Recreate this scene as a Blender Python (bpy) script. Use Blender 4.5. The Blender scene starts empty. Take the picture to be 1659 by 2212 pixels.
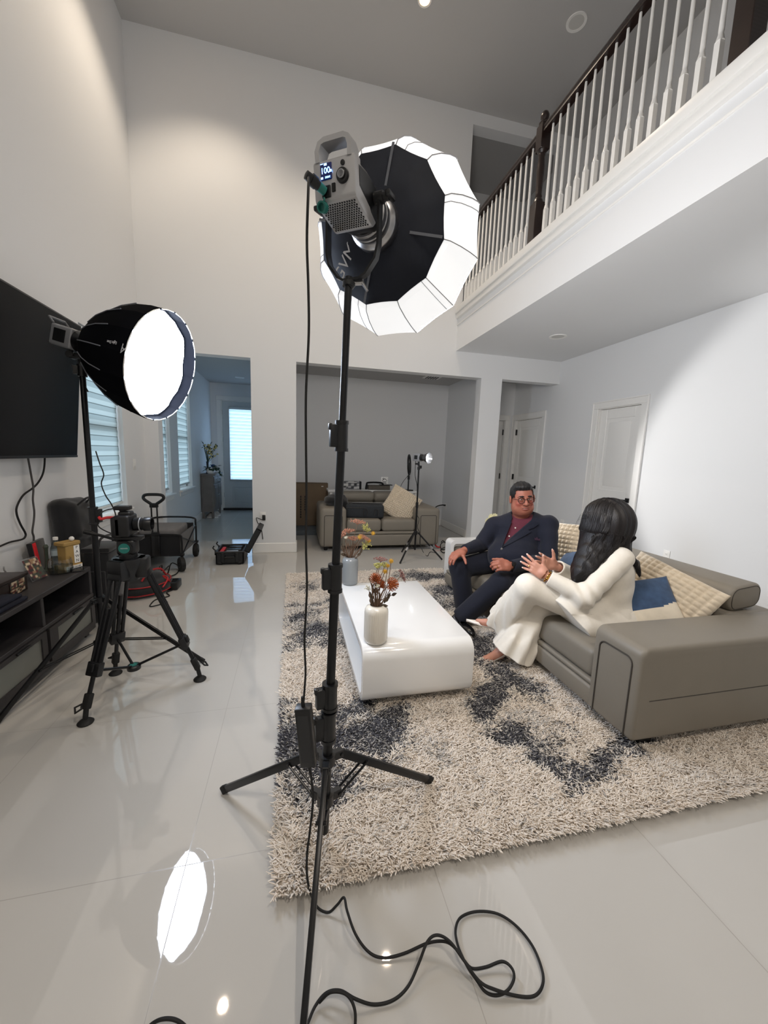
import bpy, bmesh, math, random
import numpy as np
from mathutils import Vector, Matrix, Quaternion
random.seed(7); RNG = np.random.default_rng(7)
COL = bpy.context.scene.collection
PI = math.pi
def V(*a): return Vector(a[0]) if len(a) == 1 else Vector(a)

# ---------------------------------------------------------------- camera geometry (photo 1659 x 2212)
CAMH = 1.37; FPX = 830.0; PCX, PCY = 829.5, 1106.0
_d = np.array([634-PCX, 977-PCY, FPX]); _d /= np.linalg.norm(_d)
_v = np.array([630-PCX, 6750-PCY, FPX]); _v -= _d*_v.dot(_d); _v /= np.linalg.norm(_v)
_r = np.cross(_v, _d)
if _r[0] < 0: _r = -_r
CAMR = np.array([_r, _d, -_v])
def at(px, py, x=None, y=None, z=None):
    """world point seen at photo pixel (px, py) on the plane x=, y= or z="""
    q = CAMR @ np.array([px-PCX, py-PCY, FPX])
    t = x/q[0] if x is not None else (y/q[1] if y is not None else (z-CAMH)/q[2])
    return Vector((q[0]*t, q[1]*t, CAMH+q[2]*t))

# ---------------------------------------------------------------- materials
def s2l(c): return tuple(((v/255)/12.92 if v/255 <= .04045 else ((v/255+.055)/1.055)**2.4) for v in c)
def mat(name, col, rough=.5, metal=0., spec=.5, ior=1.5, nscale=0., namt=0., bscale=0., bstr=0., bdist=.002,
        emit=None, estr=0., coat=0., sheen=0., trans=0., alpha=1., col2=None, wave=None, sss=0.):
    m = bpy.data.materials.new(name); m.use_nodes = True
    nt = m.node_tree; N = nt.nodes; L = nt.links; b = N['Principled BSDF']
    c = (*s2l(col), 1)
    b.inputs['Base Color'].default_value = c
    b.inputs['Roughness'].default_value = rough; b.inputs['Metallic'].default_value = metal
    b.inputs['Specular IOR Level'].default_value = spec; b.inputs['IOR'].default_value = ior
    b.inputs['Coat Weight'].default_value = coat; b.inputs['Coat Roughness'].default_value = .05
    b.inputs['Sheen Weight'].default_value = sheen
    b.inputs['Transmission Weight'].default_value = trans; b.inputs['Alpha'].default_value = alpha
    if sss: b.inputs['Subsurface Weight'].default_value = sss; b.inputs['Subsurface Scale'].default_value = .01
    if emit: b.inputs['Emission Color'].default_value = (*s2l(emit), 1); b.inputs['Emission Strength'].default_value = estr
    tc = None
    if nscale or bscale:
        tc = N.new('ShaderNodeTexCoord')
    if nscale:
        n = N.new('ShaderNodeTexNoise'); n.inputs['Scale'].default_value = nscale; n.inputs['Detail'].default_value = 4
        L.new(tc.outputs['Object'], n.inputs['Vector'])
        mx = N.new('ShaderNodeMix'); mx.data_type = 'RGBA'
        cr = N.new('ShaderNodeMapRange'); cr.inputs['From Min'].default_value = .3; cr.inputs['From Max'].default_value = .7
        L.new(n.outputs['Fac'], cr.inputs['Value']); L.new(cr.outputs['Result'], mx.inputs['Factor'])
        c2 = s2l(col2) if col2 else tuple(v*(1-namt) for v in c[:3])
        mx.inputs['A'].default_value = c; mx.inputs['B'].default_value = (*c2, 1)
        L.new(mx.outputs['Result'], b.inputs['Base Color'])
    if bscale:
        if wave:
            n2 = N.new('ShaderNodeTexWave'); n2.bands_direction = wave; n2.inputs['Distortion'].default_value = 1.0
        else:
            n2 = N.new('ShaderNodeTexNoise'); n2.inputs['Detail'].default_value = 3
        n2.inputs['Scale'].default_value = bscale
        L.new(tc.outputs['Object'], n2.inputs['Vector'])
        bp = N.new('ShaderNodeBump'); bp.inputs['Strength'].default_value = bstr; bp.inputs['Distance'].default_value = bdist
        L.new(n2.outputs['Fac'], bp.inputs['Height']); L.new(bp.outputs['Normal'], b.inputs['Normal'])
    return m
def attr_mat(name, attr='tint', rough=.6, sheen=0., sss=0., spec=.5, bscale=0., bstr=0., bdist=.002):
    """material whose colour is the dye / pigment stored per vertex"""
    m = mat(name, (128, 128, 128), rough, sheen=sheen, sss=sss, spec=spec, bscale=bscale, bstr=bstr, bdist=bdist)
    nt = m.node_tree; a = nt.nodes.new('ShaderNodeAttribute'); a.attribute_name = attr
    nt.links.new(a.outputs['Color'], nt.nodes['Principled BSDF'].inputs['Base Color'])
    return m

def hair_mat(name, col, rough, sc):
    m = mat(name, col, rough, spec=.45); nt = m.node_tree; N = nt.nodes; L = nt.links; b = N['Principled BSDF']
    tc = N.new('ShaderNodeTexCoord'); mp = N.new('ShaderNodeMapping'); mp.inputs['Scale'].default_value = sc; L.new(tc.outputs['Object'], mp.inputs['Vector'])
    n = N.new('ShaderNodeTexNoise'); n.inputs['Scale'].default_value = 1; n.inputs['Detail'].default_value = 4; L.new(mp.outputs[0], n.inputs['Vector'])
    bp = N.new('ShaderNodeBump'); bp.inputs['Strength'].default_value = .55; bp.inputs['Distance'].default_value = .004; L.new(n.outputs['Fac'], bp.inputs['Height']); L.new(bp.outputs['Normal'], b.inputs['Normal'])
    mx = N.new('ShaderNodeMix'); mx.data_type = 'RGBA'; c = s2l(col); mx.inputs['A'].default_value = (*[v*.5 for v in c], 1); mx.inputs['B'].default_value = (*[v*1.9 for v in c], 1); L.new(n.outputs['Fac'], mx.inputs['Factor']); L.new(mx.outputs['Result'], b.inputs['Base Color'])
    return m
# ---------------------------------------------------------------- objects
def wloc(o):
    p = Vector((0, 0, 0))
    while o is not None: p = p + o.location; o = o.parent
    return p
def tag(o, label=None, cat=None, group=None, kind=None):
    if label: o['label'] = label
    if cat: o['category'] = cat
    if group: o['group'] = group
    if kind: o['kind'] = kind
    return o
def thing(name, label, cat, loc=(0, 0, 0), group=None, kind=None):
    o = bpy.data.objects.new(name, None); COL.objects.link(o); o.location = Vector(loc); o.empty_display_size = .05
    return tag(o, label, cat, group, kind)
def dup(root, loc=None, rz=None, label=None, group=None):
    c = root.copy(); COL.objects.link(c)
    if loc is not None: c.location = Vector(loc)
    if rz is not None: c.rotation_euler = (0, 0, rz)
    if label: c['label'] = label
    if group: c['group'] = group
    def rec(src, dst):
        for ch in list(src.children):
            k = ch.copy(); COL.objects.link(k); k.parent = dst; rec(ch, k)
    rec(root, c)
    return c
def mesh_obj(name, vs, fs, m, parent=None, sharp=35, smooth=True, tint=None, kind=None, label=None):
    """one mesh object; vertices are given in world space"""
    off = np.array(wloc(parent)) if parent else np.zeros(3)
    me = bpy.data.meshes.new(name)
    va = np.asarray(vs, float)-off
    me.from_pydata([tuple(v) for v in va] if not isinstance(vs, np.ndarray) else va.tolist(), [], fs if not isinstance(fs, np.ndarray) else fs.tolist())
    me.update()
    if smooth:
        me.polygons.foreach_set('use_smooth', [True]*len(me.polygons))
        if sharp: me.set_sharp_from_angle(angle=math.radians(sharp))
    if tint is not None:
        ca = me.color_attributes.new('tint', 'FLOAT_COLOR', 'POINT')
        t4 = np.ones((len(va), 4)); t4[:, :3] = tint
        ca.data.foreach_set('color', t4.ravel())
    if m: me.materials.append(m)
    o = bpy.data.objects.new(name, me); COL.objects.link(o)
    if parent: o.parent = parent
    if kind: o['kind'] = kind
    if label: o['label'] = label
    return o

def frame(o, x=None, z=None, y=None):
    """4x4 matrix with origin o, local z along z and x roughly along x"""
    o = Vector(o); z = Vector(z or (0, 0, 1)).normalized()
    x = Vector(x) if x is not None else (Vector((1, 0, 0)) if abs(z.x) < .9 else Vector((0, 1, 0)))
    yv = z.cross(x).normalized(); x = yv.cross(z).normalized()
    return Matrix(((x.x, yv.x, z.x, o.x), (x.y, yv.y, z.y, o.y), (x.z, yv.z, z.z, o.z), (0, 0, 0, 1)))
def catmull(pts, n=8, closed=False):
    P = [Vector(p) for p in pts]; out = []
    N_ = len(P); rng = range(N_ if closed else N_-1)
    for i in rng:
        if closed: p0, p1, p2, p3 = P[(i-1) % N_], P[i], P[(i+1) % N_], P[(i+2) % N_]
        else: p0, p1, p2, p3 = P[max(i-1, 0)], P[i], P[i+1], P[min(i+2, N_-1)]
        for k in range(n):
            t = k/n
            out.append(.5*((2*p1)+(p2-p0)*t+(2*p0-5*p1+4*p2-p3)*t*t+(3*p1-p0-3*p2+p3)*t**3))
    if not closed: out.append(P[-1])
    return out

class MB:
    def __init__(s): s.v = []; s.f = []
    def add(s, vs, fs, M=None):
        o = len(s.v)
        s.v += [tuple(M @ Vector(v)) if M is not None else tuple(v) for v in vs]
        s.f += [tuple(i+o for i in f) for f in fs]
        return s
    def box(s, c, d, M=None):
        c = Vector(c); x, y, z = d[0]/2, d[1]/2, d[2]/2
        vs = [c+Vector((a*x, b*y, e*z)) for e in (-1, 1) for b in (-1, 1) for a in (-1, 1)]
        return s.add(vs, [(0, 2, 3, 1), (4, 5, 7, 6), (0, 1, 5, 4), (2, 6, 7, 3), (0, 4, 6, 2), (1, 3, 7, 5)], M)
    def box2(s, lo, hi, M=None):
        lo = Vector(lo); hi = Vector(hi); return s.box((lo+hi)/2, hi-lo, M)
    def rbox(s, c, d, r=.01, seg=2, M=None):
        bm = bmesh.new(); bmesh.ops.create_cube(bm, size=1)
        for v in bm.verts: v.co = Vector((v.co.x*d[0], v.co.y*d[1], v.co.z*d[2]))
        bmesh.ops.bevel(bm, geom=list(bm.edges), offset=min(r, min(d)*.49), segments=seg, profile=.5, affect='EDGES')
        T = Matrix.Translation(Vector(c))
        s.bm(bm, (M @ T) if M is not None else T); return s
    def rbox2(s, lo, hi, r=.01, seg=2, M=None):
        lo = Vector(lo); hi = Vector(hi); return s.rbox((lo+hi)/2, hi-lo, r, seg, M)
    def bm(s, bm, M=None):
        bm.verts.index_update()
        s.add([v.co.copy() for v in bm.verts], [[v.index for v in f.verts] for f in bm.faces], M); bm.free(); return s
    def tube(s, path, r, n=10, closed=False, M=None):
        P = [Vector(p) for p in path]; m = len(P)
        R = [r]*m if isinstance(r, (int, float)) else list(r)
        T = []
        for i in range(m):
            a = P[(i-1) % m] if (closed or i > 0) else P[i]; b = P[(i+1) % m] if (closed or i < m-1) else P[i]
            t = (b-a); T.append(t.normalized() if t.length > 1e-9 else Vector((0, 0, 1)))
        u = Vector((0, 0, 1)) if abs(T[0].z) < .9 else Vector((1, 0, 0))
        u = (u-T[0]*u.dot(T[0])).normalized(); vs = []; fs = []
        for i in range(m):
            if i:
                q = T[i-1].rotation_difference(T[i]); u = q @ u
                u = (u-T[i]*u.dot(T[i])).normalized()
            w = T[i].cross(u)
            for k in range(n):
                a = 2*PI*k/n; vs.append(P[i]+(u*math.cos(a)+w*math.sin(a))*R[i])
        for i in range(m if closed else m-1):
            j = (i+1) % m
            for k in range(n):
                k2 = (k+1) % n; fs.append((i*n+k, i*n+k2, j*n+k2, j*n+k))
        if not closed:
            fs.append(tuple(range(n-1, -1, -1))); fs.append(tuple((m-1)*n+k for k in range(n)))
        return s.add(vs, fs, M)
    def cyl(s, p, q, r, r2=None, n=16, M=None):
        return s.tube([p, q], [r, r if r2 is None else r2], n, M=M)
    def lathe(s, prof, M=None, n=32, closed=False, rf=None):
        """profile [(r, z)] turned about local z; rf(angle, z) scales the radius"""
        vs = []; fs = []; m = len(prof)
        for (r, z) in prof:
            for k in range(n):
                a = 2*PI*k/n; q = r*(rf(a, z) if rf else 1); vs.append((q*math.cos(a), q*math.sin(a), z))
        for i in range(m-1 if not closed else m):
            j = (i+1) % m
            for k in range(n):
                k2 = (k+1) % n; fs.append((i*n+k, i*n+k2, j*n+k2, j*n+k))
        if not closed:
            if prof[0][0] > 1e-6: fs.append(tuple(range(n-1, -1, -1)))
            if prof[-1][0] > 1e-6: fs.append(tuple((m-1)*n+k for k in range(n)))
        return s.add(vs, fs, M)
    def prism(s, poly, h, M=None):
        """polygon (x, y) extruded h along local z"""
        n = len(poly); vs = [(x, y, 0) for x, y in poly]+[(x, y, h) for x, y in poly]
        fs = [tuple(range(n-1, -1, -1)), tuple(range(n, 2*n))]+[(i, (i+1) % n, n+(i+1) % n, n+i) for i in range(n)]
        return s.add(vs, fs, M)
    def ring(s, outer, inner, h, M=None):
        """two matched outlines, extruded: a hollow frame"""
        n = len(outer); vs = [(x, y, 0) for x, y in outer]+[(x, y, 0) for x, y in inner]+[(x, y, h) for x, y in outer]+[(x, y, h) for x, y in inner]
        fs = []
        for i in range(n):
            j = (i+1) % n
            fs += [(i, n+i, n+j, j), (2*n+i, 2*n+j, 3*n+j, 3*n+i), (i, j, 2*n+j, 2*n+i), (n+i, 3*n+i, 3*n+j, n+j)]
        return s.add(vs, fs, M)
    def ball(s, c, r, n=12, M=None):
        r = (r, r, r) if isinstance(r, (int, float)) else r
        vs = []; fs = []; m = max(4, n//2)
        for i in range(m+1):
            th = PI*i/m
            for k in range(n):
                a = 2*PI*k/n; vs.append((c[0]+r[0]*math.sin(th)*math.cos(a), c[1]+r[1]*math.sin(th)*math.sin(a), c[2]+r[2]*math.cos(th)))
        for i in range(m):
            for k in range(n):
                k2 = (k+1) % n
                if i == 0: fs.append((k, (i+1)*n+k, (i+1)*n+k2))
                elif i == m-1: fs.append((i*n+k, (i+1)*n+k, i*n+k2))
                else: fs.append((i*n+k, (i+1)*n+k, (i+1)*n+k2, i*n+k2))
        return s.add(vs, fs, M)
    def grid(s, fn, nu, nv):
        vs = [fn(i/nu, j/nv) for j in range(nv+1) for i in range(nu+1)]
        fs = [(j*(nu+1)+i, j*(nu+1)+i+1, (j+1)*(nu+1)+i+1, (j+1)*(nu+1)+i) for j in range(nv) for i in range(nu)]
        return s.add(vs, fs)
    def build(s, name, m, parent=None, sharp=35, smooth=True, kind=None, label=None):
        return mesh_obj(name, s.v, s.f, m, parent, sharp, smooth, None, kind, label)
def rrect(w, h, r, n=5, cx=0., cy=0.):
    out = []
    r = min(r, w/2-1e-4, h/2-1e-4)
    for (sx, sy, a0) in ((1, 1, 0), (-1, 1, 90), (-1, -1, 180), (1, -1, 270)):
        for k in range(n+1):
            a = math.radians(a0+90*k/n); out.append((cx+sx*(w/2-r)+r*math.cos(a), cy+sy*(h/2-r)+r*math.sin(a)))
    return out
_TXT = {}
def text(name, s, size, m, M, parent=None, depth=.001, shear=0., align='CENTER', label=None):
    cu = bpy.data.curves.new(name, 'FONT'); cu.body = s; cu.size = size; cu.extrude = depth/2; cu.shear = shear
    cu.align_x = align; cu.align_y = 'CENTER'; cu.resolution_u = 3
    o = bpy.data.objects.new(name, cu); COL.objects.link(o)
    dg = bpy.context.evaluated_depsgraph_get(); dg.update()
    me = bpy.data.meshes.new_from_object(o.evaluated_get(dg)); bpy.data.objects.remove(o)
    vs = [M @ v.co for v in me.vertices]; fs = [tuple(p.vertices) for p in me.polygons]
    bpy.data.meshes.remove(me)
    return mesh_obj(name, vs, fs, m, parent, None, False, label=label)

# ---------------------------------------------------------------- implicit surfaces (smooth organic bodies and cloth)
def n3(p): return np.asarray(p, float)
def seg(p, a, b):
    a = n3(a); b = n3(b); ab = b-a; t = np.clip(((p-a) @ ab)/max(ab @ ab, 1e-12), 0, 1)
    return np.linalg.norm(p-a-t[..., None]*ab, axis=-1), t
def cone(p, a, b, ra, rb):
    d, t = seg(p, a, b); return d-(ra+(rb-ra)*t)
def chain(p, pts, rs, k=.0):
    d = None
    for i in range(len(pts)-1):
        e = cone(p, pts[i], pts[i+1], rs[i], rs[i+1]); d = e if d is None else (np.minimum(d, e) if not k else smin(d, e, k))
    return d
def ell(p, c, r, R=None):
    q = p-n3(c)
    if R is not None: q = q @ np.asarray(R)
    r = n3(r); k0 = np.linalg.norm(q/r, axis=-1); k1 = np.linalg.norm(q/(r*r), axis=-1)
    return k0*(k0-1)/np.maximum(k1, 1e-9)
def rbx(p, c, h, r=0., R=None):
    q = p-n3(c)
    if R is not None: q = q @ np.asarray(R)
    q = np.abs(q)-(n3(h)-r)
    return np.linalg.norm(np.maximum(q, 0), axis=-1)+np.minimum(q.max(-1), 0)-r
def smin(a, b, k):
    h = np.clip(.5+.5*(b-a)/k, 0, 1); return b+(a-b)*h-k*h*(1-h)
def smax(a, b, k): return -smin(-a, -b, k)
def plane(p, o, n):
    n = n3(n)/np.linalg.norm(n); return (p-n3(o)) @ n
def basis(x=None, z=None):
    """columns x, y, z"""
    M = frame((0, 0, 0), x, z); return np.array([[M[i][j] for j in range(3)] for i in range(3)])
def surface(f, lo, hi, h, B=8):
    """surface nets of f<0 inside lo..hi with cell h, evaluated only in blocks near the surface"""
    lo = n3(lo); hi = n3(hi); nb = np.ceil((hi-lo)/(h*B)).astype(int)
    I = np.stack(np.meshgrid(*[np.arange(k) for k in nb], indexing='ij'), -1).reshape(-1, 3)
    cen = lo+(I+.5)*h*B
    I = I[np.abs(f(cen)) < h*B*1.35]
    g = np.arange(B+1); G = np.stack(np.meshgrid(g, g, g, indexing='ij'), -1).reshape(-1, 3)
    VK = []; VP = []; Q = []
    S = [int(k*B+2) for k in nb]
    key = lambda c: (c[..., 0]*S[1]+c[..., 1])*S[2]+c[..., 2]
    for s0 in range(0, len(I), 256):
        Ib = I[s0:s0+256]; C_ = Ib[:, None, :]*B+G[None]
        val = f((lo+C_*h).reshape(-1, 3)).reshape(len(Ib), B+1, B+1, B+1)
        val = np.where(val == 0, 1e-9, val)
        sg = val < 0
        corners = [sg[:, a:a+B, b:b+B, c:c+B] for a in (0, 1) for b in (0, 1) for c in (0, 1)]
        cnt = sum(x.astype(int) for x in corners)
        act = (cnt > 0) & (cnt < 8)
        acc = np.zeros(act.shape+(3,)); num = np.zeros(act.shape)
        for ax in range(3):
            for u in (0, 1):
                for w in (0, 1):
                    o0 = [0, 0, 0]; oth = [k for k in range(3) if k != ax]; o0[oth[0]] = u; o0[oth[1]] = w
                    o1 = list(o0); o1[ax] = 1
                    a = val[:, o0[0]:o0[0]+B, o0[1]:o0[1]+B, o0[2]:o0[2]+B]; b = val[:, o1[0]:o1[0]+B, o1[1]:o1[1]+B, o1[2]:o1[2]+B]
                    cr = (a < 0) != (b < 0); t = np.where(cr, a/np.where(cr, a-b, 1), 0)
                    for k in range(3): acc[..., k] += np.where(cr, (t if k == ax else o0[k]), 0)
                    num += cr
        idx = np.argwhere(act); cell = Ib[idx[:, 0]]*B+idx[:, 1:]
        VK.append(key(cell)); VP.append(lo+(cell+acc[act]/num[act][:, None])*h)
        for ax in range(3):
            sl0 = [slice(0, B)]*3; sl1 = [slice(0, B)]*3; sl1[ax] = slice(1, B+1)
            a = sg[(slice(None), *sl0)]; b = sg[(slice(None), *sl1)]
            e = np.argwhere(a != b); c0 = Ib[e[:, 0]]*B+e[:, 1:]
            fl = a[a != b]; o1 = (ax+1) % 3; o2 = (ax+2) % 3
            e1 = np.zeros(3, int); e1[o1] = 1; e2 = np.zeros(3, int); e2[o2] = 1
            q = np.stack([key(c0-e1-e2), key(c0-e2), key(c0), key(c0-e1)], 1)
            q[~fl] = q[~fl][:, ::-1]; Q.append(q)
    VK = np.concatenate(VK); VP = np.concatenate(VP); Q = np.concatenate(Q)
    o = np.argsort(VK); VK = VK[o]; VP = VP[o]
    ii = np.searchsorted(VK, Q); ii = np.clip(ii, 0, len(VK)-1); ok = (VK[ii] == Q).all(1)
    return VP, ii[ok]
def tri_clean(vs, fs):
    return vs, [tuple(f) for f in fs.tolist()]
def largest(vs, fs):
    """keep the biggest connected piece"""
    n = len(vs); p = np.arange(n)
    e = np.concatenate([fs[:, [0, 1]], fs[:, [1, 2]], fs[:, [2, 3]]])
    for _ in range(400):
        m = np.minimum(p[e[:, 0]], p[e[:, 1]]); q = p.copy(); np.minimum.at(q, e[:, 0], m); np.minimum.at(q, e[:, 1], m); q = q[q]
        if (q == p).all(): break
        p = q
    lab, cnt = np.unique(p, return_counts=True); k = lab[np.argmax(cnt)]; keep = p == k
    new = np.cumsum(keep)-1
    return vs[keep], new[fs[keep[fs].all(1)]]
def implicit(name, f, lo, hi, h, m, parent, tint=None, label=None, kind=None, big=True):
    vs, fs = surface(f, lo, hi, h)
    if big: vs, fs = largest(vs, fs)
    return mesh_obj(name, vs, fs, m, parent, None, True, tint(vs) if tint else None, kind, label)
# ================================================================ MATERIALS
def glass_mat(name, tint=(255, 255, 255), gl=.08):
    m = bpy.data.materials.new(name); m.use_nodes = True; nt = m.node_tree; N = nt.nodes; L = nt.links
    N.remove(N['Principled BSDF']); out = N['Material Output']
    t = N.new('ShaderNodeBsdfTransparent'); t.inputs['Color'].default_value = (*s2l(tint), 1)
    g = N.new('ShaderNodeBsdfGlossy'); g.inputs['Roughness'].default_value = .02
    fr = N.new('ShaderNodeLayerWeight'); fr.inputs['Blend'].default_value = .25
    mr = N.new('ShaderNodeMapRange'); mr.inputs['To Min'].default_value = gl*.5; mr.inputs['To Max'].default_value = min(1, gl*7)
    mx = N.new('ShaderNodeMixShader')
    L.new(fr.outputs['Fresnel'], mr.inputs['Value']); L.new(mr.outputs['Result'], mx.inputs['Fac'])
    L.new(t.outputs[0], mx.inputs[1]); L.new(g.outputs[0], mx.inputs[2]); L.new(mx.outputs[0], out.inputs['Surface'])
    return m
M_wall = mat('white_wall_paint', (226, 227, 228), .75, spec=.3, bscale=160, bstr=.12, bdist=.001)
M_ceil = mat('shaded_ceiling_paint', (186, 185, 184), .85, spec=.2, bscale=120, bstr=.15, bdist=.001)  # white ceiling toned grey: the weaker light up there is put into its colour
M_trim = mat('white_trim_paint', (236, 235, 232), .38, bscale=60, bstr=.02)
M_blk = mat('black_plastic', (17, 18, 21), .38, nscale=30, namt=.25)
M_blkm = mat('black_powder_coat', (20, 21, 24), .32, metal=.3, nscale=40, namt=.2)
M_blkf = mat('black_nylon', (15, 16, 21), .85, sheen=.3, nscale=60, namt=.3, bscale=400, bstr=.3, bdist=.0008)
M_rub = mat('black_rubber', (14, 14, 15), .7, nscale=50, namt=.2)
M_chr = mat('brushed_steel', (190, 190, 192), .28, metal=1, nscale=60, namt=.15)
M_silv = mat('silver_grey_plastic', (150, 152, 156), .35, metal=.25, nscale=20, namt=.05)
M_dwood = mat('dark_stained_wood', (44, 32, 29), .33, nscale=6, namt=.35, bscale=18, bstr=.06, wave='Z')
M_lac = mat('white_gloss_lacquer', (233, 233, 232), .16, coat=.6, nscale=3, namt=.01)
M_glass = glass_mat('clear_glass')
M_red = mat('red_strap', (196, 30, 34), .6, nscale=40, namt=.15)

def floor_mat():
    m = mat('polished_porcelain_tile', (188, 184, 177), .02, spec=.5, ior=1.72)
    nt = m.node_tree; N = nt.nodes; L = nt.links; b = N['Principled BSDF']
    def math_(op, a=None, c=None, v=None):
        n = N.new('ShaderNodeMath'); n.operation = op
        if a is not None: L.new(a, n.inputs[0])
        if c is not None: L.new(c, n.inputs[1])
        if v is not None: n.inputs[1].default_value = v
        return n.outputs[0]
    g = N.new('ShaderNodeNewGeometry'); sp = N.new('ShaderNodeSeparateXYZ'); L.new(g.outputs['Position'], sp.inputs[0])
    TX, TY = .81, .81
    u = math_('DIVIDE', math_('ADD', sp.outputs['X'], v=.348+TX*20), v=TX)
    w = math_('DIVIDE', math_('ADD', sp.outputs['Y'], v=-1.203+TY*20), v=TY)
    fu, fw = math_('FRACT', u), math_('FRACT', w)
    def edge(f, T):
        a = math_('MINIMUM', f, math_('SUBTRACT', None, f)); nd = a.node
        nd2 = N.new('ShaderNodeMath'); nd2.operation = 'SUBTRACT'; nd2.inputs[0].default_value = 1; L.new(f, nd2.inputs[1])
        mn = math_('MINIMUM', f, nd2.outputs[0]); return math_('MULTIPLY', mn, v=T)
    e = math_('MINIMUM', edge(fu, TX), edge(fw, TY))
    gr = N.new('ShaderNodeMapRange'); gr.inputs['From Min'].default_value = .0006; gr.inputs['From Max'].default_value = .0016
    L.new(e, gr.inputs['Value'])
    cid = N.new('ShaderNodeCombineXYZ'); L.new(math_('FLOOR', u), cid.inputs[0]); L.new(math_('FLOOR', w), cid.inputs[1])
    wn = N.new('ShaderNodeTexWhiteNoise'); L.new(cid.outputs[0], wn.inputs['Vector'])
    # every tile lies a hair out of level, as laid tiles do
    vs = N.new('ShaderNodeVectorMath'); vs.operation = 'SUBTRACT'; L.new(wn.outputs['Color'], vs.inputs[0]); vs.inputs[1].default_value = (.5, .5, .5)
    sc = N.new('ShaderNodeVectorMath'); sc.operation = 'MULTIPLY'; L.new(vs.outputs[0], sc.inputs[0]); sc.inputs[1].default_value = (.006, .006, 0)
    ns = N.new('ShaderNodeTexNoise'); ns.inputs['Scale'].default_value = 2.2; ns.inputs['Detail'].default_value = 1; L.new(g.outputs['Position'], ns.inputs['Vector'])
    v2 = N.new('ShaderNodeVectorMath'); v2.operation = 'SUBTRACT'; L.new(ns.outputs['Color'], v2.inputs[0]); v2.inputs[1].default_value = (.5, .5, .5)
    s2 = N.new('ShaderNodeVectorMath'); s2.operation = 'MULTIPLY'; L.new(v2.outputs[0], s2.inputs[0]); s2.inputs[1].default_value = (.012, .012, 0)
    ad = N.new('ShaderNodeVectorMath'); L.new(g.outputs['Normal'], ad.inputs[0]); L.new(sc.outputs[0], ad.inputs[1])
    ad2 = N.new('ShaderNodeVectorMath'); L.new(ad.outputs[0], ad2.inputs[0]); L.new(s2.outputs[0], ad2.inputs[1])
    nm = N.new('ShaderNodeVectorMath'); nm.operation = 'NORMALIZE'; L.new(ad2.outputs[0], nm.inputs[0]); L.new(nm.outputs[0], b.inputs['Normal'])
    n2 = N.new('ShaderNodeTexNoise'); n2.inputs['Scale'].default_value = 1.3; n2.inputs['Detail'].default_value = 5; L.new(g.outputs['Position'], n2.inputs['Vector'])
    mx = N.new('ShaderNodeMix'); mx.data_type = 'RGBA'; L.new(n2.outputs['Fac'], mx.inputs['Factor'])
    mx.inputs['A'].default_value = (*s2l((192, 190, 186)), 1); mx.inputs['B'].default_value = (*s2l((183, 181, 177)), 1)
    m2 = N.new('ShaderNodeMix'); m2.data_type = 'RGBA'; L.new(gr.outputs['Result'], m2.inputs['Factor'])
    m2.inputs['A'].default_value = (*s2l((148, 144, 138)), 1); L.new(mx.outputs['Result'], m2.inputs['B'])
    L.new(m2.outputs['Result'], b.inputs['Base Color'])
    rg = N.new('ShaderNodeMapRange'); rg.inputs['To Min'].default_value = .5; rg.inputs['To Max'].default_value = .02
    L.new(gr.outputs['Result'], rg.inputs['Value']); L.new(rg.outputs['Result'], b.inputs['Roughness'])
    return m
def blind_mat(name, z0, period, c_open, c_shut, tr):
    """zebra roller fabric: sheer and dense woven bands in turn"""
    m = bpy.data.materials.new(name); m.use_nodes = True; nt = m.node_tree; N = nt.nodes; L = nt.links
    N.remove(N['Principled BSDF']); out = N['Material Output']
    g = N.new('ShaderNodeNewGeometry'); sp = N.new('ShaderNodeSeparateXYZ'); L.new(g.outputs['Position'], sp.inputs[0])
    a = N.new('ShaderNodeMath'); a.operation = 'SUBTRACT'; L.new(sp.outputs['Z'], a.inputs[0]); a.inputs[1].default_value = z0
    d = N.new('ShaderNodeMath'); d.operation = 'DIVIDE'; L.new(a.outputs[0], d.inputs[0]); d.inputs[1].default_value = period
    f = N.new('ShaderNodeMath'); f.operation = 'FRACT'; L.new(d.outputs[0], f.inputs[0])
    r = N.new('ShaderNodeValToRGB'); r.color_ramp.interpolation = 'LINEAR'
    es = r.color_ramp.elements; es[0].position = 0; es[0].color = (*s2l(c_open), 1); es[1].position = 1; es[1].color = (*s2l(c_open), 1)
    dark = tuple(int(v*.62) for v in c_shut)  # thin shadow line at each band edge, painted into the fabric colour
    for pos, c in ((.42, c_open), (.46, c_shut), (.9, c_shut), (.94, dark), (.985, dark)):
        e = es.new(pos); e.color = (*s2l(c), 1)
    L.new(f.outputs[0], r.inputs['Fac'])
    t = N.new('ShaderNodeBsdfTranslucent'); df = N.new('ShaderNodeBsdfDiffuse'); mx = N.new('ShaderNodeMixShader'); mx.inputs['Fac'].default_value = tr
    L.new(r.outputs['Color'], t.inputs['Color']); L.new(r.outputs['Color'], df.inputs['Color'])
    L.new(df.outputs[0], mx.inputs[1]); L.new(t.outputs[0], mx.inputs[2]); L.new(mx.outputs[0], out.inputs['Surface'])
    return m

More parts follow.
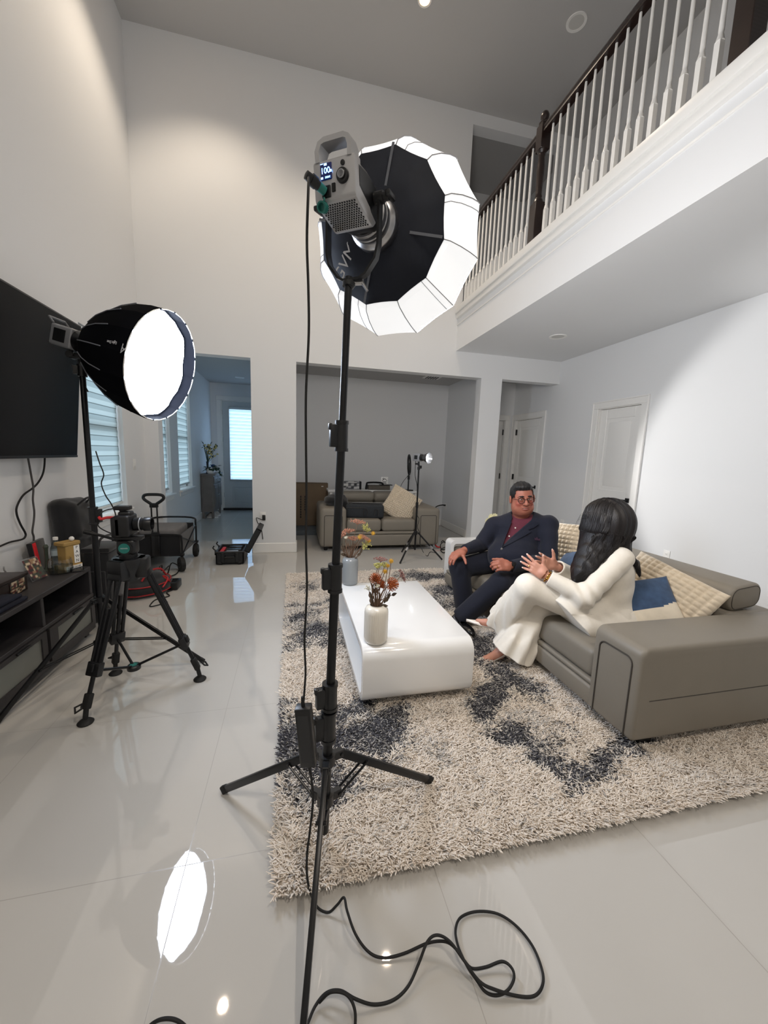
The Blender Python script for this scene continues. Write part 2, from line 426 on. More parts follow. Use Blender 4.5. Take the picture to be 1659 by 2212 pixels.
# ================================================================ SETTING
XL, XR, YB, YF, ZC = -1.78, 3.95, 5.336, -3.2, 5.85
WT = .16
def panel(axis, pos, thick, u0, u1, z0, z1, holes):
    """a wall across `axis` at pos..pos+thick with rectangular openings (u0, u1, z0, z1)"""
    us = sorted({u0, u1, *[h[0] for h in holes], *[h[1] for h in holes]}); zs = sorted({z0, z1, *[h[2] for h in holes], *[h[3] for h in holes]})
    us = [u for u in us if u0 <= u <= u1]; zs = [z for z in zs if z0 <= z <= z1]
    b = MB()
    for i in range(len(us)-1):
        run = None
        for j in range(len(zs)):
            solid = j < len(zs)-1 and not any(h[0] < (us[i]+us[i+1])/2 < h[1] and h[2] < (zs[j]+zs[j+1])/2 < h[3] for h in holes)
            if solid and run is None: run = zs[j]
            if not solid and run is not None:
                lo = (pos, us[i], run) if axis == 'x' else (us[i], pos, run)
                hi = (pos+thick, us[i+1], zs[j]) if axis == 'x' else (us[i+1], pos+thick, zs[j])
                b.box2(lo, hi); run = None
    return b
def struct(b, name, m, parent=None, sharp=30): return b.build(name, m, parent, sharp, kind=None if parent else 'structure')
M_floor = floor_mat()
struct(MB().box2((XL-.3, YF-.2, -.12), (XR+.2, 9.7, 0)), 'floor', M_floor)
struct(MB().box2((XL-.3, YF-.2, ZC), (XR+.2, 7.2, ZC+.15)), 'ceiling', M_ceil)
WIN = [(3.965, 4.735, .70, 2.40), (5.56, 6.355, .70, 2.40), (6.765, 7.56, .70, 2.40)]
struct(panel('x', XL-WT, WT, YF, 9.6, 0, ZC, WIN), 'wall_left', M_wall)
OPEN = [(-1.62, -.53, -.01, 2.53), (.034, 2.654, -.01, 2.53), (2.989, XR, -.01, 2.54), (2.29, 3.62, 3.43, 5.70)]
struct(panel('y', YB, WT, XL, XR, 0, ZC, OPEN), 'wall_back', M_wall)
DR4 = (3.80, 4.47, -.01, 2.08); DR3 = (5.66, 6.45, -.01, 2.09)
struct(panel('x', XR, .15, YF, 7.2, 0, ZC, [DR4, DR3]), 'wall_right', M_wall)
struct(MB().box2((XL, YF-.15, 0), (XR, YF, ZC)), 'wall_front', M_wall)
# entrance hall, rear living room, corridor
FD = (-1.565, -.635, -.01, 2.46)
struct(panel('y', 9.35, .15, XL, -.40, 0, 3.0, [FD]), 'wall_hall_end', M_wall)
struct(MB().box2((-.51, YB+WT, 0), (-.41, 9.35, 3.0)), 'wall_hall_right', M_wall)
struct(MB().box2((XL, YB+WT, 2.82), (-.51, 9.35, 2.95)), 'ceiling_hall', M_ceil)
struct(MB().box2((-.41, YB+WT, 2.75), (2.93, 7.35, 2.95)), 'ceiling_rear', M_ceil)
struct(MB().box2((-.41, 7.25, 0), (2.93, 7.4, 2.95)), 'wall_rear', M_wall)
struct(MB().box2((2.93, YB+WT, 0), (2.989, 7.4, 2.95)), 'wall_rear_right', M_wall)
DR2 = (3.03, 3.79, -.01, 2.09)
struct(panel('y', 6.55, .12, 2.989, XR, 0, 2.95, [DR2]), 'wall_corridor', M_wall)
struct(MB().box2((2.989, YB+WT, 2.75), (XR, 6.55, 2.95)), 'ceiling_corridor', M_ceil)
# closing panels behind the inner doors
struct(MB().box2((2.99, 6.7, 0), (XR, 6.75, 2.4)), 'wall_closet', M_wall)
struct(MB().box2((XR+.14, 3.6, 0), (XR+.2, 6.7, 2.4)), 'wall_bath', M_wall)
# loft
ZS, XE = 2.865, 2.234
struct(MB().box2((XE+.06, YF, ZS+.0005), (XR, YB, 3.0)), 'ceiling_loft', M_wall)
struct(MB().box2((XE, YF, ZS), (XE+.12, YB, 3.30)), 'wall_loft', M_wall)
struct(MB().box2((XE+.12, YF, 3.0), (XR, 7.2, 3.40)), 'floor_loft', M_dwood)
t = MB(); t.rbox2((XE-.035, YF, 3.285), (XE+.17, YB-.001, 3.35), .012, 2); t.rbox2((XE-.05, YF, 3.35), (XE+.19, YB-.001, 3.43), .01, 2); t.rbox2((XE-.012, YF, 3.20), (XE+.1, YB-.001, 3.216), .006)
struct(t, 'trim_1', M_trim)
struct(MB().box2((2.15, 6.75, 3.3), (XR, 6.9, ZC)), 'wall_upper', M_wall)
struct(MB().box2((2.05, YB+WT, 3.0), (2.2, 6.9, ZC)), 'wall_upper_left', M_wall)
# baseboards
def baseb(name, segs):
    b = MB()
    for lo, hi in segs: b.rbox2((*lo, 0), (*hi, .135), .006, 1)
    struct(b, name, M_trim)
T_ = .014
baseb('baseboard_back', [((XL, YB-T_), (-1.62, YB)), ((-.53-T_, YB-T_), (.034+T_, YB)), ((2.654-T_, YB-T_), (2.989+T_, YB)), ((.034, YB-T_), (.034+T_, YB+WT+T_)), ((-.53-T_, YB-T_), (-.53, YB+WT)), ((2.654-T_, YB-T_), (2.654, YB+WT)), ((2.989, YB-T_), (2.989+T_, 6.55))])
baseb('baseboard_left', [((XL, YF), (XL+T_, YB)), ((XL, YB+WT), (XL+T_, 9.35))])
baseb('baseboard_right', [((XR-T_, YF), (XR, 3.71)), ((XR-T_, 4.56), (XR, 5.56))])
baseb('baseboard_rear', [((-.41, 7.25-T_), (2.93, 7.25)), ((2.93-T_, YB+WT), (2.93, 7.25))])
baseb('baseboard_hall', [((-.51-T_, YB+WT), (-.51, 9.35)), ((XL, 9.35-T_), (-1.66, 9.35))])

# windows on the left wall: jamb frame + pane + stool, with zebra blinds hung inside
M_blind = blind_mat('zebra_blind_fabric', .0, .098, (182, 188, 185), (156, 163, 161), .58)
M_blind2 = blind_mat('zebra_blind_fabric_door', .0, .075, (224, 236, 250), (196, 214, 240), .8)
M_rail = mat('white_blind_rail', (214, 220, 220), .4, nscale=20, namt=.03)
for i, (y0, y1, z0, z1) in enumerate(WIN):
    w = bpy.data.objects.new('window_%d' % (i+1), None); COL.objects.link(w); w.location = (XL-.08, (y0+y1)/2, z0); w['kind'] = 'structure'
    b = MB(); x0, x1 = XL-.13, XL-.09
    for lo, hi in (((x0, y0, z0), (x1, y0+.045, z1)), ((x0, y1-.045, z0), (x1, y1, z1)), ((x0, y0, z0), (x1, y1, z0+.05)), ((x0, y0, z1-.045), (x1, y1, z1)), ((x0, y0, (z0+z1)/2-.025), (x1, y1, (z0+z1)/2+.025))): b.rbox2(lo, hi, .004, 1)
    b.build('window_frame', M_trim, w)
    MB().box2((x0+.015, y0+.04, z0+.04), (x0+.021, y1-.04, z1-.04)).build('window_pane', M_glass, w)
    s = MB(); s.rbox2((XL-.1, y0-.05, z0-.03), (XL+.05, y1+.05, z0+.002), .008, 2); s.rbox2((XL-.001, y0-.03, z0-.1), (XL+.016, y1+.03, z0-.03), .004, 1)
    s.build('window_sill', M_trim, w)
    where = ('behind the large soft light and the television', 'in the hall, nearer of the two hall windows', 'in the hall, farther window beside the grey cabinet')[i]
    bl = thing('zebra_blind', ('white striped zebra blind over the living room window, behind the large soft light', 'white striped zebra blind in the nearer hall window above the wagon', 'white striped zebra blind in the farther hall window beside the grey cabinet')[i], 'window blind', (XL-.04, (y0+y1)/2, z0+.05), 'zebra blinds on the left wall')
    MB().rbox2((XL-.085, y0+.006, z1-.075), (XL-.012, y1-.006, z1-.004), .012, 2).build('head_rail', M_rail, bl)
    def fab(u, v, y0=y0, y1=y1, z0=z0, z1=z1):
        z = z0+.075+(z1-.07-z0-.075)*v
        return (XL-.05+.0025*math.sin(v*PI*2*(z1-z0)/.098), y0+.012+(y1-y0-.024)*u, z)
    MB().grid(fab, 6, 170).build('blind_fabric', M_blind, bl, sharp=None)
    MB().rbox2((XL-.062, y0+.01, z0+.05), (XL-.038, y1-.01, z0+.078), .006, 2).build('bottom_rail', M_rail, bl)

# doors
def hinge(b, p, ax):
    p = Vector(p); b.cyl(p-Vector((0, 0, .045)), p+Vector((0, 0, .045)), .007, n=8); b.box(p+Vector(ax)*.012, (abs(ax[0])*.024+.004, abs(ax[1])*.024+.004, .088))
def flat_door(name, W, Hh, T, M, hinge_left=True, lever=True, hinges=True):
    """two-panel interior door in local frame: x across (0..W), y towards the viewer is -, z up"""
    r = bpy.data.objects.new(name, None); COL.objects.link(r); r.location = M @ Vector((0, 0, 0)); r['kind'] = 'structure'
    c = MB(); cw = .088
    c.rbox2((-cw+.014, -.018, 0), (0.004, .0, Hh-.004), .003, 1, M); c.rbox2((W-.004, -.018, 0), (W+cw-.014, 0, Hh-.004), .003, 1, M); c.rbox2((-cw+.014, -.0185, Hh-.0035), (W+cw-.014, 0, Hh+cw-.014), .003, 1, M)
    c.rbox2((-cw, -.026, 0), (-cw+.018, .0, Hh+cw-.018), .004, 1, M); c.rbox2((W+cw-.018, -.026, 0), (W+cw, 0, Hh+cw-.018), .004, 1, M); c.rbox2((-cw, -.0265, Hh+cw-.0185), (W+cw, 0, Hh+cw), .004, 1, M)
    c.box2((0, 0, 0), (.012, .12, Hh), M); c.box2((W-.012, 0, 0), (W, .12, Hh), M); c.box2((0, 0, Hh-.012), (W, .12, Hh), M)
    c.build('door_casing', M_trim, r)
    s = MB(); y = .03
    s.box2((.014, y+.008, .008), (W-.014, y+.04, Hh-.015), M)
    st = .105; mz0, mz1 = .88, 1.03
    for lo, hi in (((.014, 0.008), (.014+st, Hh-.015)), ((W-.014-st, .008), (W-.014, Hh-.015)), ((.0142+st, .0085), (W-.0142-st, .22)), ((.0142+st, mz0), (W-.0142-st, mz1)), ((.0142+st, Hh-.14), (W-.0142-st, Hh-.0155))):
        s.rbox2((lo[0], y, lo[1]), (hi[0], y+.03, hi[1]), .003, 1, M)
    for z0, z1 in ((.22, mz0), (mz1, Hh-.14)):
        s.rbox2((.014+st+.045, y+.002, z0+.045), (W-.014-st-.045, y+.03, z1-.045), .012, 2, M)
    s.build('door_slab', M_trim, r)
    if hinges:
        hx = .012 if hinge_left else W-.012
        for z in (.25, Hh/2+.02, Hh-.22):
            h = MB(); h.tube([M @ Vector((hx, .012, z-.05)), M @ Vector((hx, .012, z+.05))], .009, 8); h.box2((hx-.012, .006, z-.05), (hx+.016, .03, z+.05), M)
            h.build('hinge', M_blk, r)
    if lever:
        lx = W-.075 if hinge_left else .075; d = -1 if hinge_left else 1
        h = MB(); h.rbox2((lx-.028, y-.012, .90), (lx+.028, y, .956), .003, 1, M); h.tube([M @ Vector((lx, y, .928)), M @ Vector((lx, y-.055, .928))], .01, 10)
        h.rbox2((min(lx, lx+d*.12)-.008, y-.064, .918), (max(lx, lx+d*.12)+.008, y-.046, .938), .004, 1, M)
        h.build('lever_handle', M_blk, r)
    return r
# right wall: local x runs towards -Y, viewer side is -X
MR = Matrix(((0, 1, 0, XR), (-1, 0, 0, DR4[1]), (0, 0, 1, 0), (0, 0, 0, 1)))
flat_door('door_4', DR4[1]-DR4[0], 2.08, .04, MR, True, True, False)
MR3 = Matrix(((0, 1, 0, XR), (-1, 0, 0, DR3[1]), (0, 0, 1, 0), (0, 0, 0, 1)))
flat_door('door_3', DR3[1]-DR3[0], 2.09, .04, MR3, True)
MC = Matrix(((1, 0, 0, DR2[0]), (0, 1, 0, 6.55), (0, 0, 1, 0), (0, 0, 0, 1)))
flat_door('door_2', DR2[1]-DR2[0], 2.09, .04, MC, False)
# overhead door catches seen on the two corridor doors
# front door with a glazed light and its own blind
fd = bpy.data.objects.new('door_1', None); COL.objects.link(fd); fd.location = (FD[0], 9.35, 0); fd['kind'] = 'structure'
c = MB()
for lo, hi in (((FD[0]-.09, 9.33, 0), (FD[0]+.004, 9.352, FD[3]-.004)), ((FD[1]-.004, 9.33, 0), (FD[1]+.09, 9.352, FD[3]-.004)), ((FD[0]-.093, 9.328, FD[3]-.004), (FD[1]+.093, 9.352, FD[3]+.09)), ((FD[0], 9.35, 0), (FD[0]+.02, 9.47, FD[3])), ((FD[1]-.02, 9.35, 0), (FD[1], 9.47, FD[3])), ((FD[0], 9.35, FD[3]-.02), (FD[1], 9.47, FD[3]))): c.rbox2(lo, hi, .003, 1)
c.build('door_casing', M_trim, fd)
M_fdoor = mat('grey_white_door_paint', (205, 210, 212), .4, nscale=8, namt=.03)
s = panel('y', 9.38, .045, FD[0]+.022, FD[1]-.022, .05, FD[3]-.022, [(-1.40, -.80, .70, 2.28)])
s.rbox2((-1.42, 9.368, .67), (-.78, 9.385, .70), .004, 1); s.rbox2((-1.42, 9.368, 2.28), (-.78, 9.385, 2.31), .004, 1); s.rbox2((-1.42, 9.368, .67), (-1.40, 9.385, 2.31), .004, 1); s.rbox2((-.80, 9.368, .67), (-.78, 9.385, 2.31), .004, 1)
s.rbox2((-1.36, 9.372, .18), (-.84, 9.385, .55), .006, 1); s.rbox2((-1.32, 9.366, .22), (-.88, 9.38, .51), .01, 2)
s.build('door_slab', M_fdoor, fd)
MB().box2((-1.40, 9.40, .70), (-.80, 9.406, 2.28)).build('glass_light', M_glass, fd)
MB().box2((FD[0], 9.32, 0), (FD[1], 9.47, .05)).build('threshold', M_blk, fd)
for z in (.35, .95, 1.6, 2.2): MB().cyl((FD[0]+.014, 9.372, z-.05), (FD[0]+.014, 9.372, z+.05), .008, n=8).build('hinge', M_blk, fd)
bl = thing('zebra_blind', 'pale blue striped blind on the glazed front door at the end of the hall', 'window blind', (-1.1, 9.37, .69))
MB().rbox2((-1.41, 9.335, 2.27), (-.79, 9.38, 2.33), .01, 2).build('head_rail', M_rail, bl)
MB().grid(lambda u, v: (-1.395+.59*u, 9.362+.003*math.sin(v*PI*2*1.55/.075), .71+1.56*v), 4, 120).build('blind_fabric', M_blind2, bl, sharp=None)
MB().rbox2((-1.40, 9.352, .685), (-.80, 9.374, .712), .005, 2).build('bottom_rail', M_rail, bl)

# balustrade along the loft edge
bal = thing('balustrade', 'loft balustrade with dark wood handrail and newel posts and white turned balusters', 'railing', (2.3, 3.0, 3.43))
XB = 2.30
prof = [(-.034, -.03), (-.034, -.012), (-.026, 0), (-.036, .012), (-.03, .03), (-.012, .042), (.012, .042), (.03, .03), (.036, .012), (.026, 0), (.034, -.012), (.034, -.03)]
Mh = Matrix(((1, 0, 0, XB), (0, 0, 1, YF), (0, 1, 0, 4.44), (0, 0, 0, 1)))
MB().prism(prof, YB-YF-.002, Mh).build('handrail', M_dwood, bal, 50)
NEW = (3.69, 1.865, -.2)
for y in NEW:
    b = MB(); Mn = Matrix.Translation((XB, y, 3.43)); hw = .052
    b.rbox2((-hw, -hw, 0), (hw, hw, .40), .004, 1, Mn); b.lathe([(.05, .40), (.044, .425), (.03, .445), (.034, .46), (.029, .48), (.036, .66), (.036, .72), (.028, .80), (.034, .815), (.03, .83), (.046, .85)], Mn, 20)
    b.rbox2((-hw+.004, -hw+.004, .85), (hw-.004, hw-.004, 1.07), .004, 1, Mn); b.lathe([(.045, 1.07), (.05, 1.085), (.03, 1.1), (.026, 1.11), (.038, 1.13), (.04, 1.15), (.03, 1.175), (.012, 1.19), (0, 1.192)], Mn, 20)
    b.build('newel_post', M_dwood, bal, 40)
bp = MB(); Mb = Matrix.Identity(4)
bp.box2((-.017, -.017, 0), (.017, .017, .275)); bp.lathe([(.0225, .272), (.016, .30), (.012, .312), (.0145, .325), (.0135, .40), (.0115, .70), (.0095, .985)], Mb, 12)
b0 = None; y = 5.27; k = 0
while y > .3:
    if all(abs(y-n) > .085 for n in NEW):
        if b0 is None:
            b0 = MB().add(bp.v, bp.f, Matrix.Translation((XB, y, 3.43))).build('baluster', M_trim, bal, 40); by0 = y
        else:
            c = b0.copy(); COL.objects.link(c); c.location = (0, y-by0, 0)
    y -= .1016

# ceiling fittings
M_lampw = mat('warm_led_disc', (255, 214, 150), .5, emit=(255, 190, 110), estr=13)
M_lampo = mat('frosted_lamp_lens', (205, 204, 200), .4, nscale=20, namt=.02)
def downlight(x, y, z, r, lit, label, group=None):
    t = thing('recessed_downlight', label, 'ceiling light', (x, y, z), group)
    Mz = Matrix.Translation((x, y, z))
    MB().lathe([(r*.72, .0), (r*.74, -.006), (r*.98, -.008), (r, -.003), (r, 0)], Mz, 32).build('trim_ring', M_trim, t)
    MB().lathe([(0, -.003), (r*.73, -.003), (r*.73, .0)], Mz, 32).build('lens', M_lampw if lit else M_lampo, t)
    return t
downlight(1.262, 4.33, ZC, .07, True, 'lit warm recessed downlight in the high ceiling at the top edge of the picture')
downlight(-.92, 4.31, ZC, .07, True, 'lit warm recessed downlight high over the television wall, seen only mirrored in the floor tiles')
downlight(2.832, 4.11, ZC, .1, False, 'unlit round downlight in the high ceiling beside the loft railing')
downlight(3.11, 4.31, ZS, .1, False, 'unlit round downlight in the low ceiling under the loft')
downlight(-1.05, 8.48, 2.82, .09, False, 'unlit round downlight in the hall ceiling before the front door')
v = thing('air_vent', 'dark slotted air vent in the ceiling of the rear living room', 'air vent', (2.38, 6.61, 2.75))
MB().rbox2((2.2, 6.5, 2.738), (2.5, 6.72, 2.752), .004, 1).build('vent_frame', M_trim, v)
M_vdark = mat('dark_vent_slot', (40, 42, 46), .8)
for k in range(5): MB().box((2.26+.045*k, 6.61, 2.737), (.02, .17, .006)).build('slot', M_vdark, v)

# wall plates
def plate(p, n, label, w=.075, h=.118, sockets=2, name='wall_outlet', cat='outlet'):
    t = thing(name, label, cat, p)
    M = frame(p, Vector((0, 0, 1)).cross(Vector(n)), n)      # local y is up
    MB().rbox2((-w/2, -h/2, 0), (w/2, h/2, .006), .003, 2, M).build('cover_plate', M_trim, t)
    d = mat('socket_grey', (120, 112, 110), .5) if 'socket_grey' not in bpy.data.materials else bpy.data.materials['socket_grey']
    for k in range(sockets):
        y = (k-(sockets-1)/2)*.04; b = MB()
        if name == 'wall_outlet':
            b.rbox2((-.017, y-.014, .004), (.017, y+.014, .0075), .004, 2, M); b.build('socket', M_trim, t)
            b = MB(); b.box((-.007, y+.002, .0076), (.002, .008, .001), M); b.box((.007, y+.002, .0076), (.002, .007, .001), M); b.box((0, y-.008, .0076), (.004, .004, .001), M); b.build('slots', d, t)
        else:
            b.rbox2((-.009, -.02, .004), (.009, .02, .012), .003, 2, M); b.build('rocker', M_trim, t)
    return t
plate((XR, 3.254, .40), (-1, 0, 0), 'white duplex outlet on the bright right wall above the sofa back')
plate((-.40, YB, .505), (0, -1, 0), 'white outlet on the wall column with a black adapter plugged in')
plate((2.93, 7.05, .42), (-1, 0, 0), 'white outlet on the rear room side wall with a black cord plugged in')
plate((XL, 4.98, 1.17), (1, 0, 0), 'white light switch plate on the left wall between the windows', w=.075, h=.118, sockets=1, name='light_switch', cat='switch')
plate((XR, 4.95, .45), (-1, 0, 0), 'white outlet low on the right wall between the two doors, behind the seated man')
# world: plain daylight outside the windows
w = bpy.data.worlds.new('daylight'); bpy.context.scene.world = w; w.use_nodes = True
bg = w.node_tree.nodes['Background']; bg.inputs['Color'].default_value = (.58, .78, .95, 1); bg.inputs['Strength'].default_value = 1.9
# ================================================================ STUDIO LIGHTS AND CAMERA GEAR
M_cloth = mat('lit_white_diffusion_cloth', (245, 245, 245), .8, emit=(248, 250, 252), estr=.33, nscale=9, namt=.02)
M_front = mat('front_diffuser_cloth', (245, 245, 245), .8, emit=(255, 251, 247), estr=21)
M_soft = mat('softbox_diffuser', (240, 244, 250), .8, emit=(222, 235, 255), estr=20)
M_black = mat('black_softbox_fabric', (20, 26, 40), .8, nscale=14, namt=.2, bscale=260, bstr=.15, bdist=.0006)
M_tape = mat('grey_seam_tape', (112, 116, 124), .8, nscale=60, namt=.1)
M_seam = mat('grey_seam_thread', (165, 165, 168), .8, nscale=60, namt=.1)
M_prnt = mat('light_grey_print', (198, 200, 204), .7, nscale=60, namt=.03)
M_teal = mat('teal_plastic', (28, 112, 104), .45, nscale=40, namt=.1)
M_lcd = mat('lit_display', (60, 130, 255), .4, emit=(120, 175, 255), estr=3.2)
M_lcdb = mat('display_glass', (6, 8, 24), .08, emit=(14, 30, 90), estr=.25)
M_body = mat('satin_silver_casing', (176, 176, 178), .36, metal=.35, nscale=20, namt=.04)
M_grill = mat('dark_grille_hole', (10, 11, 13), .8)
def clamp_mb(b, p, r, side, h=.075):
    """telescoping-tube lock: sleeve with a lever housing and knob on one side"""
    p = Vector(p); s = Vector(side).normalized()
    b.cyl(p-Vector((0, 0, h/2)), p+Vector((0, 0, h/2)), r*1.45, n=18); b.cyl(p+Vector((0, 0, h/2-.006)), p+Vector((0, 0, h/2+.004)), r*1.6, n=18); b.cyl(p-Vector((0, 0, h/2+.004)), p-Vector((0, 0, h/2-.006)), r*1.6, n=18)
    M = frame(p+s*r*1.9, s, (0, 0, 1)); b.rbox((0, 0, 0), (r*2.0, r*1.5, h*.8), .003, 2, M); b.rbox((r*.9, 0, h*.32), (r*.9, r*1.1, h*.24), .004, 2, M)
def light_stand(root, c, feet, hub_z, low_z, secs, legr, collar=None, brace_t=.3, flat=True, feet_z=None):
    """secs: [(z0, z1, radius)] tubes of the column; feet: floor points"""
    c = Vector(c)
    lean = lambda z: Vector((c.x+collar[0]*(z-secs[0][0]), c.y+collar[1]*(z-secs[0][0]), z)) if collar else Vector((c.x, c.y, z))
    for i, (z0, z1, r) in enumerate(secs): MB().cyl(lean(z0), lean(z1), r, n=20).build('column_tube', M_blkm, root)
    for z, r in ((hub_z, secs[0][2]), (low_z, secs[0][2])):
        b = MB(); p = lean(z); b.cyl(p-Vector((0, 0, .018)), p+Vector((0, 0, .018)), r*1.7, n=18)
        for f in feet:
            d = Vector((f[0]-c.x, f[1]-c.y, 0)).normalized(); M = frame(p+d*r*2.2, d, (0, 0, 1)); b.rbox((0, 0, 0), (r*2.6, .024, .03), .003, 1, M)
            b.cyl(p+d*r*3.0+Vector((-d.y, d.x, 0))*.016, p+d*r*3.0-Vector((-d.y, d.x, 0))*.016, .006, n=8)
        b.build('leg_collar', M_blk, root)
    for i, f in enumerate(feet):
        f = Vector(f); d = Vector((f.x-c.x, f.y-c.y, 0)).normalized(); a = lean(hub_z)+d*secs[0][2]*3.0
        lg = MB(); n_ = Vector((-d.y, d.x, 0)); M = frame(a, n_, (f-a).normalized()); L_ = (f-a).length
        lg.rbox((0, 0, L_/2), (legr*1.15, legr*2, L_), .003, 2, M)
        l = lg.build('leg', M_blkm, root)
        MB().rbox((0, 0, L_-.012), (legr*1.35, legr*2.3, .034), .005, 2, M).build('foot_cap', M_rub, l)
        bq = a+(f-a)*brace_t; s_ = lean(low_z)+d*secs[0][2]*3
        bb = MB()
        for sg in (-1, 1): bb.tube([s_+n_*sg*.011, bq+n_*sg*.011], .0042, 8)
        bb.cyl(bq-n_*.016, bq+n_*.016, .006, n=8)
        bb.build('brace', M_blkm, root)
# ---- main light: lantern soft box on a tall stand
ML = thing('studio_light', 'tall black light stand with round white lantern softbox seen from behind, silver lamp head', 'studio light', (.10, 1.16, 0))
cx0 = .103; slope = (.158-.103)/1.8; slopy = .055/1.8
light_stand(ML, (cx0, 1.16, 0), [(-.276, 1.473, .012), (.557, 1.328, .04), (.014, .68, .012)], .352, .205,
            [(.08, .60, .0165), (.46, 1.0, .0148), (.95, 1.45, .0132), (1.4, 1.885, .0112)], .0138, collar=(slope, slopy), brace_t=.24)
lean = lambda z: Vector((cx0+slope*(z-.08), 1.16+slopy*(z-.08), z))
for z, r in ((1.424, .0132), (.977, .0148), (.576, .0165), (.47, .0165)):
    b = MB(); clamp_mb(b, lean(z), r, (-1, -.25, 0), .085 if z > .5 else .1); b.build('tube_clamp', M_blk, ML)
AX = Vector((.56, .805, .15)).normalized(); DC = at(856, 532, y=1.5); PIV = DC-AX*.355
FL = frame(DC, AX.cross(Vector((0, 0, 1)))*-1, AX)          # local +z forward, +y up, +x to the left seen from behind
RD = .308; N12 = 12; PH = math.radians(15)
def poly_lathe(b, prof, seg=N12, sub=4, sag=.012, M=FL):
    """faceted cloth: straight between ribs, sagging in slightly"""
    def rf(a, z):
        u = ((a-PH)/(2*PI/seg)) % 1; th = 2*PI/seg*(u-.5); return math.cos(PI/seg)/math.cos(th)*(1-sag*math.sin(PI*u)) if seg else 1
    b.lathe(prof, M, seg*sub, rf=rf); return b
side_prof = [(.224, -.156), (.243, -.148), (.270, -.108), (.293, -.058), (.306, -.018), (RD, 0)]
front_prof = [(RD, 0), (.301, .028), (.272, .07), (.217, .104), (.138, .125), (.0, .134)]
poly_lathe(MB(), side_prof).build('softbox_side', M_cloth, ML, sharp=16)
poly_lathe(MB(), front_prof).build('front_diffuser', M_front, ML, sharp=None)
poly_lathe(MB(), [(.074, -.188), (.12, -.176), (.226, -.160), (.2245, -.154)]).build('back_cover', M_black, ML, sharp=None)
b = MB(); bt = MB()
for k in range(12):
    a = PH+2*PI*k/12; ca, sa = math.cos(a), math.sin(a)
    b = MB(); b.tube([FL @ Vector((r*1.004*ca, r*1.004*sa, z-.001)) for r, z in side_prof], .0016, 6); b.build('seam_piping', M_seam, ML, sharp=None)
    a2 = a+math.radians(4.5 if k % 3 else 9); c2, s2_ = math.cos(a2), math.sin(a2)
    b = MB()
    if k % 2: u_ = ((a2-PH)/(2*PI/12)) % 1; pf_ = math.cos(PI/12)/math.cos(2*PI/12*(u_-.5))*(1-.012*math.sin(PI*u_))*1.003; b.tube([FL @ Vector((r*pf_*c2, r*pf_*s2_, z-.001)) for r, z in side_prof], .0011, 6); b.build('seam_piping', M_seam, ML, sharp=None)
    if k % 3 == 0:
        m_ = frame(FL @ Vector((.150*ca, .150*sa, -.1765)), FL.to_3x3() @ Vector((ca, sa, .19)), FL.to_3x3() @ Vector((0, 0, -1)))
        bt = MB(); bt.box((0, 0, 0), (.148, .008, .002), m_); bt.build('seam_tape', M_tape, ML)

text('printed_logo', 'GVM', .056, M_prnt, FL @ Matrix.Translation((.128, -.088, -.1765)) @ Matrix.Rotation(PI, 4, 'Y') @ Matrix.Rotation(math.radians(58), 4, 'Z'), ML, .001, .2)
# speed ring, barrel and lamp head
MB().lathe([(.056, -.292), (.062, -.292), (.062, -.268), (.068, -.262), (.068, -.25), (.063, -.246), (.063, -.236), (.076, -.226), (.079, -.218), (.079, -.196), (.073, -.180), (.066, -.180), (.066, -.285)], FL, 40, True).build('speed_ring', M_chr, ML, 40)
hs = MB()                                                   # black side shell of the head, tapering towards the barrel
secs = [(-.446, .062, .042, .019), (-.385, .062, .054, .008), (-.33, .060, .056, .0), (-.285, .054, .054, 0)]
ring_ = [rrect(w*2, h*2, .028, 5, 0, oy) for (z, w, h, oy) in secs]; nn = len(ring_[0]); vs = []; fs = []
for i, (z, w, h, oy) in enumerate(secs): vs += [(x, y, z) for x, y in ring_[i]]
for i in range(len(secs)-1):
    for k in range(nn): fs.append((i*nn+k, (i+1)*nn+k, (i+1)*nn+(k+1) % nn, i*nn+(k+1) % nn))
fs.append(tuple(range(nn))); fs.append(tuple((len(secs)-1)*nn+k for k in range(nn-1, -1, -1)))
hs.add(vs, fs, FL); hs.build('lamp_housing', M_blk, ML, 40)
# silver back: profile in (y, z), extruded across x
SB = FL @ Matrix(((0, 0, 1, -.0605), (1, 0, 0, 0), (0, 1, 0, 0), (0, 0, 0, 1)))
pf = [(.058, -.432), (.062, -.447), (.059, -.465), (.053, -.470), (-.028, -.470), (-.036, -.465), (-.068, -.369), (-.068, -.357), (-.05, -.335), (-.035, -.37), (.045, -.432)]
bm = bmesh.new(); _b = MB().prism(pf, .121)
for v in _b.v: bm.verts.new(v)
bm.verts.ensure_lookup_table()
for f in _b.f: bm.faces.new([bm.verts[i] for i in f])
bmesh.ops.recalc_face_normals(bm, faces=bm.faces); bmesh.ops.bevel(bm, geom=list(bm.edges), offset=.004, segments=2, profile=.5, affect='EDGES')
MB().bm(bm, SB).build('rear_casing', M_body, ML, 40)
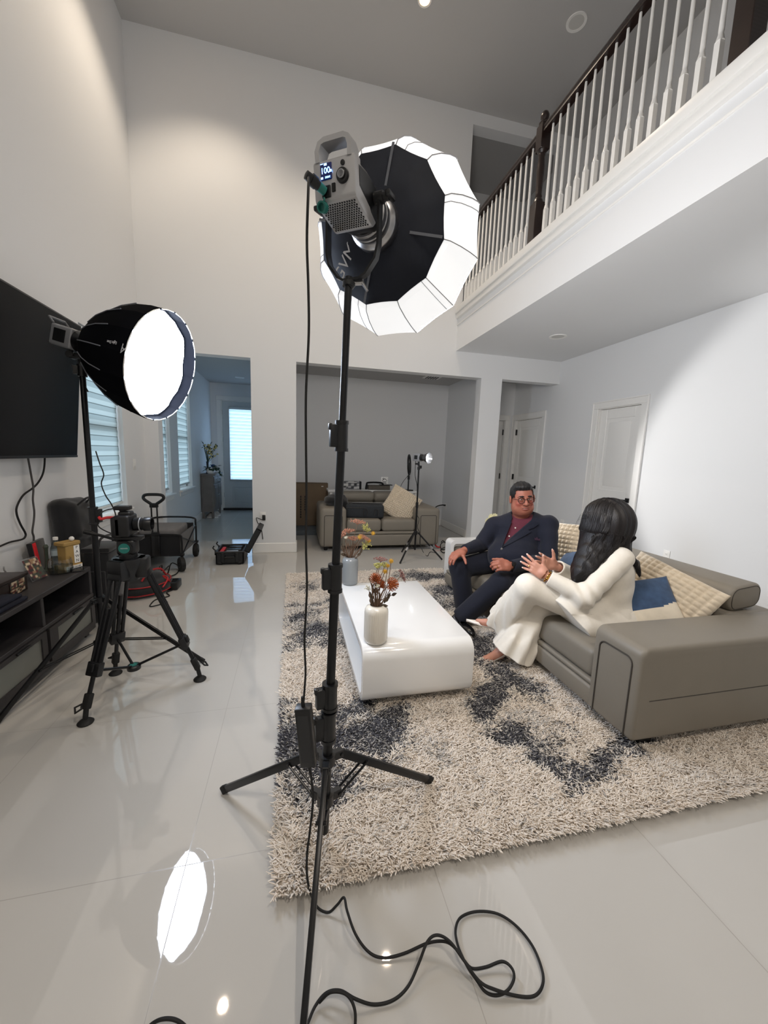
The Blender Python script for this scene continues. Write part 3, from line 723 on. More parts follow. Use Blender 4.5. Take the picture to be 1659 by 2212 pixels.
# top handle
hp = [(.046, .054, -.457), (.047, .078, -.457), (.040, .096, -.454), (.028, .102, -.452), (-.028, .102, -.452), (-.040, .096, -.454), (-.047, .078, -.457), (-.046, .054, -.457)]
hb = MB(); vs = []; fs = []
for i, (x, y, z) in enumerate(hp):
    p = Vector((x, y, 0)); q = Vector(hp[min(i+1, 7)])-Vector(hp[max(i-1, 0)]); tdir = Vector((q.x, q.y, 0)).normalized(); nrm = Vector((-tdir.y, tdir.x, 0))
    for (a_, d_) in ((-.006, -.022), (.006, -.022), (.007, 0), (.006, .022), (-.006, .022)): vs.append((x+nrm.x*a_, y+nrm.y*a_, z+d_+.008))
for i in range(7):
    for k in range(5): fs.append((i*5+k, (i+1)*5+k, (i+1)*5+(k+1) % 5, i*5+(k+1) % 5))
fs.append((4, 3, 2, 1, 0)); fs.append(tuple(35+k for k in range(5)))
hb.add(vs, fs, FL).build('handle', M_body, ML, 30)
BK = FL @ Matrix(((-1, 0, 0, 0), (0, 1, 0, 0), (0, 0, -1, -.4703), (0, 0, 0, 1)))   # rear face: x right, y up, z towards the viewer
dsp = MB().rbox((-.022, .031, 0), (.034, .037, .004), .002, 1, BK).build('display', M_lcdb, ML)
text('readout', '100', .019, M_lcd, BK @ Matrix.Translation((-.023, .032, .0025)), dsp, .0006)
text('readout', '5000K', .006, M_lcd, BK @ Matrix.Translation((-.017, .0175, .0025)), dsp, .0006)
for q in (((-.0225, .0455), (.008, .0045)), ((-.0075, .030), (.005, .005)), ((-.034, .0175), (.006, .0045)), ((-.033, .0475), (.008, .0012))): MB().box((*q[0], .0023), (*q[1], .0005), BK).build('status_icon', M_lcd, dsp)
kn = MB(); kn.lathe([(.020, -.001), (.020, .003), (.0185, .009), (.0125, .010), (.0125, .014), (.011, .0155), (0, .0155)], BK @ Matrix.Translation((.026, .013, 0)) @ Matrix.Scale(.86, 4), 32); kn.build('control_knob', M_blk, ML)
MB().lathe([(.0115, .0157), (.0095, .0162), (.0085, .0157)], BK @ Matrix.Translation((.026, .013, 0)) @ Matrix.Scale(.86, 4), 24).build('knob_ring', M_silv, ML)
MB().lathe([(.0072, -.001), (.0072, .0022), (.0055, .0032), (0, .0034)], BK @ Matrix.Translation((.027, .041, 0)) @ Matrix.Scale(.85, 4), 20).build('push_button', M_blk, ML)
b = MB(); b.rbox((-.024, -.013, .001), (.027, .028, .005), .003, 1, BK); b.build('socket_plate', M_blk, ML)
b = MB(); b.rbox((-.002, -.007, .001), (.011, .02, .004), .0015, 1, BK); b.build('power_switch', M_rub, ML)
# plug with teal collar, angled up-left, and the hanging teal cap
pa, pb = BK @ Vector((-.027, -.013, .004)), BK @ Vector((-.049, .006, .045))
dv = (pb-pa)
MB().tube([pa, pa+dv*.42], [.0105, .0115], 16).build('plug_collar', M_teal, ML)
b = MB(); b.tube([pa+dv*.40, pa+dv*.55, pa+dv*.56, pa+dv*.85, pa+dv*.86, pa+dv*1.15, pa+dv*1.18], [.0125, .0125, .0145, .0145, .0115, .0105, .006], 18); b.build('mains_plug', M_blk, ML)
cp = BK @ Vector((-.036, -.046, .002))
b = MB(); Mc_ = frame(cp, None, (BK.to_3x3() @ Vector((0, -.25, 1)))); b.lathe([(0, -.006), (.0135, -.006), (.0135, .010), (.0095, .010), (.0095, .0), (0, .0)], Mc_, 24); b.tube(catmull([BK @ Vector((-.03, -.026, .005)), BK @ Vector((-.028, -.032, .007)), BK @ Vector((-.034, -.038, .005))], 5), .0028, 8); b.build('socket_cap', M_teal, ML)
# vent grille on the sloping underside
ga, gb = Vector((0, -.0364, -.4638)), Vector((0, -.0675, -.3705)); gd = (gb-ga).normalized()
GM = FL @ frame((ga+gb)/2, (1, 0, 0), Vector((0, gd.z, -gd.y)))
if (GM.to_3x3() @ Vector((0, 0, 1))).z > 0: GM = GM @ Matrix.Rotation(PI, 4, 'X')
gl = MB()
for i in range(15):
    for j in range(13):
        x = -.0505+.0072*i+(.0036 if j % 2 else 0); y = -.043+.0072*j
        if abs(x) < .053: gl.box((x, y, .0006), (.0042, .0042, .0012), GM)
gl.build('vent_grille', M_grill, ML, smooth=False)
# yoke: U-bracket from the side pivots to the spigot on the stand
XLc = FL.to_3x3() @ Vector((1, 0, 0)); up = Vector((0, 0, 1)); yb = PIV+up*-.205
yo = MB(); pts = []
for (x, dz) in ((.082, .0), (.082, -.12), (.074, -.155), (.045, -.192), (.025, -.203), (-.025, -.203), (-.045, -.192), (-.074, -.155), (-.082, -.12), (-.082, 0)): pts.append(PIV+XLc*x+up*dz)
vs = []; fs = []
wd = AX*.0125
for i, p in enumerate(pts):
    q = pts[min(i+1, 9)]-pts[max(i-1, 0)]; t_ = q.normalized(); nr = t_.cross(AX).normalized()
    for (a_, d_) in ((-.0035, -1), (.0035, -1), (.0035, 1), (-.0035, 1)): vs.append(p+nr*a_+wd*d_)
for i in range(9):
    for k in range(4): fs.append((i*4+k, (i+1)*4+k, (i+1)*4+(k+1) % 4, i*4+(k+1) % 4))
fs += [(3, 2, 1, 0), (36, 37, 38, 39)]
yo.add(vs, fs).build('yoke', M_blkm, ML, 60)
for sg in (-1, 1):
    b = MB(); p = PIV+XLc*.082*sg; o_ = XLc*sg
    b.cyl(p-o_*.016, p+o_*.010, .016, n=20); b.cyl(p+o_*.010, p+o_*.026, .011, n=16); M = frame(p+o_*.03, AX, o_); b.rbox((0, 0, 0), (.05, .014, .016), .004, 2, M); b.build('tilt_lock', M_blk, ML)
b = MB(); sp = lean(1.86); b.cyl(sp, yb+up*-.002, .015, n=20); b.cyl(sp+up*-.0, sp+up*.012, .0175, n=20); b.build('spigot_receiver', M_blk, ML)
b = MB(); q = (sp+yb)/2; o_ = Vector((.9, -.35, 0)).normalized(); b.cyl(q, q+o_*.035, .006, n=10); b.tube([q+o_*.035+Vector((0, 0, .012)), q+o_*.037, q+o_*.052+Vector((0, 0, -.022))], [.004, .005, .004], 8); b.build('locking_lever', M_chr, ML)
# ---- power adapter hanging from the lamp lead
AD = thing('power_adapter', 'black power adapter hanging beside the tall light stand, its cord coiled on the floor', 'power adapter', at(662, 1590, y=1.05))
top, bot = at(655, 1525, y=1.06), at(668, 1650, y=1.06)
Mx = frame((top+bot)/2, (1, -.25, 0), (top-bot).normalized()); Ln = (top-bot).length
MB().rbox((0, 0, 0), (.047, .034, Ln), .004, 2, Mx).build('adapter_body', M_blk, AD)
b = MB(); b.box((0, -.0172, 0), (.032, .001, Ln*.8), Mx); b.build('adapter_label', mat('adapter_label', (30, 31, 34), .5), AD)
lead = [pb, at(666, 410, y=.985), at(663, 520, y=1.0), at(666, 620, y=1.01), at(667, 720, y=1.02), at(661, 850, y=1.03), at(661, 960, y=1.04), at(662, 1060, y=1.05), at(661, 1180, y=1.055), at(663, 1270, y=1.06), at(658, 1380, y=1.06), at(660, 1450, y=1.06), at(657, 1500, y=1.06), top]
MB().tube(catmull(lead, 8), .0032, 10).build('lamp_lead', M_rub, AD)
MB().cyl(top, top+(top-bot).normalized()*.03, .006, .004, n=10).build('strain_relief', M_rub, AD); MB().cyl(bot, bot-(top-bot).normalized()*.03, .006, .004, n=10).build('strain_relief', M_rub, AD)
mains = [bot, at(676, 1720, y=1.06), at(670, 1790, y=1.05), at(663, 1850, y=1.03), at(665, 1905, z=.05), at(682, 1955, z=.02), at(708, 1971, z=.008)]
for px, py, z in ((728, 1955, .03), (743, 1939, .05), (750, 1968, .05), (768, 2018, .03), (796, 2056, .012), (828, 2069, .008), (872, 2060, .012), (925, 2037, .03), (962, 2034, .045), (985, 2050, .045), (1003, 2075, .03), (1020, 2092, .015), (1050, 2089, .012), (1085, 2077, .02), (1106, 2092, .02), (1110, 2115, .015), (1096, 2140, .01), (1072, 2150, .008), (1048, 2142, .012), (1028, 2115, .02), (1008, 2085, .03), (990, 2045, .03), (984, 2010, .015), (995, 1982, .008), (1030, 1969, .008), (1075, 1974, .008), (1115, 2000, .01), (1150, 2043, .01), (1171, 2095, .01), (1172, 2128, .008), (1155, 2151, .008), (1120, 2152, .008), (1070, 2138, .02), (1036, 2120, .03), (1000, 2072, .05), (972, 2034, .055), (945, 2020, .055), (924, 2033, .05), (905, 2080, .03), (882, 2130, .015), (850, 2160, .01), (808, 2170, .01), (768, 2158, .025), (735, 2140, .03), (705, 2145, .02), (680, 2175, .01), (655, 2230, .008), (600, 2300, .008)):
    mains.append(at(px, py, z=z))
MB().tube(catmull(mains, 6), .0036, 10).build('mains_lead', M_rub, AD)
cb = thing('extension_cable', 'black cable end arching at the bottom edge of the floor, left of the stand foot', 'cable', at(355, 2215, z=0))
MB().tube(catmull([at(300, 2260, z=.004), at(318, 2222, z=.02), at(345, 2203, z=.035), at(378, 2203, z=.035), at(405, 2224, z=.02), at(425, 2270, z=.004)], 8), .004, 10).build('cable_sheath', M_rub, cb)
cb = thing('extension_cable', 'short black cable bending down out of the picture beside the coiled mains cord', 'cable', at(765, 2200, z=0))
MB().tube(catmull([at(690, 2165, z=.015), at(715, 2143, z=.04), at(748, 2148, z=.04), at(766, 2180, z=.03), at(766, 2230, z=.01), at(755, 2300, z=.006)], 8), .0036, 10).build('cable_sheath', M_rub, cb)

# ---- left light: deep parabolic softbox
SL = thing('studio_light', 'black deep parabolic softbox with glowing white face on a black stand beside the television', 'studio light', (-1.2, 2.69, 0))
light_stand(SL, (-1.205, 2.69, 0), [(-.566, 2.515, .012), (-1.41, 2.07, .012), (-1.30, 3.21, .012)], .40, .13,
            [(.10, .95, .0175), (.90, 1.80, .0155)], .0125, brace_t=.62)
b = MB(); clamp_mb(b, (-1.205, 2.69, .94), .0175, (1, -.3, 0), .1); b.build('tube_clamp', M_blk, SL)
b = MB(); clamp_mb(b, (-1.205, 2.69, 1.80), .0155, (-1, -.3, 0), .06); b.build('tube_clamp', M_blk, SL)
C2 = at(335, 788, y=2.55); A2 = Vector((.891, -.263, -.246)).normalized()
F2 = frame(C2, A2.cross(Vector((0, 0, 1)))*-1, A2); R2 = .312
shell = [(R2*1.0, .052), (R2, 0), (.297, -.085), (.262, -.175), (.212, -.26), (.152, -.335), (.098, -.385), (.062, -.41)]
def rf16(a, z):
    u = (a/(2*PI/16)) % 1; return math.cos(PI/16)/math.cos(2*PI/16*(u-.5))
M_shell = mat('black_softbox_shell', (12, 13, 17), .9, spec=.03, nscale=14, namt=.2)
b = MB(); b.lathe(shell+[(.058, -.405)]+[(r-.004, z) for r, z in shell[::-1][1:]], F2, 64, closed=True, rf=rf16); SHL = b.build('softbox_shell', M_shell, SL, sharp=14)
def face(u, v):
    r = (R2-.014)*u; a = 2*PI*v; q = rf16(a, 0); w = .006*math.sin(7*a+9*u)*u+.005*math.sin(3*a-14*u)*u
    return F2 @ Vector((r*q*math.cos(a), r*q*math.sin(a), -.012+.03*(1-u*u)*.4+w))
MB().grid(face, 20, 64).build('diffuser', M_soft, SL, sharp=None)
b = MB(); ri = MB()
for k in range(16):
    a = 2*PI*(k+.5)/16
    p, q = a-2*PI/16*.42, a+2*PI/16*.42
    P_ = [F2 @ Vector((R2*.985*math.cos(t), R2*.985*math.sin(t), .053)) for t in (p, (p+q)/2, q)]
    b.tube(P_, .0032, 6)
    a = 2*PI*k/16
    ri.tube([F2 @ Vector(((r+.003)*math.cos(a), (r+.003)*math.sin(a), z)) for r, z in shell[2:6]], .0028, 6)
b.build('velcro_edge', M_trim, SL); ri.build('rib_sleeve', M_tape, SL)
a = math.radians(196); rm = .245; 
def shell_frame(a, z, rr, roll):
    n_ = F2.to_3x3() @ Vector((math.cos(a)*.86, math.sin(a)*.86, -.5)); x_ = F2.to_3x3() @ Vector((0, 0, 1))
    return frame(F2 @ Vector((rr*math.cos(a), rr*math.sin(a), z)), x_, n_) @ Matrix.Rotation(roll, 4, 'Z')
def on_shell(px, py):
    best = None
    for i in range(len(shell)-1):
        for t in np.linspace(0, 1, 8):
            r = shell[i][0]*(1-t)+shell[i+1][0]*t; z = shell[i][1]*(1-t)+shell[i+1][1]*t
            for a in np.linspace(0, 2*PI, 121):
                q = F2 @ Vector((r*math.cos(a), r*math.sin(a), z)); nn = F2.to_3x3() @ Vector((math.cos(a), math.sin(a), -.45)); 
                if nn.dot(Vector((0, 0, CAMH))-q) < 0: continue
                c = CAMR.T @ (np.array(q)-np.array([0, 0, CAMH])); e = math.hypot(PCX+FPX*c[0]/c[2]-px, PCY+FPX*c[1]/c[2]-py)
                if best is None or e < best[0]: best = (e, q, nn)
    return best[1], best[2].normalized()
for s_, sz, (px, py), (qx, qy) in (('A', .062, (267, 752), (255, 747)), ('Light Dome', .021, (240, 742), (228, 737))):
    q, nn = on_shell(px, py); q2, _ = on_shell(qx, qy); text('printed_logo', s_, sz, M_prnt, frame(q+nn*.004, q2-q, nn), SHL, .0008)
HB = F2 @ Matrix.Translation((0, 0, -.41))
b = MB(); b.lathe([(.05, .012), (.062, .012), (.066, -.0), (.06, -.012), (.06, -.05), (.05, -.06)], HB, 32); b.build('speed_ring', M_blk, SL)
b = MB(); b.rbox((0, 0, -.115), (.115, .115, .13), .012, 3, HB); b.build('lamp_housing', M_silv, SL)
b = MB()
for k in range(6): b.box((0, .0585, -.075-.016*k), (.08, .003, .007), HB); 
b.rbox((-.0585, 0, -.12), (.003, .07, .07), .001, 1, HB); b.rbox((.0585, 0, -.12), (.003, .07, .07), .001, 1, HB); b.build('vent_panel', M_blk, SL)
b = MB(); b.tube([HB @ Vector((-.05, .06, -.17)), HB @ Vector((-.05, .085, -.20)), HB @ Vector((.05, .085, -.20)), HB @ Vector((.05, .06, -.17))], .006, 8); b.build('handle', M_silv, SL)
b = MB(); hp_ = HB @ Vector((0, -.058, -.09)); st = Vector((-1.205, 2.69, 1.83))
b.tube([st, st+Vector((0, 0, .05)), hp_+Vector((0, 0, -.03)), hp_], [.014, .016, .017, .014], 14); b.cyl(hp_+Vector((-.0, -.03, -.03)), hp_+Vector((0, .03, -.03)), .02, n=14); M = frame(hp_+Vector((.02, -.045, -.05)), (1, 0, -.3), (0, 0, 1)); b.rbox((.03, 0, 0), (.09, .012, .012), .004, 2, M)
b.build('tilt_bracket', M_blk, SL)
b = MB(); b.tube(catmull([HB @ Vector((-.03, -.04, -.18)), at(168, 745, y=2.72), at(173, 780, y=2.72), at(178, 820, y=2.70), at(190, 846, y=2.67)], 8), .004, 8); b.build('lamp_cable', M_rub, SL)
lc = thing('lamp_cable', 'thin black cable hanging in loops from the softbox stand down to the camcorder tripod', 'cable', at(222, 1050, y=2.66))
MB().tube(catmull([at(207, 975, y=2.68), at(215, 1000, y=2.62), at(224, 1025, y=2.6), at(219, 1045, y=2.6), at(228, 1070, y=2.55), at(241, 1090, y=2.5), at(250, 1115, y=2.4), at(244, 1140, y=2.38), at(245, 1148, y=2.36), at(262, 1165, y=2.33)], 8), .0035, 8).build('cable_sheath', M_rub, lc)

# ---- small rear light on a stand in the far opening
RL = thing('studio_light', 'small lit lamp with silver reflector on a thin black stand before the rear sofa', 'studio light', (1.6, 4.84, 0))
c = Vector((1.602, 4.84, 0)); hubz = at(899, 1150, y=4.84).z
for f in ((1.333, 4.607, .008), (1.954, 4.718, .008), (1.52, 5.183, .008)):
    f = Vector(f); d = Vector((f.x-c.x, f.y-c.y, 0)).normalized(); a_ = Vector((c.x, c.y, hubz))+d*.03
    l = MB().tube([a_, f], .0115, 10).build('leg', M_blkm, RL); k_ = a_+(f-a_)*.55
    MB().cyl(a_+(f-a_)*.5, a_+(f-a_)*.6, .016, n=12).build('leg_lock', M_chr, l)
    MB().tube([Vector((c.x, c.y, .14)), k_], .006, 8).build('brace', M_blkm, RL)
b = MB(); b.cyl(c+Vector((0, 0, .12)), c+Vector((0, 0, .75)), .0125, n=12); b.cyl(c+Vector((0, 0, .7)), c+Vector((0, 0, 1.27)), .0105, n=12); b.build('column_tube', M_blkm, RL)
b = MB(); b.cyl(c+Vector((0, 0, hubz-.03)), c+Vector((0, 0, hubz+.02)), .024, n=14); b.cyl(c+Vector((0, 0, .70)), c+Vector((0, 0, .77)), .019, n=14); b.cyl(c+Vector((0, 0, 1.20)), c+Vector((0, 0, 1.24)), .018, n=14); b.build('tube_clamp', M_blk, RL)
AZ = math.radians(-52); AR = Vector((math.cos(AZ), math.sin(AZ), -.03)).normalized(); HC = at(905, 988, y=4.84)
FR = frame(HC, AR.cross(Vector((0, 0, 1)))*-1, AR)
MB().rbox((0, 0, -.02), (.085, .105, .105), .008, 2, FR).build('lamp_housing', M_silv, RL)
b = MB(); b.cyl(FR @ Vector((0, 0, .03)), FR @ Vector((0, 0, .085)), .042, n=24); b.rbox((.044, 0, -.02), (.006, .05, .05), .004, 1, FR); b.rbox((-.044, 0, -.02), (.006, .05, .05), .004, 1, FR); b.build('front_barrel', M_blk, RL)
b = MB(); b.lathe([(.042, .08), (.05, .10), (.064, .135), (.076, .16), (.073, .16), (.06, .132), (.045, .10), (.03, .088)], FR, 36); b.build('reflector', M_chr, RL)
M_bulb = mat('lamp_emitter', (255, 255, 255), .5, emit=(245, 250, 255), estr=26)
MB().lathe([(.044, .098), (.046, .108), (.03, .118), (0, .122)], FR, 24).build('emitter', M_bulb, RL)
b = MB(); jb = HC+Vector((0, 0, -.055)); b.tube([c+Vector((0, 0, 1.26)), jb+Vector((0, 0, -.05)), jb], [.011, .014, .012], 10); b.rbox(jb+Vector((.02, 0, -.07)), (.05, .02, .04), .006, 2); b.rbox(jb+Vector((-.025, 0, -.03)), (.05, .016, .024), .006, 2); b.build('tilt_bracket', M_blk, RL)
b = MB(); b.tube(catmull([HC+Vector((-.05, -.02, -.05)), at(897, 1010, y=4.8), at(897, 1030, y=4.8), at(901, 1050, y=4.82), at(900, 1085, y=4.82), at(900, 1110, y=4.82), at(905, 1120, y=4.82), at(904, 1128, y=4.82), at(902, 1140, y=4.8), at(908, 1155, y=4.8), at(908, 1175, y=4.8), at(914, 1192, z=.01), at(923, 1201, z=.005), at(930, 1192, z=.005), at(945, 1196, z=.005)], 6), .004, 8); b.build('lamp_cable', M_rub, RL)

# ---- ring light on the white console behind the rear sofa
RG = thing('ring_light', 'thin ring light on a black pole standing on the white table behind the rear sofa', 'ring light', at(882, 1062, y=6.35))
rc = at(884, 1004, y=6.35); ax = Vector((.88, -.40, .05)).normalized(); Fg = frame(rc, ax.cross(Vector((0, 0, 1)))*-1, ax)
b = MB(); b.tube([Fg @ Vector((.145*math.cos(t), .165*math.sin(t), 0)) for t in np.linspace(0, 2*PI, 33)[:-1]], .016, 8, closed=True); b.build('ring_tube', M_blk, RG)
b = MB(); b.rbox(rc+Vector((0, 0, -.03)), (.02, .03, .13), .004, 1); b.build('phone_clip', M_blk, RG)
gz = at(884, 1065, y=6.35); b = MB(); b.cyl((rc.x, rc.y, gz.z), (rc.x, rc.y, rc.z-.165), .012, n=10); b.cyl((rc.x, rc.y, rc.z-.25), (rc.x, rc.y, rc.z-.19), .02, n=10); b.build('pole', M_blkm, RG)
b = MB(); b.cyl((rc.x, rc.y, .787), (rc.x, rc.y, .80), .09, n=24); b.build('round_base', M_blk, RG)
b = MB(); b.tube(catmull([rc+Vector((0, 0, -.17)), rc+Vector((-.1, 0, -.3)), rc+Vector((-.14, 0, -.42)), rc+Vector((-.06, -.02, -.5)), rc+Vector((-.1, -.02, -.585))], 8), .004, 8); b.build('usb_cable', M_rub, RG)

# ---- video tripod with camcorder
TP = thing('tripod', 'black twin-tube video tripod with mid-level spreader and fluid head beside the media console', 'tripod', (-.87, 2.28, 0))
ap = Vector((-.872, 2.29, .74)); feet = [Vector((-1.007, 2.022, 0)), Vector((-.546, 2.322, 0)), Vector((-1.053, 2.475, 0))]
sprd = Vector((-.885, 2.30, .13))
for f in feet:
    d = Vector((f.x-ap.x, f.y-ap.y, 0)).normalized(); n_ = Vector((-d.y, d.x, 0)); a = ap+d*.065; ft = f+Vector((0, 0, .05))
    v_ = ft-a; l = MB()
    for sg in (-1, 1): l.tube([a+n_*sg*.028, a+v_*.68+n_*sg*.024], .0108, 10)
    l.tube([a+v_*.30, a+v_*.9], .011, 10)
    Mq = frame(a, n_, v_.normalized()); l.rbox((0, 0, .03), (.085, .036, .09), .008, 2, Mq)
    leg = l.build('leg', M_blkm, TP)
    M2 = frame(a+v_*.68, n_, v_.normalized()); q = MB(); q.rbox((0, 0, .02), (.075, .034, .07), .006, 2, M2); q.rbox((0, .02, .01), (.03, .02, .04), .005, 2, M2); q.build('leg_lock', M_blk, leg)
    M3 = frame(ft-v_.normalized()*.06, n_, v_.normalized()); q = MB(); q.rbox((0, 0, 0), (.036, .03, .075), .006, 2, M3); q.tube([M3 @ Vector((0, 0, .03)), f+Vector((0, 0, .022))], .012, 10)
    q.tube([f+d*.03+Vector((0, 0, .10))+n_*.02, f+d*.045+Vector((0, 0, .085))+n_*.0, f+d*.03+Vector((0, 0, .10))-n_*.02, f+d*.012+Vector((0, 0, .11))], .005, 8, closed=True); q.build('foot_strap', M_rub, leg)
    q = MB(); q.lathe([(0, .0), (.034, .0), (.036, .006), (.028, .014), (.015, .022), (0, .024)], Matrix.Translation((f.x, f.y, 0)), 20); q.build('rubber_foot', M_rub, leg)
    MB().tube([sprd, a+v_*.72], .0075, 8).build('spreader_arm', M_blkm, TP)
b = MB(); b.lathe([(0, -.014), (.034, -.014), (.036, .006), (.03, .012), (0, .012)], Matrix.Translation(sprd), 24); b.build('spreader_hub', M_blk, TP)
MB().lathe([(0, .0122), (.02, .0122), (.02, .0135), (0, .0135)], Matrix.Translation(sprd), 24).build('hub_badge', M_teal, TP)
b = MB(); Ma = Matrix.Translation(ap); b.lathe([(0, -.09), (.045, -.09), (.066, -.03), (.082, .02), (.078, .035), (0, .035)], Ma, 28); b.build('bowl', M_blk, TP)
for f in feet:
    d = Vector((f.x-ap.x, f.y-ap.y, 0)).normalized(); M = frame(ap+d*.062, d, (0, 0, 1)); MB().rbox((.004, 0, -.02), (.06, .095, .11), .012, 2, M).build('leg_bracket', M_blk, TP)
b = MB(); b.cyl(ap+Vector((0, 0, .035)), ap+Vector((0, 0, .06)), .043, n=24); b.rbox(ap+Vector((0, 0, .095)), (.09, .08, .085), .016, 3); b.rbox(ap+Vector((.01, 0, .142)), (.13, .06, .02), .005, 2); b.cyl(ap+Vector((0, -.038, .095)), ap+Vector((0, -.05, .095)), .036, n=24); b.build('fluid_head', M_blk, TP)
Mt = frame(ap+Vector((0, -.0505, .095)), (1, 0, 0), (0, -1, 0)); MB().lathe([(0, 0), (.027, 0), (.027, .002), (0, .002)], Mt, 28).build('head_badge', M_teal, TP)
text('badge_text', 'NEEWER', .009, M_prnt, frame(ap+Vector((0, -.0527, .095)), (1, 0, 0), (0, -1, 0)), TP, .0005)
MB().tube(catmull([ap+Vector((-.03, .045, .10)), ap+Vector((-.11, .06, .13)), ap+Vector((-.2, .07, .155)), ap+Vector((-.235, .072, .165))], 6), [.008]*12+[.012]*7, 10).build('pan_handle', M_blk, TP)
# camcorder / mirrorless body pointing towards the sofa (+x)
CM = thing('camera', 'black video camera on the tripod with its lens pointing at the sofa', 'camera', ap+Vector((0, 0, .153)))
k0 = ap+Vector((0.0, 0, .153))
b = MB(); b.rbox(k0+Vector((-.005, 0, .06)), (.075, .125, .115), .012, 3); b.rbox(k0+Vector((-.03, -.045, .055)), (.05, .035, .11), .012, 3); b.rbox(k0+Vector((.0, .0, .122)), (.06, .06, .026), .01, 3); b.build('camera_body', M_blk, CM)
b = MB(); Ml = frame(k0+Vector((.03, .01, .062)), (0, 1, 0), (1, 0, 0)); b.lathe([(.03, 0), (.036, .006), (.036, .03), (.033, .032), (.033, .05), (.039, .054), (.039, .085), (.036, .09), (.031, .09), (.029, .07), (0, .066)], Ml, 32); b.build('lens', M_blkm, CM)
b = MB(); b.lathe([(.0365, .0), (.0372, .001), (.0372, .004), (.0365, .005)], frame(k0+Vector((.062, .01, .062)), (0, 1, 0), (1, 0, 0)), 32); b.build('lens_ring', M_silv, CM)
b = MB(); b.rbox(k0+Vector((-.015, .005, .152)), (.075, .05, .022), .005, 2); b.rbox(k0+Vector((-.015, .005, .138)), (.03, .025, .01), .003, 1); b.build('wireless_receiver', M_blk, CM)
b = MB()
for q in range(5): b.rbox(k0+Vector((-.045, -.02, .03+.014*q)), (.004, .03, .006), .002, 1)
b.build('side_button', M_silv, CM)
b = MB(); b.tube(catmull([k0+Vector((-.045, -.01, .10)), k0+Vector((-.075, -.03, .105)), k0+Vector((-.10, -.045, .10)), k0+Vector((-.11, -.04, .11))], 6), .007, 8); b.build('red_strap', M_red, CM)
b = MB(); b.tube(catmull([k0+Vector((-.05, .0, .15)), k0+Vector((-.09, -.02, .14)), k0+Vector((-.11, -.04, .115)), k0+Vector((-.115, -.04, .06)), k0+Vector((-.06, -.03, .02)), k0+Vector((-.04, -.03, .04))], 6), .003, 8); b.build('signal_cable', M_rub, CM)
# lamps
def spot(name, p, d, e, col, size, blend, rad):
    l = bpy.data.lights.new(name, 'SPOT'); l.energy = e; l.color = col; l.spot_size = math.radians(size); l.spot_blend = blend; l.shadow_soft_size = rad
    o = bpy.data.objects.new(name, l); COL.objects.link(o); o.matrix_world = frame(p, None, -Vector(d)); return o
spot('rear_lamp_beam', FR @ Vector((0, 0, .15)), AR, 86, (1, .98, .96), 66, .35, .03)
for nm, p, e in (('pot_beam', (1.262, 4.33, ZC-.02), 66), ('pot_beam', (-.92, 4.31, ZC-.02), 62), ('pot_beam', (1.2, -1.7, ZC-.02), 165), ('pot_beam', (-.4, -1.7, ZC-.02), 80)):
    spot(nm, p, (0, 0, -1), e, (1, .84, .66) if p[1] > 0 else (1, .89, .76), 115, .6, .05)
# ================================================================ FURNITURE
M_leath = mat('taupe_grey_leather', (128, 122, 112), .46, spec=.4, nscale=5, namt=.06, bscale=180, bstr=.16, bdist=.0012)
M_pipe = mat('dark_seam_thread', (58, 54, 49), .8)
M_leg = mat('black_metal_leg', (16, 16, 18), .4, metal=.4)
# ---- coffee table: one bent slab, open towards the sides
def ring_outline(w, h, r, n=8): return rrect(w, h, r, n)
CT = thing('coffee_table', 'low white gloss coffee table shaped as a rounded hollow loop on the shaggy rug', 'coffee table', (.66, 2.35, 0))
y0, y1, zt, zb, x0, x1 = 1.815, 2.915, .378, .062, .35, .975
Mct = Matrix(((0, 0, 1, x0), (1, 0, 0, (y0+y1)/2), (0, 1, 0, (zt+zb)/2), (0, 0, 0, 1)))
o_ = ring_outline(y1-y0, zt-zb, .075, 10); i_ = ring_outline(y1-y0-.072, zt-zb-.072, .045, 10)
bm = bmesh.new(); _b = MB().ring(o_, i_, x1-x0)
for v in _b.v: bm.verts.new(v)
bm.verts.ensure_lookup_table()
for f in _b.f: bm.faces.new([bm.verts[k] for k in f])
bmesh.ops.recalc_face_normals(bm, faces=bm.faces)
es = [e for e in bm.edges if len(e.link_faces) == 2 and e.calc_face_angle(0) > 1.2]
bmesh.ops.bevel(bm, geom=es, offset=.003, segments=2, profile=.5, affect='EDGES')
MB().bm(bm, Mct).build('slab', M_lac, CT, 30)
MB().box2((x0+.06, y0+.12, .03), (x1-.06, y1-.12, zb+.004)).build('plinth', M_blk, CT)

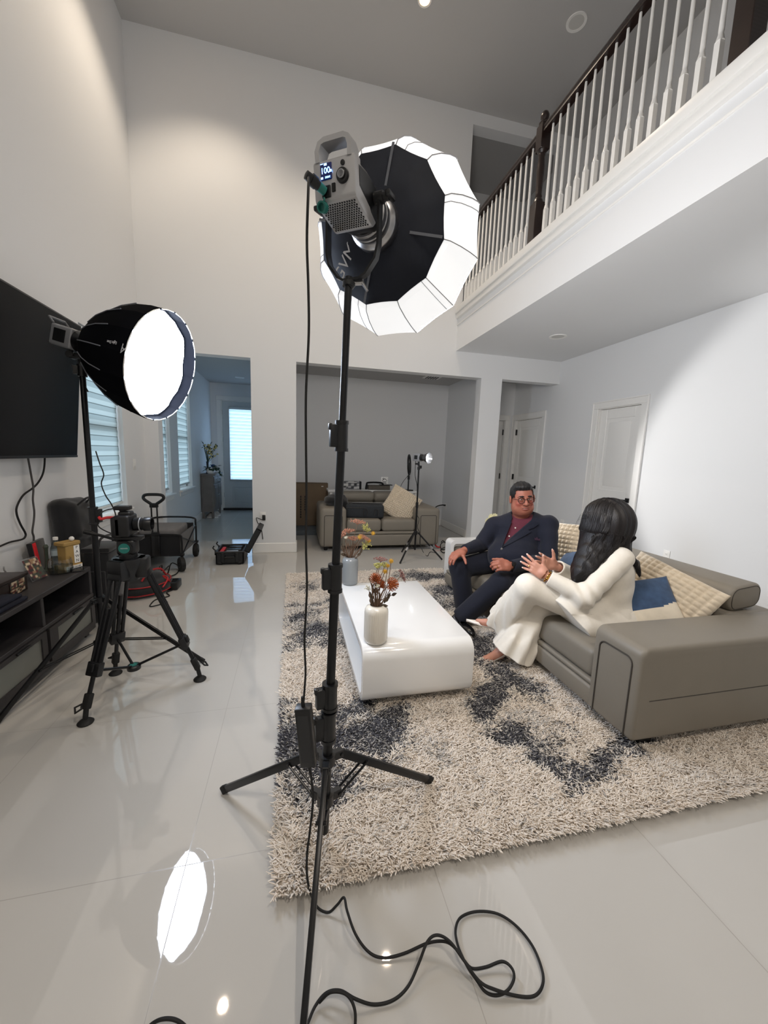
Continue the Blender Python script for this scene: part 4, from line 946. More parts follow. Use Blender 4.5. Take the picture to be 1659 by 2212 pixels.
# ---- main sofa along the right side
SF = thing('sofa', 'long taupe leather sofa with low bolster back, on which the two people sit', 'sofa', (2.1, 2.5, 0))
ax0, ax1 = 1.528, 2.80           # front to back
def arm(b, y0, y1, zt):
    prof = []                     # profile across x-z: vertical front with rolled upper edge
    r = .05
    pts = [(ax0, .085)]
    for k in range(7): a = PI-PI/2*k/6; pts.append((ax0+r+r*math.cos(a), zt-r+r*math.sin(a)))
    for k in range(7): a = PI/2-PI/2*k/6; pts.append((ax1-r+r*math.cos(a), zt-r+r*math.sin(a)))
    pts.append((ax1, .085))
    bm = bmesh.new(); q = MB().prism(pts, y1-y0)
    for v in q.v: bm.verts.new(v)
    bm.verts.ensure_lookup_table()
    for f in q.f: bm.faces.new([bm.verts[k] for k in f])
    bmesh.ops.recalc_face_normals(bm, faces=bm.faces)
    es = [e for e in bm.edges if e.calc_face_angle(0) > 1.2]
    bmesh.ops.bevel(bm, geom=es, offset=.022, segments=4, profile=.5, affect='EDGES')
    b.bm(bm, Matrix(((1, 0, 0, 0), (0, 0, 1, y0), (0, 1, 0, 0), (0, 0, 0, 1))))
zA = .548
b = MB(); arm(b, 1.30, 1.585, zA); ARM = b.build('armrest', M_leath, SF, 40)
# raised border and recessed seam on the arm front
b = MB(); w0, w1 = 1.345, 1.54
b.tube([(ax0-.002, w1, .085), (ax0-.002, w1, zA-.10)]+[(ax0-.002, w1-.035*(1-math.cos(t)), zA-.10+.035*math.sin(t)) for t in np.linspace(0, PI/2, 6)]+[(ax0-.002, w0+.035, zA-.065)]+[(ax0-.002, w0+.035*(1-math.sin(t)), zA-.10+.035*math.cos(t)) for t in np.linspace(0, PI/2, 6)]+[(ax0-.002, w0, .085)], .0035, 6)
b.build('front_seam', M_pipe, ARM)
b = MB(); b.rbox2((1.60, 1.2985, .285), (2.78, 1.305, .291), .002, 1); b.build('side_seam', M_pipe, ARM)
# frame, seat cushions, back
b = MB(); b.rbox2((ax0+.004, 1.56, .085), (ax1, 3.61, .195), .018, 3); b.build('base_frame', M_leath, SF, 40)
b = MB(); b.rbox2((ax0+.012, 1.575, .196), (ax0+.10, 3.60, .226), .013, 3); b.build('front_roll', M_leath, SF, 40)
for i, (q0, q1) in enumerate(((1.588, 2.645), (2.65, 3.60))):
    bm = bmesh.new(); bmesh.ops.create_cube(bm, size=1)
    for v in bm.verts: v.co = Vector((v.co.x*.86, v.co.y*(q1-q0), v.co.z*.165))
    bmesh.ops.bevel(bm, geom=list(bm.edges), offset=.045, segments=5, profile=.55, affect='EDGES')
    bmesh.ops.subdivide_edges(bm, edges=[e for e in bm.edges if e.calc_length() > .3], cuts=8, use_grid_fill=True)
    for v in bm.verts:
        if v.co.z > 0: v.co.z += .018*math.cos(v.co.x/.86*PI)*math.cos(v.co.y/(q1-q0)*PI)
    MB().bm(bm, Matrix.Translation((ax0+.02+.43, (q0+q1)/2, .305))).build('seat_cushion', M_leath, SF, 40)
b = MB(); b.rbox2((2.40, 1.56, .18), (2.80, 3.76, .545), .05, 4); b.build('back_frame', M_leath, SF, 40)
def bolster(y0, y1):
    pts = [(p[0], p[1]) for p in rrect(.235, .15, .055, 6)]
    bm = bmesh.new(); q = MB().prism(pts, y1-y0)
    for v in q.v: bm.verts.new(v)
    bm.verts.ensure_lookup_table()
    for f in q.f: bm.faces.new([bm.verts[k] for k in f])
    bmesh.ops.recalc_face_normals(bm, faces=bm.faces)
    es = [e for e in bm.edges if e.calc_face_angle(0) > 1.2]; bmesh.ops.bevel(bm, geom=es, offset=.02, segments=3, profile=.5, affect='EDGES')
    return MB().bm(bm, Matrix(((1, 0, -.0, 2.565), (0, 0, 1, y0), (.12, 1, 0, .625), (0, 0, 0, 1))))
for q0, q1 in ((1.60, 2.62), (2.63, 3.70)):
    bo = bolster(q0, q1).build('back_bolster', M_leath, SF, 40)
    b = MB(); b.tube([(2.565+p[0]*1.0, q0+.001, .625+p[1]+.12*p[0]) for p in rrect(.205, .122, .045, 6)], .0022, 6, closed=True); b.build('end_seam', M_pipe, bo)
# far end: white lacquer loop arm
b = MB(); Mar = Matrix(((1, 0, 0, 1.985), (0, 0, 1, 3.615), (0, 1, 0, .31), (0, 0, 0, 1)))
b.ring(rrect(.80, .43, .05, 8), rrect(.73, .36, .03, 8), .145, Mar); b.build('loop_armrest', M_lac, SF, 30)
b = MB(); b.rbox2((1.66, 3.64, .14), (2.32, 3.74, .44), .03, 3); b.build('arm_bolster', M_leath, SF, 40)
for x, y in ((1.66, 1.38), (1.62, 2.68), (2.7, 1.42), (1.66, 3.62), (2.7, 3.62)): MB().rbox2((x-.04, y-.04, .03), (x+.04, y+.04, .095), .006, 1).build('leg', M_leg, SF)

# ---- rear loveseat
S2 = thing('sofa', 'taupe leather loveseat in the rear room piled with bags and a cream cushion', 'sofa', (1.25, 5.75, 0))
bx0, bx1, by0, by1 = .36, 2.135, 5.32, 6.22
for (q0, q1) in ((bx0, .73), (1.77, bx1)):
    bm = bmesh.new(); bmesh.ops.create_cube(bm, size=1)
    for v in bm.verts: v.co = Vector((v.co.x*(q1-q0), v.co.y*(by1-by0), v.co.z*.56))
    bmesh.ops.bevel(bm, geom=list(bm.edges), offset=.05, segments=4, profile=.5, affect='EDGES')
    a_ = MB().bm(bm, Matrix.Translation(((q0+q1)/2, (by0+by1)/2, .34))).build('armrest', M_leath, S2, 40)
    MB().tube([(q0+.06, by0-.002, .08), (q0+.06, by0-.002, .50), (q0+.075, by0-.002, .515), (q1-.075, by0-.002, .515), (q1-.06, by0-.002, .50), (q1-.06, by0-.002, .08)], .004, 6).build('front_seam', M_pipe, a_)
MB().rbox2((.70, by0+.01, .065), (1.80, by1, .23), .02, 3).build('base_frame', M_leath, S2, 40)
MB().rbox2((.71, by0+.015, .235), (1.79, by0+.08, .275), .014, 3).build('front_roll', M_leath, S2, 40)
for q0, q1 in ((.735, 1.247), (1.253, 1.765)):
    MB().rbox2((q0, by0+.02, .27), (q1, by0+.66, .455), .05, 4).build('seat_cushion', M_leath, S2, 40)
    MB().rbox2((q0, by1-.30, .40), (q1, by1-.06, .66), .05, 4).build('back_cushion', M_leath, S2, 40)
    MB().rbox2((q0-.02, by1-.34, .64), (q1+.0, by1-.08, .80), .06, 4).build('back_bolster', M_leath, S2, 40)
for x, y in ((.45, 5.42), (2.05, 5.42), (.45, 6.1), (2.05, 6.1)): MB().cyl((x, y, 0), (x, y, .08), .025, .03, 12).build('leg', M_leg, S2)

# ---- media console
M_con = mat('charcoal_wood_laminate', (52, 50, 52), .42, nscale=4, namt=.25, bscale=30, bstr=.05, wave='Y')
M_cong = mat('frosted_cabinet_glass', (122, 124, 118), .35, nscale=3, namt=.06)
CO = thing('media_console', 'long low charcoal media console with frosted glass doors under the television', 'media console', (-1.58, 2.0, 0))
xa, xb, ya, yb_, zt = -1.775, -1.42, .95, 3.08, .51
MB().rbox2((xa, ya, zt-.032), (xb, yb_, zt), .004, 1).build('top_panel', M_con, CO)
MB().rbox2((xa, ya+.01, .29), (xb+.01, yb_-.012, .315), .003, 1).build('shelf', M_con, CO)
MB().rbox2((xa, ya+.01, .05), (xb+.01, yb_-.012, .085), .003, 1).build('bottom_panel', M_con, CO)
MB().rbox2((xa, ya+.01, .05), (xa+.012, yb_-.012, zt-.03), .003, 1).build('back_panel', M_con, CO)
for y in (ya, yb_-.03): MB().rbox2((xa, y, .05), (xb, y+.03, zt-.03), .003, 1).build('side_panel', M_con, CO)
for y in (1.45, 1.98, 2.515): MB().rbox2((xa+.01, y-.012, .08), (xb+.004, y+.012, zt-.03), .003, 1).build('divider', M_con, CO)
for q0, q1 in ((.97, 1.44), (1.46, 1.97), (1.99, 2.505), (2.525, 3.06)):
    d = panel('x', xb-.0, .018, q0+.004, q1-.004, .088, .288, [(q0+.085, q1-.05, .115, .262)]).build('cabinet_door', M_con, CO)
    MB().box2((xb+.004, q0+.08, .11), (xb+.010, q1-.045, .267)).build('glass_pane', M_cong, d)
    MB().rbox2((xb+.018, q0+.25, .270), (xb+.030, q0+.36, .282), .003, 1).build('pull', M_blk, d)
for x in (xa+.05, xb-.05):
    for y in (ya+.1, 2.0, yb_-.05): MB().rbox2((x-.022, y-.022, 0), (x+.022, y+.022, .052), .003, 1).build('leg', M_con, CO)
# ---- television on a tilting wall mount
TV = thing('television', 'large black flat television tilted down on the left wall beside the softbox', 'television', (-1.72, 2.8, 1.3))
ye = 3.63; tl = math.radians(5.5); Ltv = 1.02; Wtv = 1.78
bo_, = (Vector((-1.705, ye, 1.268)),)
Mtv = Matrix(((0, math.cos(tl)*0+math.sin(tl), math.cos(tl), bo_.x), (-1, 0, 0, bo_.y), (0, math.cos(tl), -math.sin(tl), bo_.z), (0, 0, 0, 1)))
M_scr = mat('dark_screen_glass', (3, 4, 7), .2, spec=.12, nscale=2, namt=.1)
MB().rbox2((0, 0, -.03), (Wtv, Ltv, 0), .006, 2, Mtv).build('casing', M_blk, TV)
MB().box2((.012, .02, .0), (Wtv-.012, Ltv-.012, .0012), Mtv).build('screen', M_scr, TV)
MB().rbox2((.002, .002, -.004), (Wtv-.002, .018, .003), .002, 1, Mtv).build('bottom_bezel', M_blkm, TV)
MB().rbox2((.35, .3, -.075), (1.4, .7, -.028), .01, 2, Mtv).build('rear_housing', M_blk, TV)
MB().box2((-1.778, 2.2, 1.45), (-1.74, 3.3, 1.95)).build('wall_mount', M_blkm, TV)
b = MB(); b.rbox2((-.004, .78, -.034), (.012, .99, .004), .002, 1, Mtv); b.build('paper_label', mat('tan_paper_label', (150, 128, 82), .8), TV)
for px, nm, lab in (((61, 990), 'cable', 'grey cable hanging straight down from the television to the console'),):
    c = thing('cable', lab, 'cable', at(61, 1000, x=-1.74))
    pts = [at(p, q, x=-1.74) for p, q in ((58, 978), (61, 992), (68, 1030), (72, 1055), (71, 1080), (74, 1105), (73, 1125), (70, 1148), (73, 1162), (71, 1190))]
    MB().tube(catmull(pts, 6), .006, 8).build('cable_sheath', mat('grey_cable', (70, 68, 68), .6), c)
c = thing('cable', 'black cable looping from the television down the wall to the left edge', 'cable', at(97, 1000, x=-1.75))
pts = [at(p, q, x=-1.75) for p, q in ((97, 975), (96, 1005), (92, 1025), (82, 1043), (70, 1055), (50, 1070), (37, 1093), (36, 1110), (44, 1132), (54, 1150), (55, 1158), (48, 1165), (22, 1171), (0, 1180), (-30, 1192))]
MB().tube(catmull(pts, 6), .006, 8).build('cable_sheath', M_rub, c)

# ---- hall cabinet
M_cab = mat('grey_washed_wood', (118, 112, 108), .5, nscale=7, namt=.18, bscale=14, bstr=.06, wave='Z')
HC_ = thing('cabinet', 'grey wood cabinet with two drawers and two doors standing in the hall', 'cabinet', (-1.62, 8.45, 0))
x0, x1, y0, y1 = -1.775, -1.52, 8.15, 8.95
x0 = -1.77
b = MB(); b.rbox2((x0, y0-.02, .86), (x1+.02, y1+.02, .89), .006, 2); b.build('top_panel', M_cab, HC_)
b = MB(); b.rbox2((x0+.005, y0, .13), (x1-.02, y1, .86), .004, 1); b.build('carcass', M_cab, HC_)
b = MB(); b.rbox2((x0+.03, y0-.006, .20), (x1-.05, y0+.004, .82), .004, 1); b.build('side_panel', M_cab, HC_)
for q0, q1 in ((y0+.03, y0+.385), (y0+.415, y1-.03)):
    d = MB().rbox2((x1-.022, q0, .70), (x1-.004, q1, .83), .004, 1).build('drawer', M_cab, HC_); MB().ball((x1+.008, (q0+q1)/2, .765), .012).build('knob', M_chr, d)
    d = MB().rbox2((x1-.022, q0, .18), (x1-.004, q1, .67), .004, 1); d.rbox2((x1-.01, q0+.06, .24), (x1+.0, q1-.06, .61), .006, 1); d = d.build('door', M_cab, HC_); MB().ball((x1+.008, q1-.03 if q0 < 8.3 else q0+.03, .45), .011).build('knob', M_chr, d)
for x in (x0+.03, x1-.045):
    for y in (y0+.03, y1-.03): MB().rbox2((x-.022, y-.022, 0), (x+.022, y+.022, .14), .004, 1).build('leg', M_cab, HC_)
M_shoe0 = mat('pale_canvas', (182, 178, 172), .8, nscale=40, namt=.1)
for i, (x, y) in enumerate(((-1.60, 8.55), (-1.60, 8.30))):
    s = thing('shoe', ('pale sneaker under the grey hall cabinet, farther of the two', 'pale sneaker under the grey hall cabinet, nearer of the two')[i], 'shoe', (x, y, 0), 'sneakers under the hall cabinet')
    MB().lathe([(0, 0), (.042, 0), (.045, .02), (.04, .05), (.03, .08), (.026, .09), (0, .085)], Matrix.Translation((x, y, .0)) @ Matrix.Diagonal((2.3, 1, 1, 1)), 20).build('upper', M_shoe0, s)
    MB().lathe([(0, 0), (.046, 0), (.048, .018), (0, .018)], Matrix.Translation((x, y, .0)) @ Matrix.Diagonal((2.3, 1, 1, 1)), 20).build('sole', M_trim, s)

# ---- white table behind the rear loveseat
WT_ = thing('table', 'narrow white table against the wall behind the rear loveseat', 'table', (1.3, 6.45, 0))
MB().rbox2((.55, 6.28, .745), (2.1, 6.66, .785), .006, 2).build('tabletop', M_trim, WT_)
for x in (.6, 2.05):
    for y in (6.32, 6.62): MB().rbox2((x-.022, y-.022, 0), (x+.022, y+.022, .75), .004, 1).build('leg', M_trim, WT_)
# ================================================================ RUG AND SMALL THINGS
def lin(*c): return np.array(s2l(c))
# ---- shag rug
RX0, RX1, RY0, RY1 = -.058, 2.47, 1.03, 4.25
RUG = thing('rug', 'large cream and charcoal shag rug under the coffee table and sofa', 'rug', (1.2, 2.6, 0))
M_back = mat('rug_backing', (190, 180, 168), .95, nscale=60, namt=.2)
MB().rbox2((RX0+.01, RY0+.01, .001), (RX1-.01, RY1-.01, .014), .004, 1).build('rug_backing', M_back, RUG)
M_pile = bpy.data.materials.new('shag_yarn'); M_pile.use_nodes = True
_nt = M_pile.node_tree; _nt.nodes.remove(_nt.nodes['Principled BSDF']); _a = _nt.nodes.new('ShaderNodeAttribute'); _a.attribute_name = 'tint'
_d = _nt.nodes.new('ShaderNodeBsdfDiffuse'); _t = _nt.nodes.new('ShaderNodeBsdfTranslucent'); _x = _nt.nodes.new('ShaderNodeMixShader'); _x.inputs['Fac'].default_value = .2   # soft yarn lets light through
for _n in (_d, _t): _nt.links.new(_a.outputs['Color'], _n.inputs['Color'])
_nt.links.new(_d.outputs[0], _x.inputs[1]); _nt.links.new(_t.outputs[0], _x.inputs[2]); _nt.links.new(_x.outputs[0], _nt.nodes['Material Output'].inputs['Surface'])
def fbm(x, y, s, seed=0):
    r = np.random.default_rng(seed); out = np.zeros_like(x)
    for o in range(4):
        for _ in range(3):
            a = r.uniform(0, 2*PI); k = s*2**o*r.uniform(.8, 1.25)
            out += np.sin((x*math.cos(a)+y*math.sin(a))*k*2*PI+r.uniform(0, 6.3))/(2**o*3)
    return out
def rug_colour(x, y):
    """cream field with charcoal drifts where the photo shows them"""
    wx = x+.10*fbm(x, y, 1.6, 3); wy = y+.10*fbm(x, y, 1.6, 4)
    d = np.zeros_like(x)
    def blob(px, py, rx, ry, ang=0, amp=1.0):
        p = at(px, py, z=.03); c, s = math.cos(ang), math.sin(ang); dx, dy = wx-p.x, wy-p.y
        u, v = (dx*c+dy*s)/rx, (-dx*s+dy*c)/ry
        return amp*np.clip(1.35-np.sqrt(u*u+v*v), 0, 1)
    for a in ((720, 1600, .36, .12, -.1, 1), (690, 1660, .16, .16, 0, .9), (660, 1590, .1, .25, 0, .8), (1060, 1510, .16, .10, .6, 1.0), (1085, 1470, .12, .16, .3, 1.0), (1120, 1585, .18, .08, -.3, 1.0), (1190, 1640, .13, .09, 0, .9), (1330, 1640, .26, .06, .3, .8), (1180, 1600, .12, .1, .2, .8), (800, 1570, .2, .08, 0, .9),
              (690, 1360, .16, .34, .2, .75), (640, 1385, .12, .16, 0, .6), (700, 1300, .28, .07, .2, .7), (655, 1270, .15, .1, 0, .5), (935, 1245, .4, .16, 0, 1), (970, 1275, .3, .12, 0, .8), (1045, 1395, .14, .3, .2, .9), (1100, 1470, .16, .2, 0, .9), (950, 1300, .2, .2, 0, .6), (1010, 1420, .1, .12, 0, .7), (640, 1560, .1, .1, 0, .8), (760, 1530, .2, .09, 0, .8)):
        d = np.maximum(d, blob(*a))
    d = d+.30*fbm(x, y, 3.1, 9)*(d > .05)
    return np.clip(d, 0, 1.2)
N_ = 250000
bx = RNG.uniform(RX0, RX1, N_); by = RNG.uniform(RY0, RY1, N_)
# nothing of the pile shows deep under the sofa
vis = ~((bx > 1.75) & (by > 1.5)) & ~((bx > .45) & (bx < .93) & (by > 2.0) & (by < 2.85) & (RNG.random(N_) > .35))
bx, by = bx[vis], by[vis]; n = len(bx)
dk = rug_colour(bx, by)
clump = fbm(bx, by, 9, 21); az = 2.2*clump+RNG.normal(0, 1.1, n)-1.1
ln = RNG.uniform(.022, .036, n)*(1-.2*(dk > .4)); wd = RNG.uniform(.0021, .0034, n); lean = RNG.uniform(.45, 1.0, n)
edge = np.minimum(np.minimum(bx-RX0, RX1-bx), np.minimum(by-RY0, RY1-by))
ea = np.where(by-RY0 < .04, -PI/2, np.where(bx-RX0 < .04, PI, az)); az = np.where(edge < .04, ea+RNG.normal(0, .6, n), az)
dx, dy = np.cos(az), np.sin(az)
S = 4; verts = np.zeros((n, S*3, 3)); ang = np.array([0, 2*PI/3, 4*PI/3])
curl = RNG.normal(0, .35, n)
path = []
for i in range(S):
    t = i/(S-1); th = lean*t*1.25; hx = ln*np.sin(th)*t; hz = ln*(t-.32*t*t*lean*.9)
    cx = bx+dx*hx-dy*curl*ln*t*t; cy = by+dy*hx+dx*curl*ln*t*t; cz = .016+np.maximum(hz, 0)
    path.append(np.stack([cx, cy, cz], 1))
for i in range(S):
    tg = path[min(i+1, S-1)]-path[max(i-1, 0)]; tg /= np.maximum(np.linalg.norm(tg, axis=1), 1e-6)[:, None]
    sd = np.stack([-dy, dx, np.zeros(n)], 1); sd -= tg*(sd*tg).sum(1)[:, None]; sd /= np.maximum(np.linalg.norm(sd, axis=1), 1e-6)[:, None]; nn_ = np.cross(tg, sd)
    r = wd*(1.0 if i < S-1 else .6)
    for k in range(3): verts[:, i*3+k] = path[i]+(r*np.cos(ang[k]+.5))[:, None]*sd+(r*np.sin(ang[k]+.5))[:, None]*nn_
verts[..., 2] = np.maximum(verts[..., 2], .002)
f0 = []
for i in range(S-1):
    for k in range(3): f0.append((i*3+k, i*3+(k+1) % 3, (i+1)*3+(k+1) % 3, (i+1)*3+k))
f0 = np.array(f0); F = (f0[None]+(np.arange(n)*S*3)[:, None, None]).reshape(-1, 4)
cream, warm, char, grey = lin(252, 246, 238), lin(248, 232, 214), lin(92, 92, 98), lin(196, 193, 190)
rv = RNG.random(n); base = cream[None]*(1-rv[:, None]*.35)+warm[None]*rv[:, None]*.35
pr = np.clip((dk-.02)/.85, 0, 1); pick = RNG.random(n)
col = np.where((pick < pr*.74)[:, None], char[None]*(.7+.9*RNG.random(n))[:, None], np.where((pick < pr*1.2+.03)[:, None], grey[None], base))
gsel = (fbm(bx, by, 1.2, 33) > .55) & (dk < .15) & (RNG.random(n) < .35); col[gsel] = grey*1.15
tint = np.repeat(col, S*3, axis=0)
# the felted ground of the pile, level with the yarn roots
gu, gv = np.meshgrid(np.linspace(RX0+.012, RX1-.012, 170), np.linspace(RY0+.012, RY1-.012, 215)); gx, gy = gu.ravel(), gv.ravel()
ge = np.minimum(np.minimum(gx-RX0, RX1-gx), np.minimum(gy-RY0, RY1-gy)); gz = .0205+.004*fbm(gx, gy, 14, 5)-np.where(ge < .016, .017, 0)
gd = np.clip((rug_colour(gx, gy)-.12)/.6, 0, 1)[:, None]; gcol = (cream*.95)[None]*(1-gd*.8)+char[None]*gd*.8
gi = np.arange(170*215).reshape(215, 170); gq = np.stack([gi[:-1, :-1], gi[:-1, 1:], gi[1:, 1:], gi[1:, :-1]], -1).reshape(-1, 4)
F = np.concatenate([F, gq+n*S*3]); allv = np.concatenate([verts.reshape(-1, 3), np.stack([gx, gy, gz], 1)]); tint = np.concatenate([tint, gcol])
me = bpy.data.meshes.new('pile'); me.vertices.add(len(allv)); me.vertices.foreach_set('co', (allv-np.array([1.2, 2.6, 0])).ravel())
me.loops.add(len(F)*4); me.loops.foreach_set('vertex_index', F.ravel()); me.polygons.add(len(F)); me.polygons.foreach_set('loop_start', np.arange(0, len(F)*4, 4)); me.polygons.foreach_set('loop_total', np.full(len(F), 4))
me.polygons.foreach_set('use_smooth', np.ones(len(F), bool)); me.update(); me.validate()
ca = me.color_attributes.new('tint', 'FLOAT_COLOR', 'POINT'); t4 = np.ones((len(tint), 4)); t4[:, :3] = tint; ca.data.foreach_set('color', t4.ravel())
me.materials.append(M_pile); o = bpy.data.objects.new('pile', me); COL.objects.link(o); o.parent = RUG; o['kind'] = 'stuff'

# ---- vases and dried bouquets
M_vc = mat('cream_glazed_ceramic', (222, 216, 204), .22, coat=.4, nscale=8, namt=.04)
M_vg = mat('grey_glazed_ceramic', (132, 136, 138), .25, coat=.4, nscale=6, namt=.06)
def vase(p, label, m, r, h, ribs=0):
    t = thing('vase', label, 'vase', p)
    pr = [(0, 0), (r*.80, 0), (r*.93, .006), (r, .022), (r, h*.80), (r*.97, h*.88), (r*.86, h*.945), (r*.68, h*.975), (r*.60, h*.985), (r*.60, h), (r*.55, h), (r*.54, h*.97), (r*.85, h*.9), (r*.9, h*.7), (r*.9, .02), (0, .015)]
    rf = (lambda a, z: 1+.022*(abs(math.cos(a*ribs/2))-.6)*min(1, max(0, (h*.93-z)/.03))*min(1, max(0, (z-.006)/.03))) if ribs else None
    MB().lathe(pr, Matrix.Translation(p), ribs*6 if ribs else 48, rf=rf).build('vessel', m, t, 50)
    return t
P1 = Vector((.432, 1.905, .378)); P2 = Vector((.425, 2.845, .378))
vase(P1, 'cream ribbed ceramic vase on the near end of the white coffee table', M_vc, .064, .205, 40)
vase(P2, 'plain grey glazed vase on the far end of the white coffee table', M_vg, .062, .215)
M_rust = mat('dried_rust_flower', (176, 122, 98), .9, nscale=60, namt=.3)
M_oran = mat('orange_protea', (176, 92, 44), .8, nscale=40, namt=.3)
M_yel = mat('yellow_thistle', (214, 168, 60), .9, nscale=60, namt=.25)
M_lime = mat('pale_green_sprig', (190, 186, 112), .9, nscale=60, namt=.2)
M_stem = mat('brown_dried_stem', (118, 92, 74), .9, nscale=30, namt=.3)
M_leaf = mat('dark_olive_leaf', (72, 58, 40), .75, nscale=20, namt=.3)
M_mauv = mat('mauve_seed_head', (150, 112, 106), .9, nscale=60, namt=.3)
M_whit = mat('white_sprig', (222, 218, 200), .9, nscale=60, namt=.1)
def rv3(s): return Vector((random.uniform(-s, s), random.uniform(-s, s), random.uniform(-s, s)))
def umbel(b, p, d, s, n=26):
    """lace-flower head: a fan of fine stalks ending in crumbs"""
    d = Vector(d).normalized(); M = frame(p, None, d)
    for i in range(n):
        a = 2.4*i; r = s*math.sqrt((i+.5)/n); e = M @ Vector((r*math.cos(a), r*math.sin(a), s*.55*(1-.35*(r/s)**2)))
        b.tube([p, (p+e)/2+d*s*.06, e], .0009, 4)
        for _ in range(4): b.ball(e+rv3(s*.13), random.uniform(.0022, .004), 5)
def sprig(b, p, d, s, n=22):
    d = Vector(d).normalized()
    for i in range(n):
        e = p+(d+rv3(.75)).normalized()*s*random.uniform(.4, 1); m = (p+e)/2+rv3(s*.1)
        b.tube([p, m, e], .0010, 4)
        for _ in range(3): b.ball(e+rv3(s*.10), random.uniform(.002, .0035), 5)
def pompom(b, p, s, n=60):
    b.ball(p, s*.6, 10)
    for i in range(n):
        th = math.acos(1-2*(i+.5)/n); ph = 2.4*i; v = Vector((math.sin(th)*math.cos(ph), math.sin(th)*math.sin(ph), math.cos(th)))
        b.tube([p+v*s*.4, p+v*s*random.uniform(.85, 1.1)], [.0016, .0006], 4)
def pincushion(b, p, d, s, n=70):
    d = Vector(d).normalized(); M = frame(p, None, d); b.ball(p+d*s*.2, s*.4, 10)
    for i in range(n):
        a = 2.4*i; t = (i+.5)/n; v = (M.to_3x3() @ Vector((math.cos(a)*math.sin(t*1.9), math.sin(a)*math.sin(t*1.9), math.cos(t*1.9)))); e = p+v*s*1.05+d*s*.25
        b.tube([p+v*s*.3, p+v*s*.75+d*s*.05, e, e+(d*.6-v*.3)*s*.18], [.0022, .0018, .0014, .0019], 5)
def leaf(b, p, d, L, w, nrm=(0, 0, 1)):
    d = Vector(d).normalized(); s = d.cross(Vector(nrm)).normalized(); u = s.cross(d)
    vs = []; fs = []
    for i in range(7):
        t = i/6; q = w*math.sin(PI*min(1, t**.8*.98+.02)); c = p+d*L*t-u*L*.18*t*t
        vs += [c-s*q, c+u*q*.25, c+s*q]
    for i in range(6): fs += [(i*3, i*3+1, i*3+4, i*3+3), (i*3+1, i*3+2, i*3+5, i*3+4)]
    b.add(vs, fs)
def stem(root, p, q, m=None, r=.0018, bend=.02): 
    mid = (p+q)/2+Vector((random.uniform(-bend, bend), random.uniform(-bend, bend), bend*.5)); return MB().tube(catmull([p, mid, q], 5), [r*1.3]*6+[r]*5, 6).build('stem', m or M_stem, root)
def bouquet(name_label, base, items):
    t = thing('bouquet', name_label, 'flowers', base)
    for kind, tgt, s, extra in items:
        p0 = base+Vector((random.uniform(-.012, .012), random.uniform(-.012, .012), 0)); d = (tgt-base).normalized()
        st = stem(t, p0, tgt)
        b = MB()
        if kind == 'umbel': umbel(b, tgt, extra or d, s); b.build('flower_head', M_rust, st)
        elif kind == 'mauve': umbel(b, tgt, extra or d, s, 18); b.build('seed_head', M_mauv, st)
        elif kind == 'sprig': sprig(b, tgt, d, s); b.build('sprig', M_lime, st)
        elif kind == 'white': sprig(b, tgt, d, s, 14); b.build('sprig', M_whit, st)
        elif kind == 'pom': pompom(b, tgt, s); b.build('flower_head', M_yel, st)
        elif kind == 'pin': pincushion(b, tgt, extra or d, s); b.build('flower_head', M_oran, st)
        elif kind == 'leaf':
            for k in range(3): leaf(b, tgt-d*.03*k, d+rv3(.6), s, s*.27, rv3(1)+Vector((0, -1, .6)))
            b.build('leaf', M_leaf, st)
        elif kind == 'grass':
            for k in range(5): b.tube(catmull([p0+rv3(.006), (p0+tgt)/2+rv3(.015), tgt+rv3(.025)], 4), .0016, 4)
            b.build('dried_grass', M_stem, st)
    return t
B1 = P1+Vector((0, 0, .165)); A1 = lambda px, py, dy=0.: at(px, py, y=P1.y+dy)
bouquet('dried bouquet with orange protea blooms in the cream ribbed vase', B1, [
    ('pin', A1(812, 1252, .0), .030, Vector((-.3, -.5, .8))), ('pin', A1(842, 1262, -.01), .036, Vector((.75, -.5, .1))), ('pin', A1(822, 1268, .03), .028, None), ('mauve', A1(822, 1213, .03), .034, Vector((.1, 0, 1))), ('sprig', A1(815, 1228, .0), .032, None), ('sprig', A1(830, 1226, .02), .03, None),
    ('pom', A1(845, 1212, .0), .014, None), ('pom', A1(838, 1222, .0), .012, None), ('pom', A1(832, 1234, .0), .015, None), ('mauve', A1(864, 1245, .0), .036, Vector((.9, 0, .35))),
    ('leaf', A1(846, 1286, -.01), .034, None), ('leaf', A1(840, 1292, -.03), .034, None), ('leaf', A1(800, 1292, .0), .036, None), ('leaf', A1(805, 1270, .0), .034, None), ('white', A1(797, 1275, .01), .028, None), ('white', A1(815, 1270, -.02), .02, None),
    ('grass', A1(804, 1250, .0), .02, None), ('grass', A1(818, 1265, .0), .02, None), ('grass', A1(830, 1270, 0), .02, None)])
B2 = P2+Vector((0, 0, .175)); A2_ = lambda px, py, dy=0.: at(px, py, y=P2.y+dy)
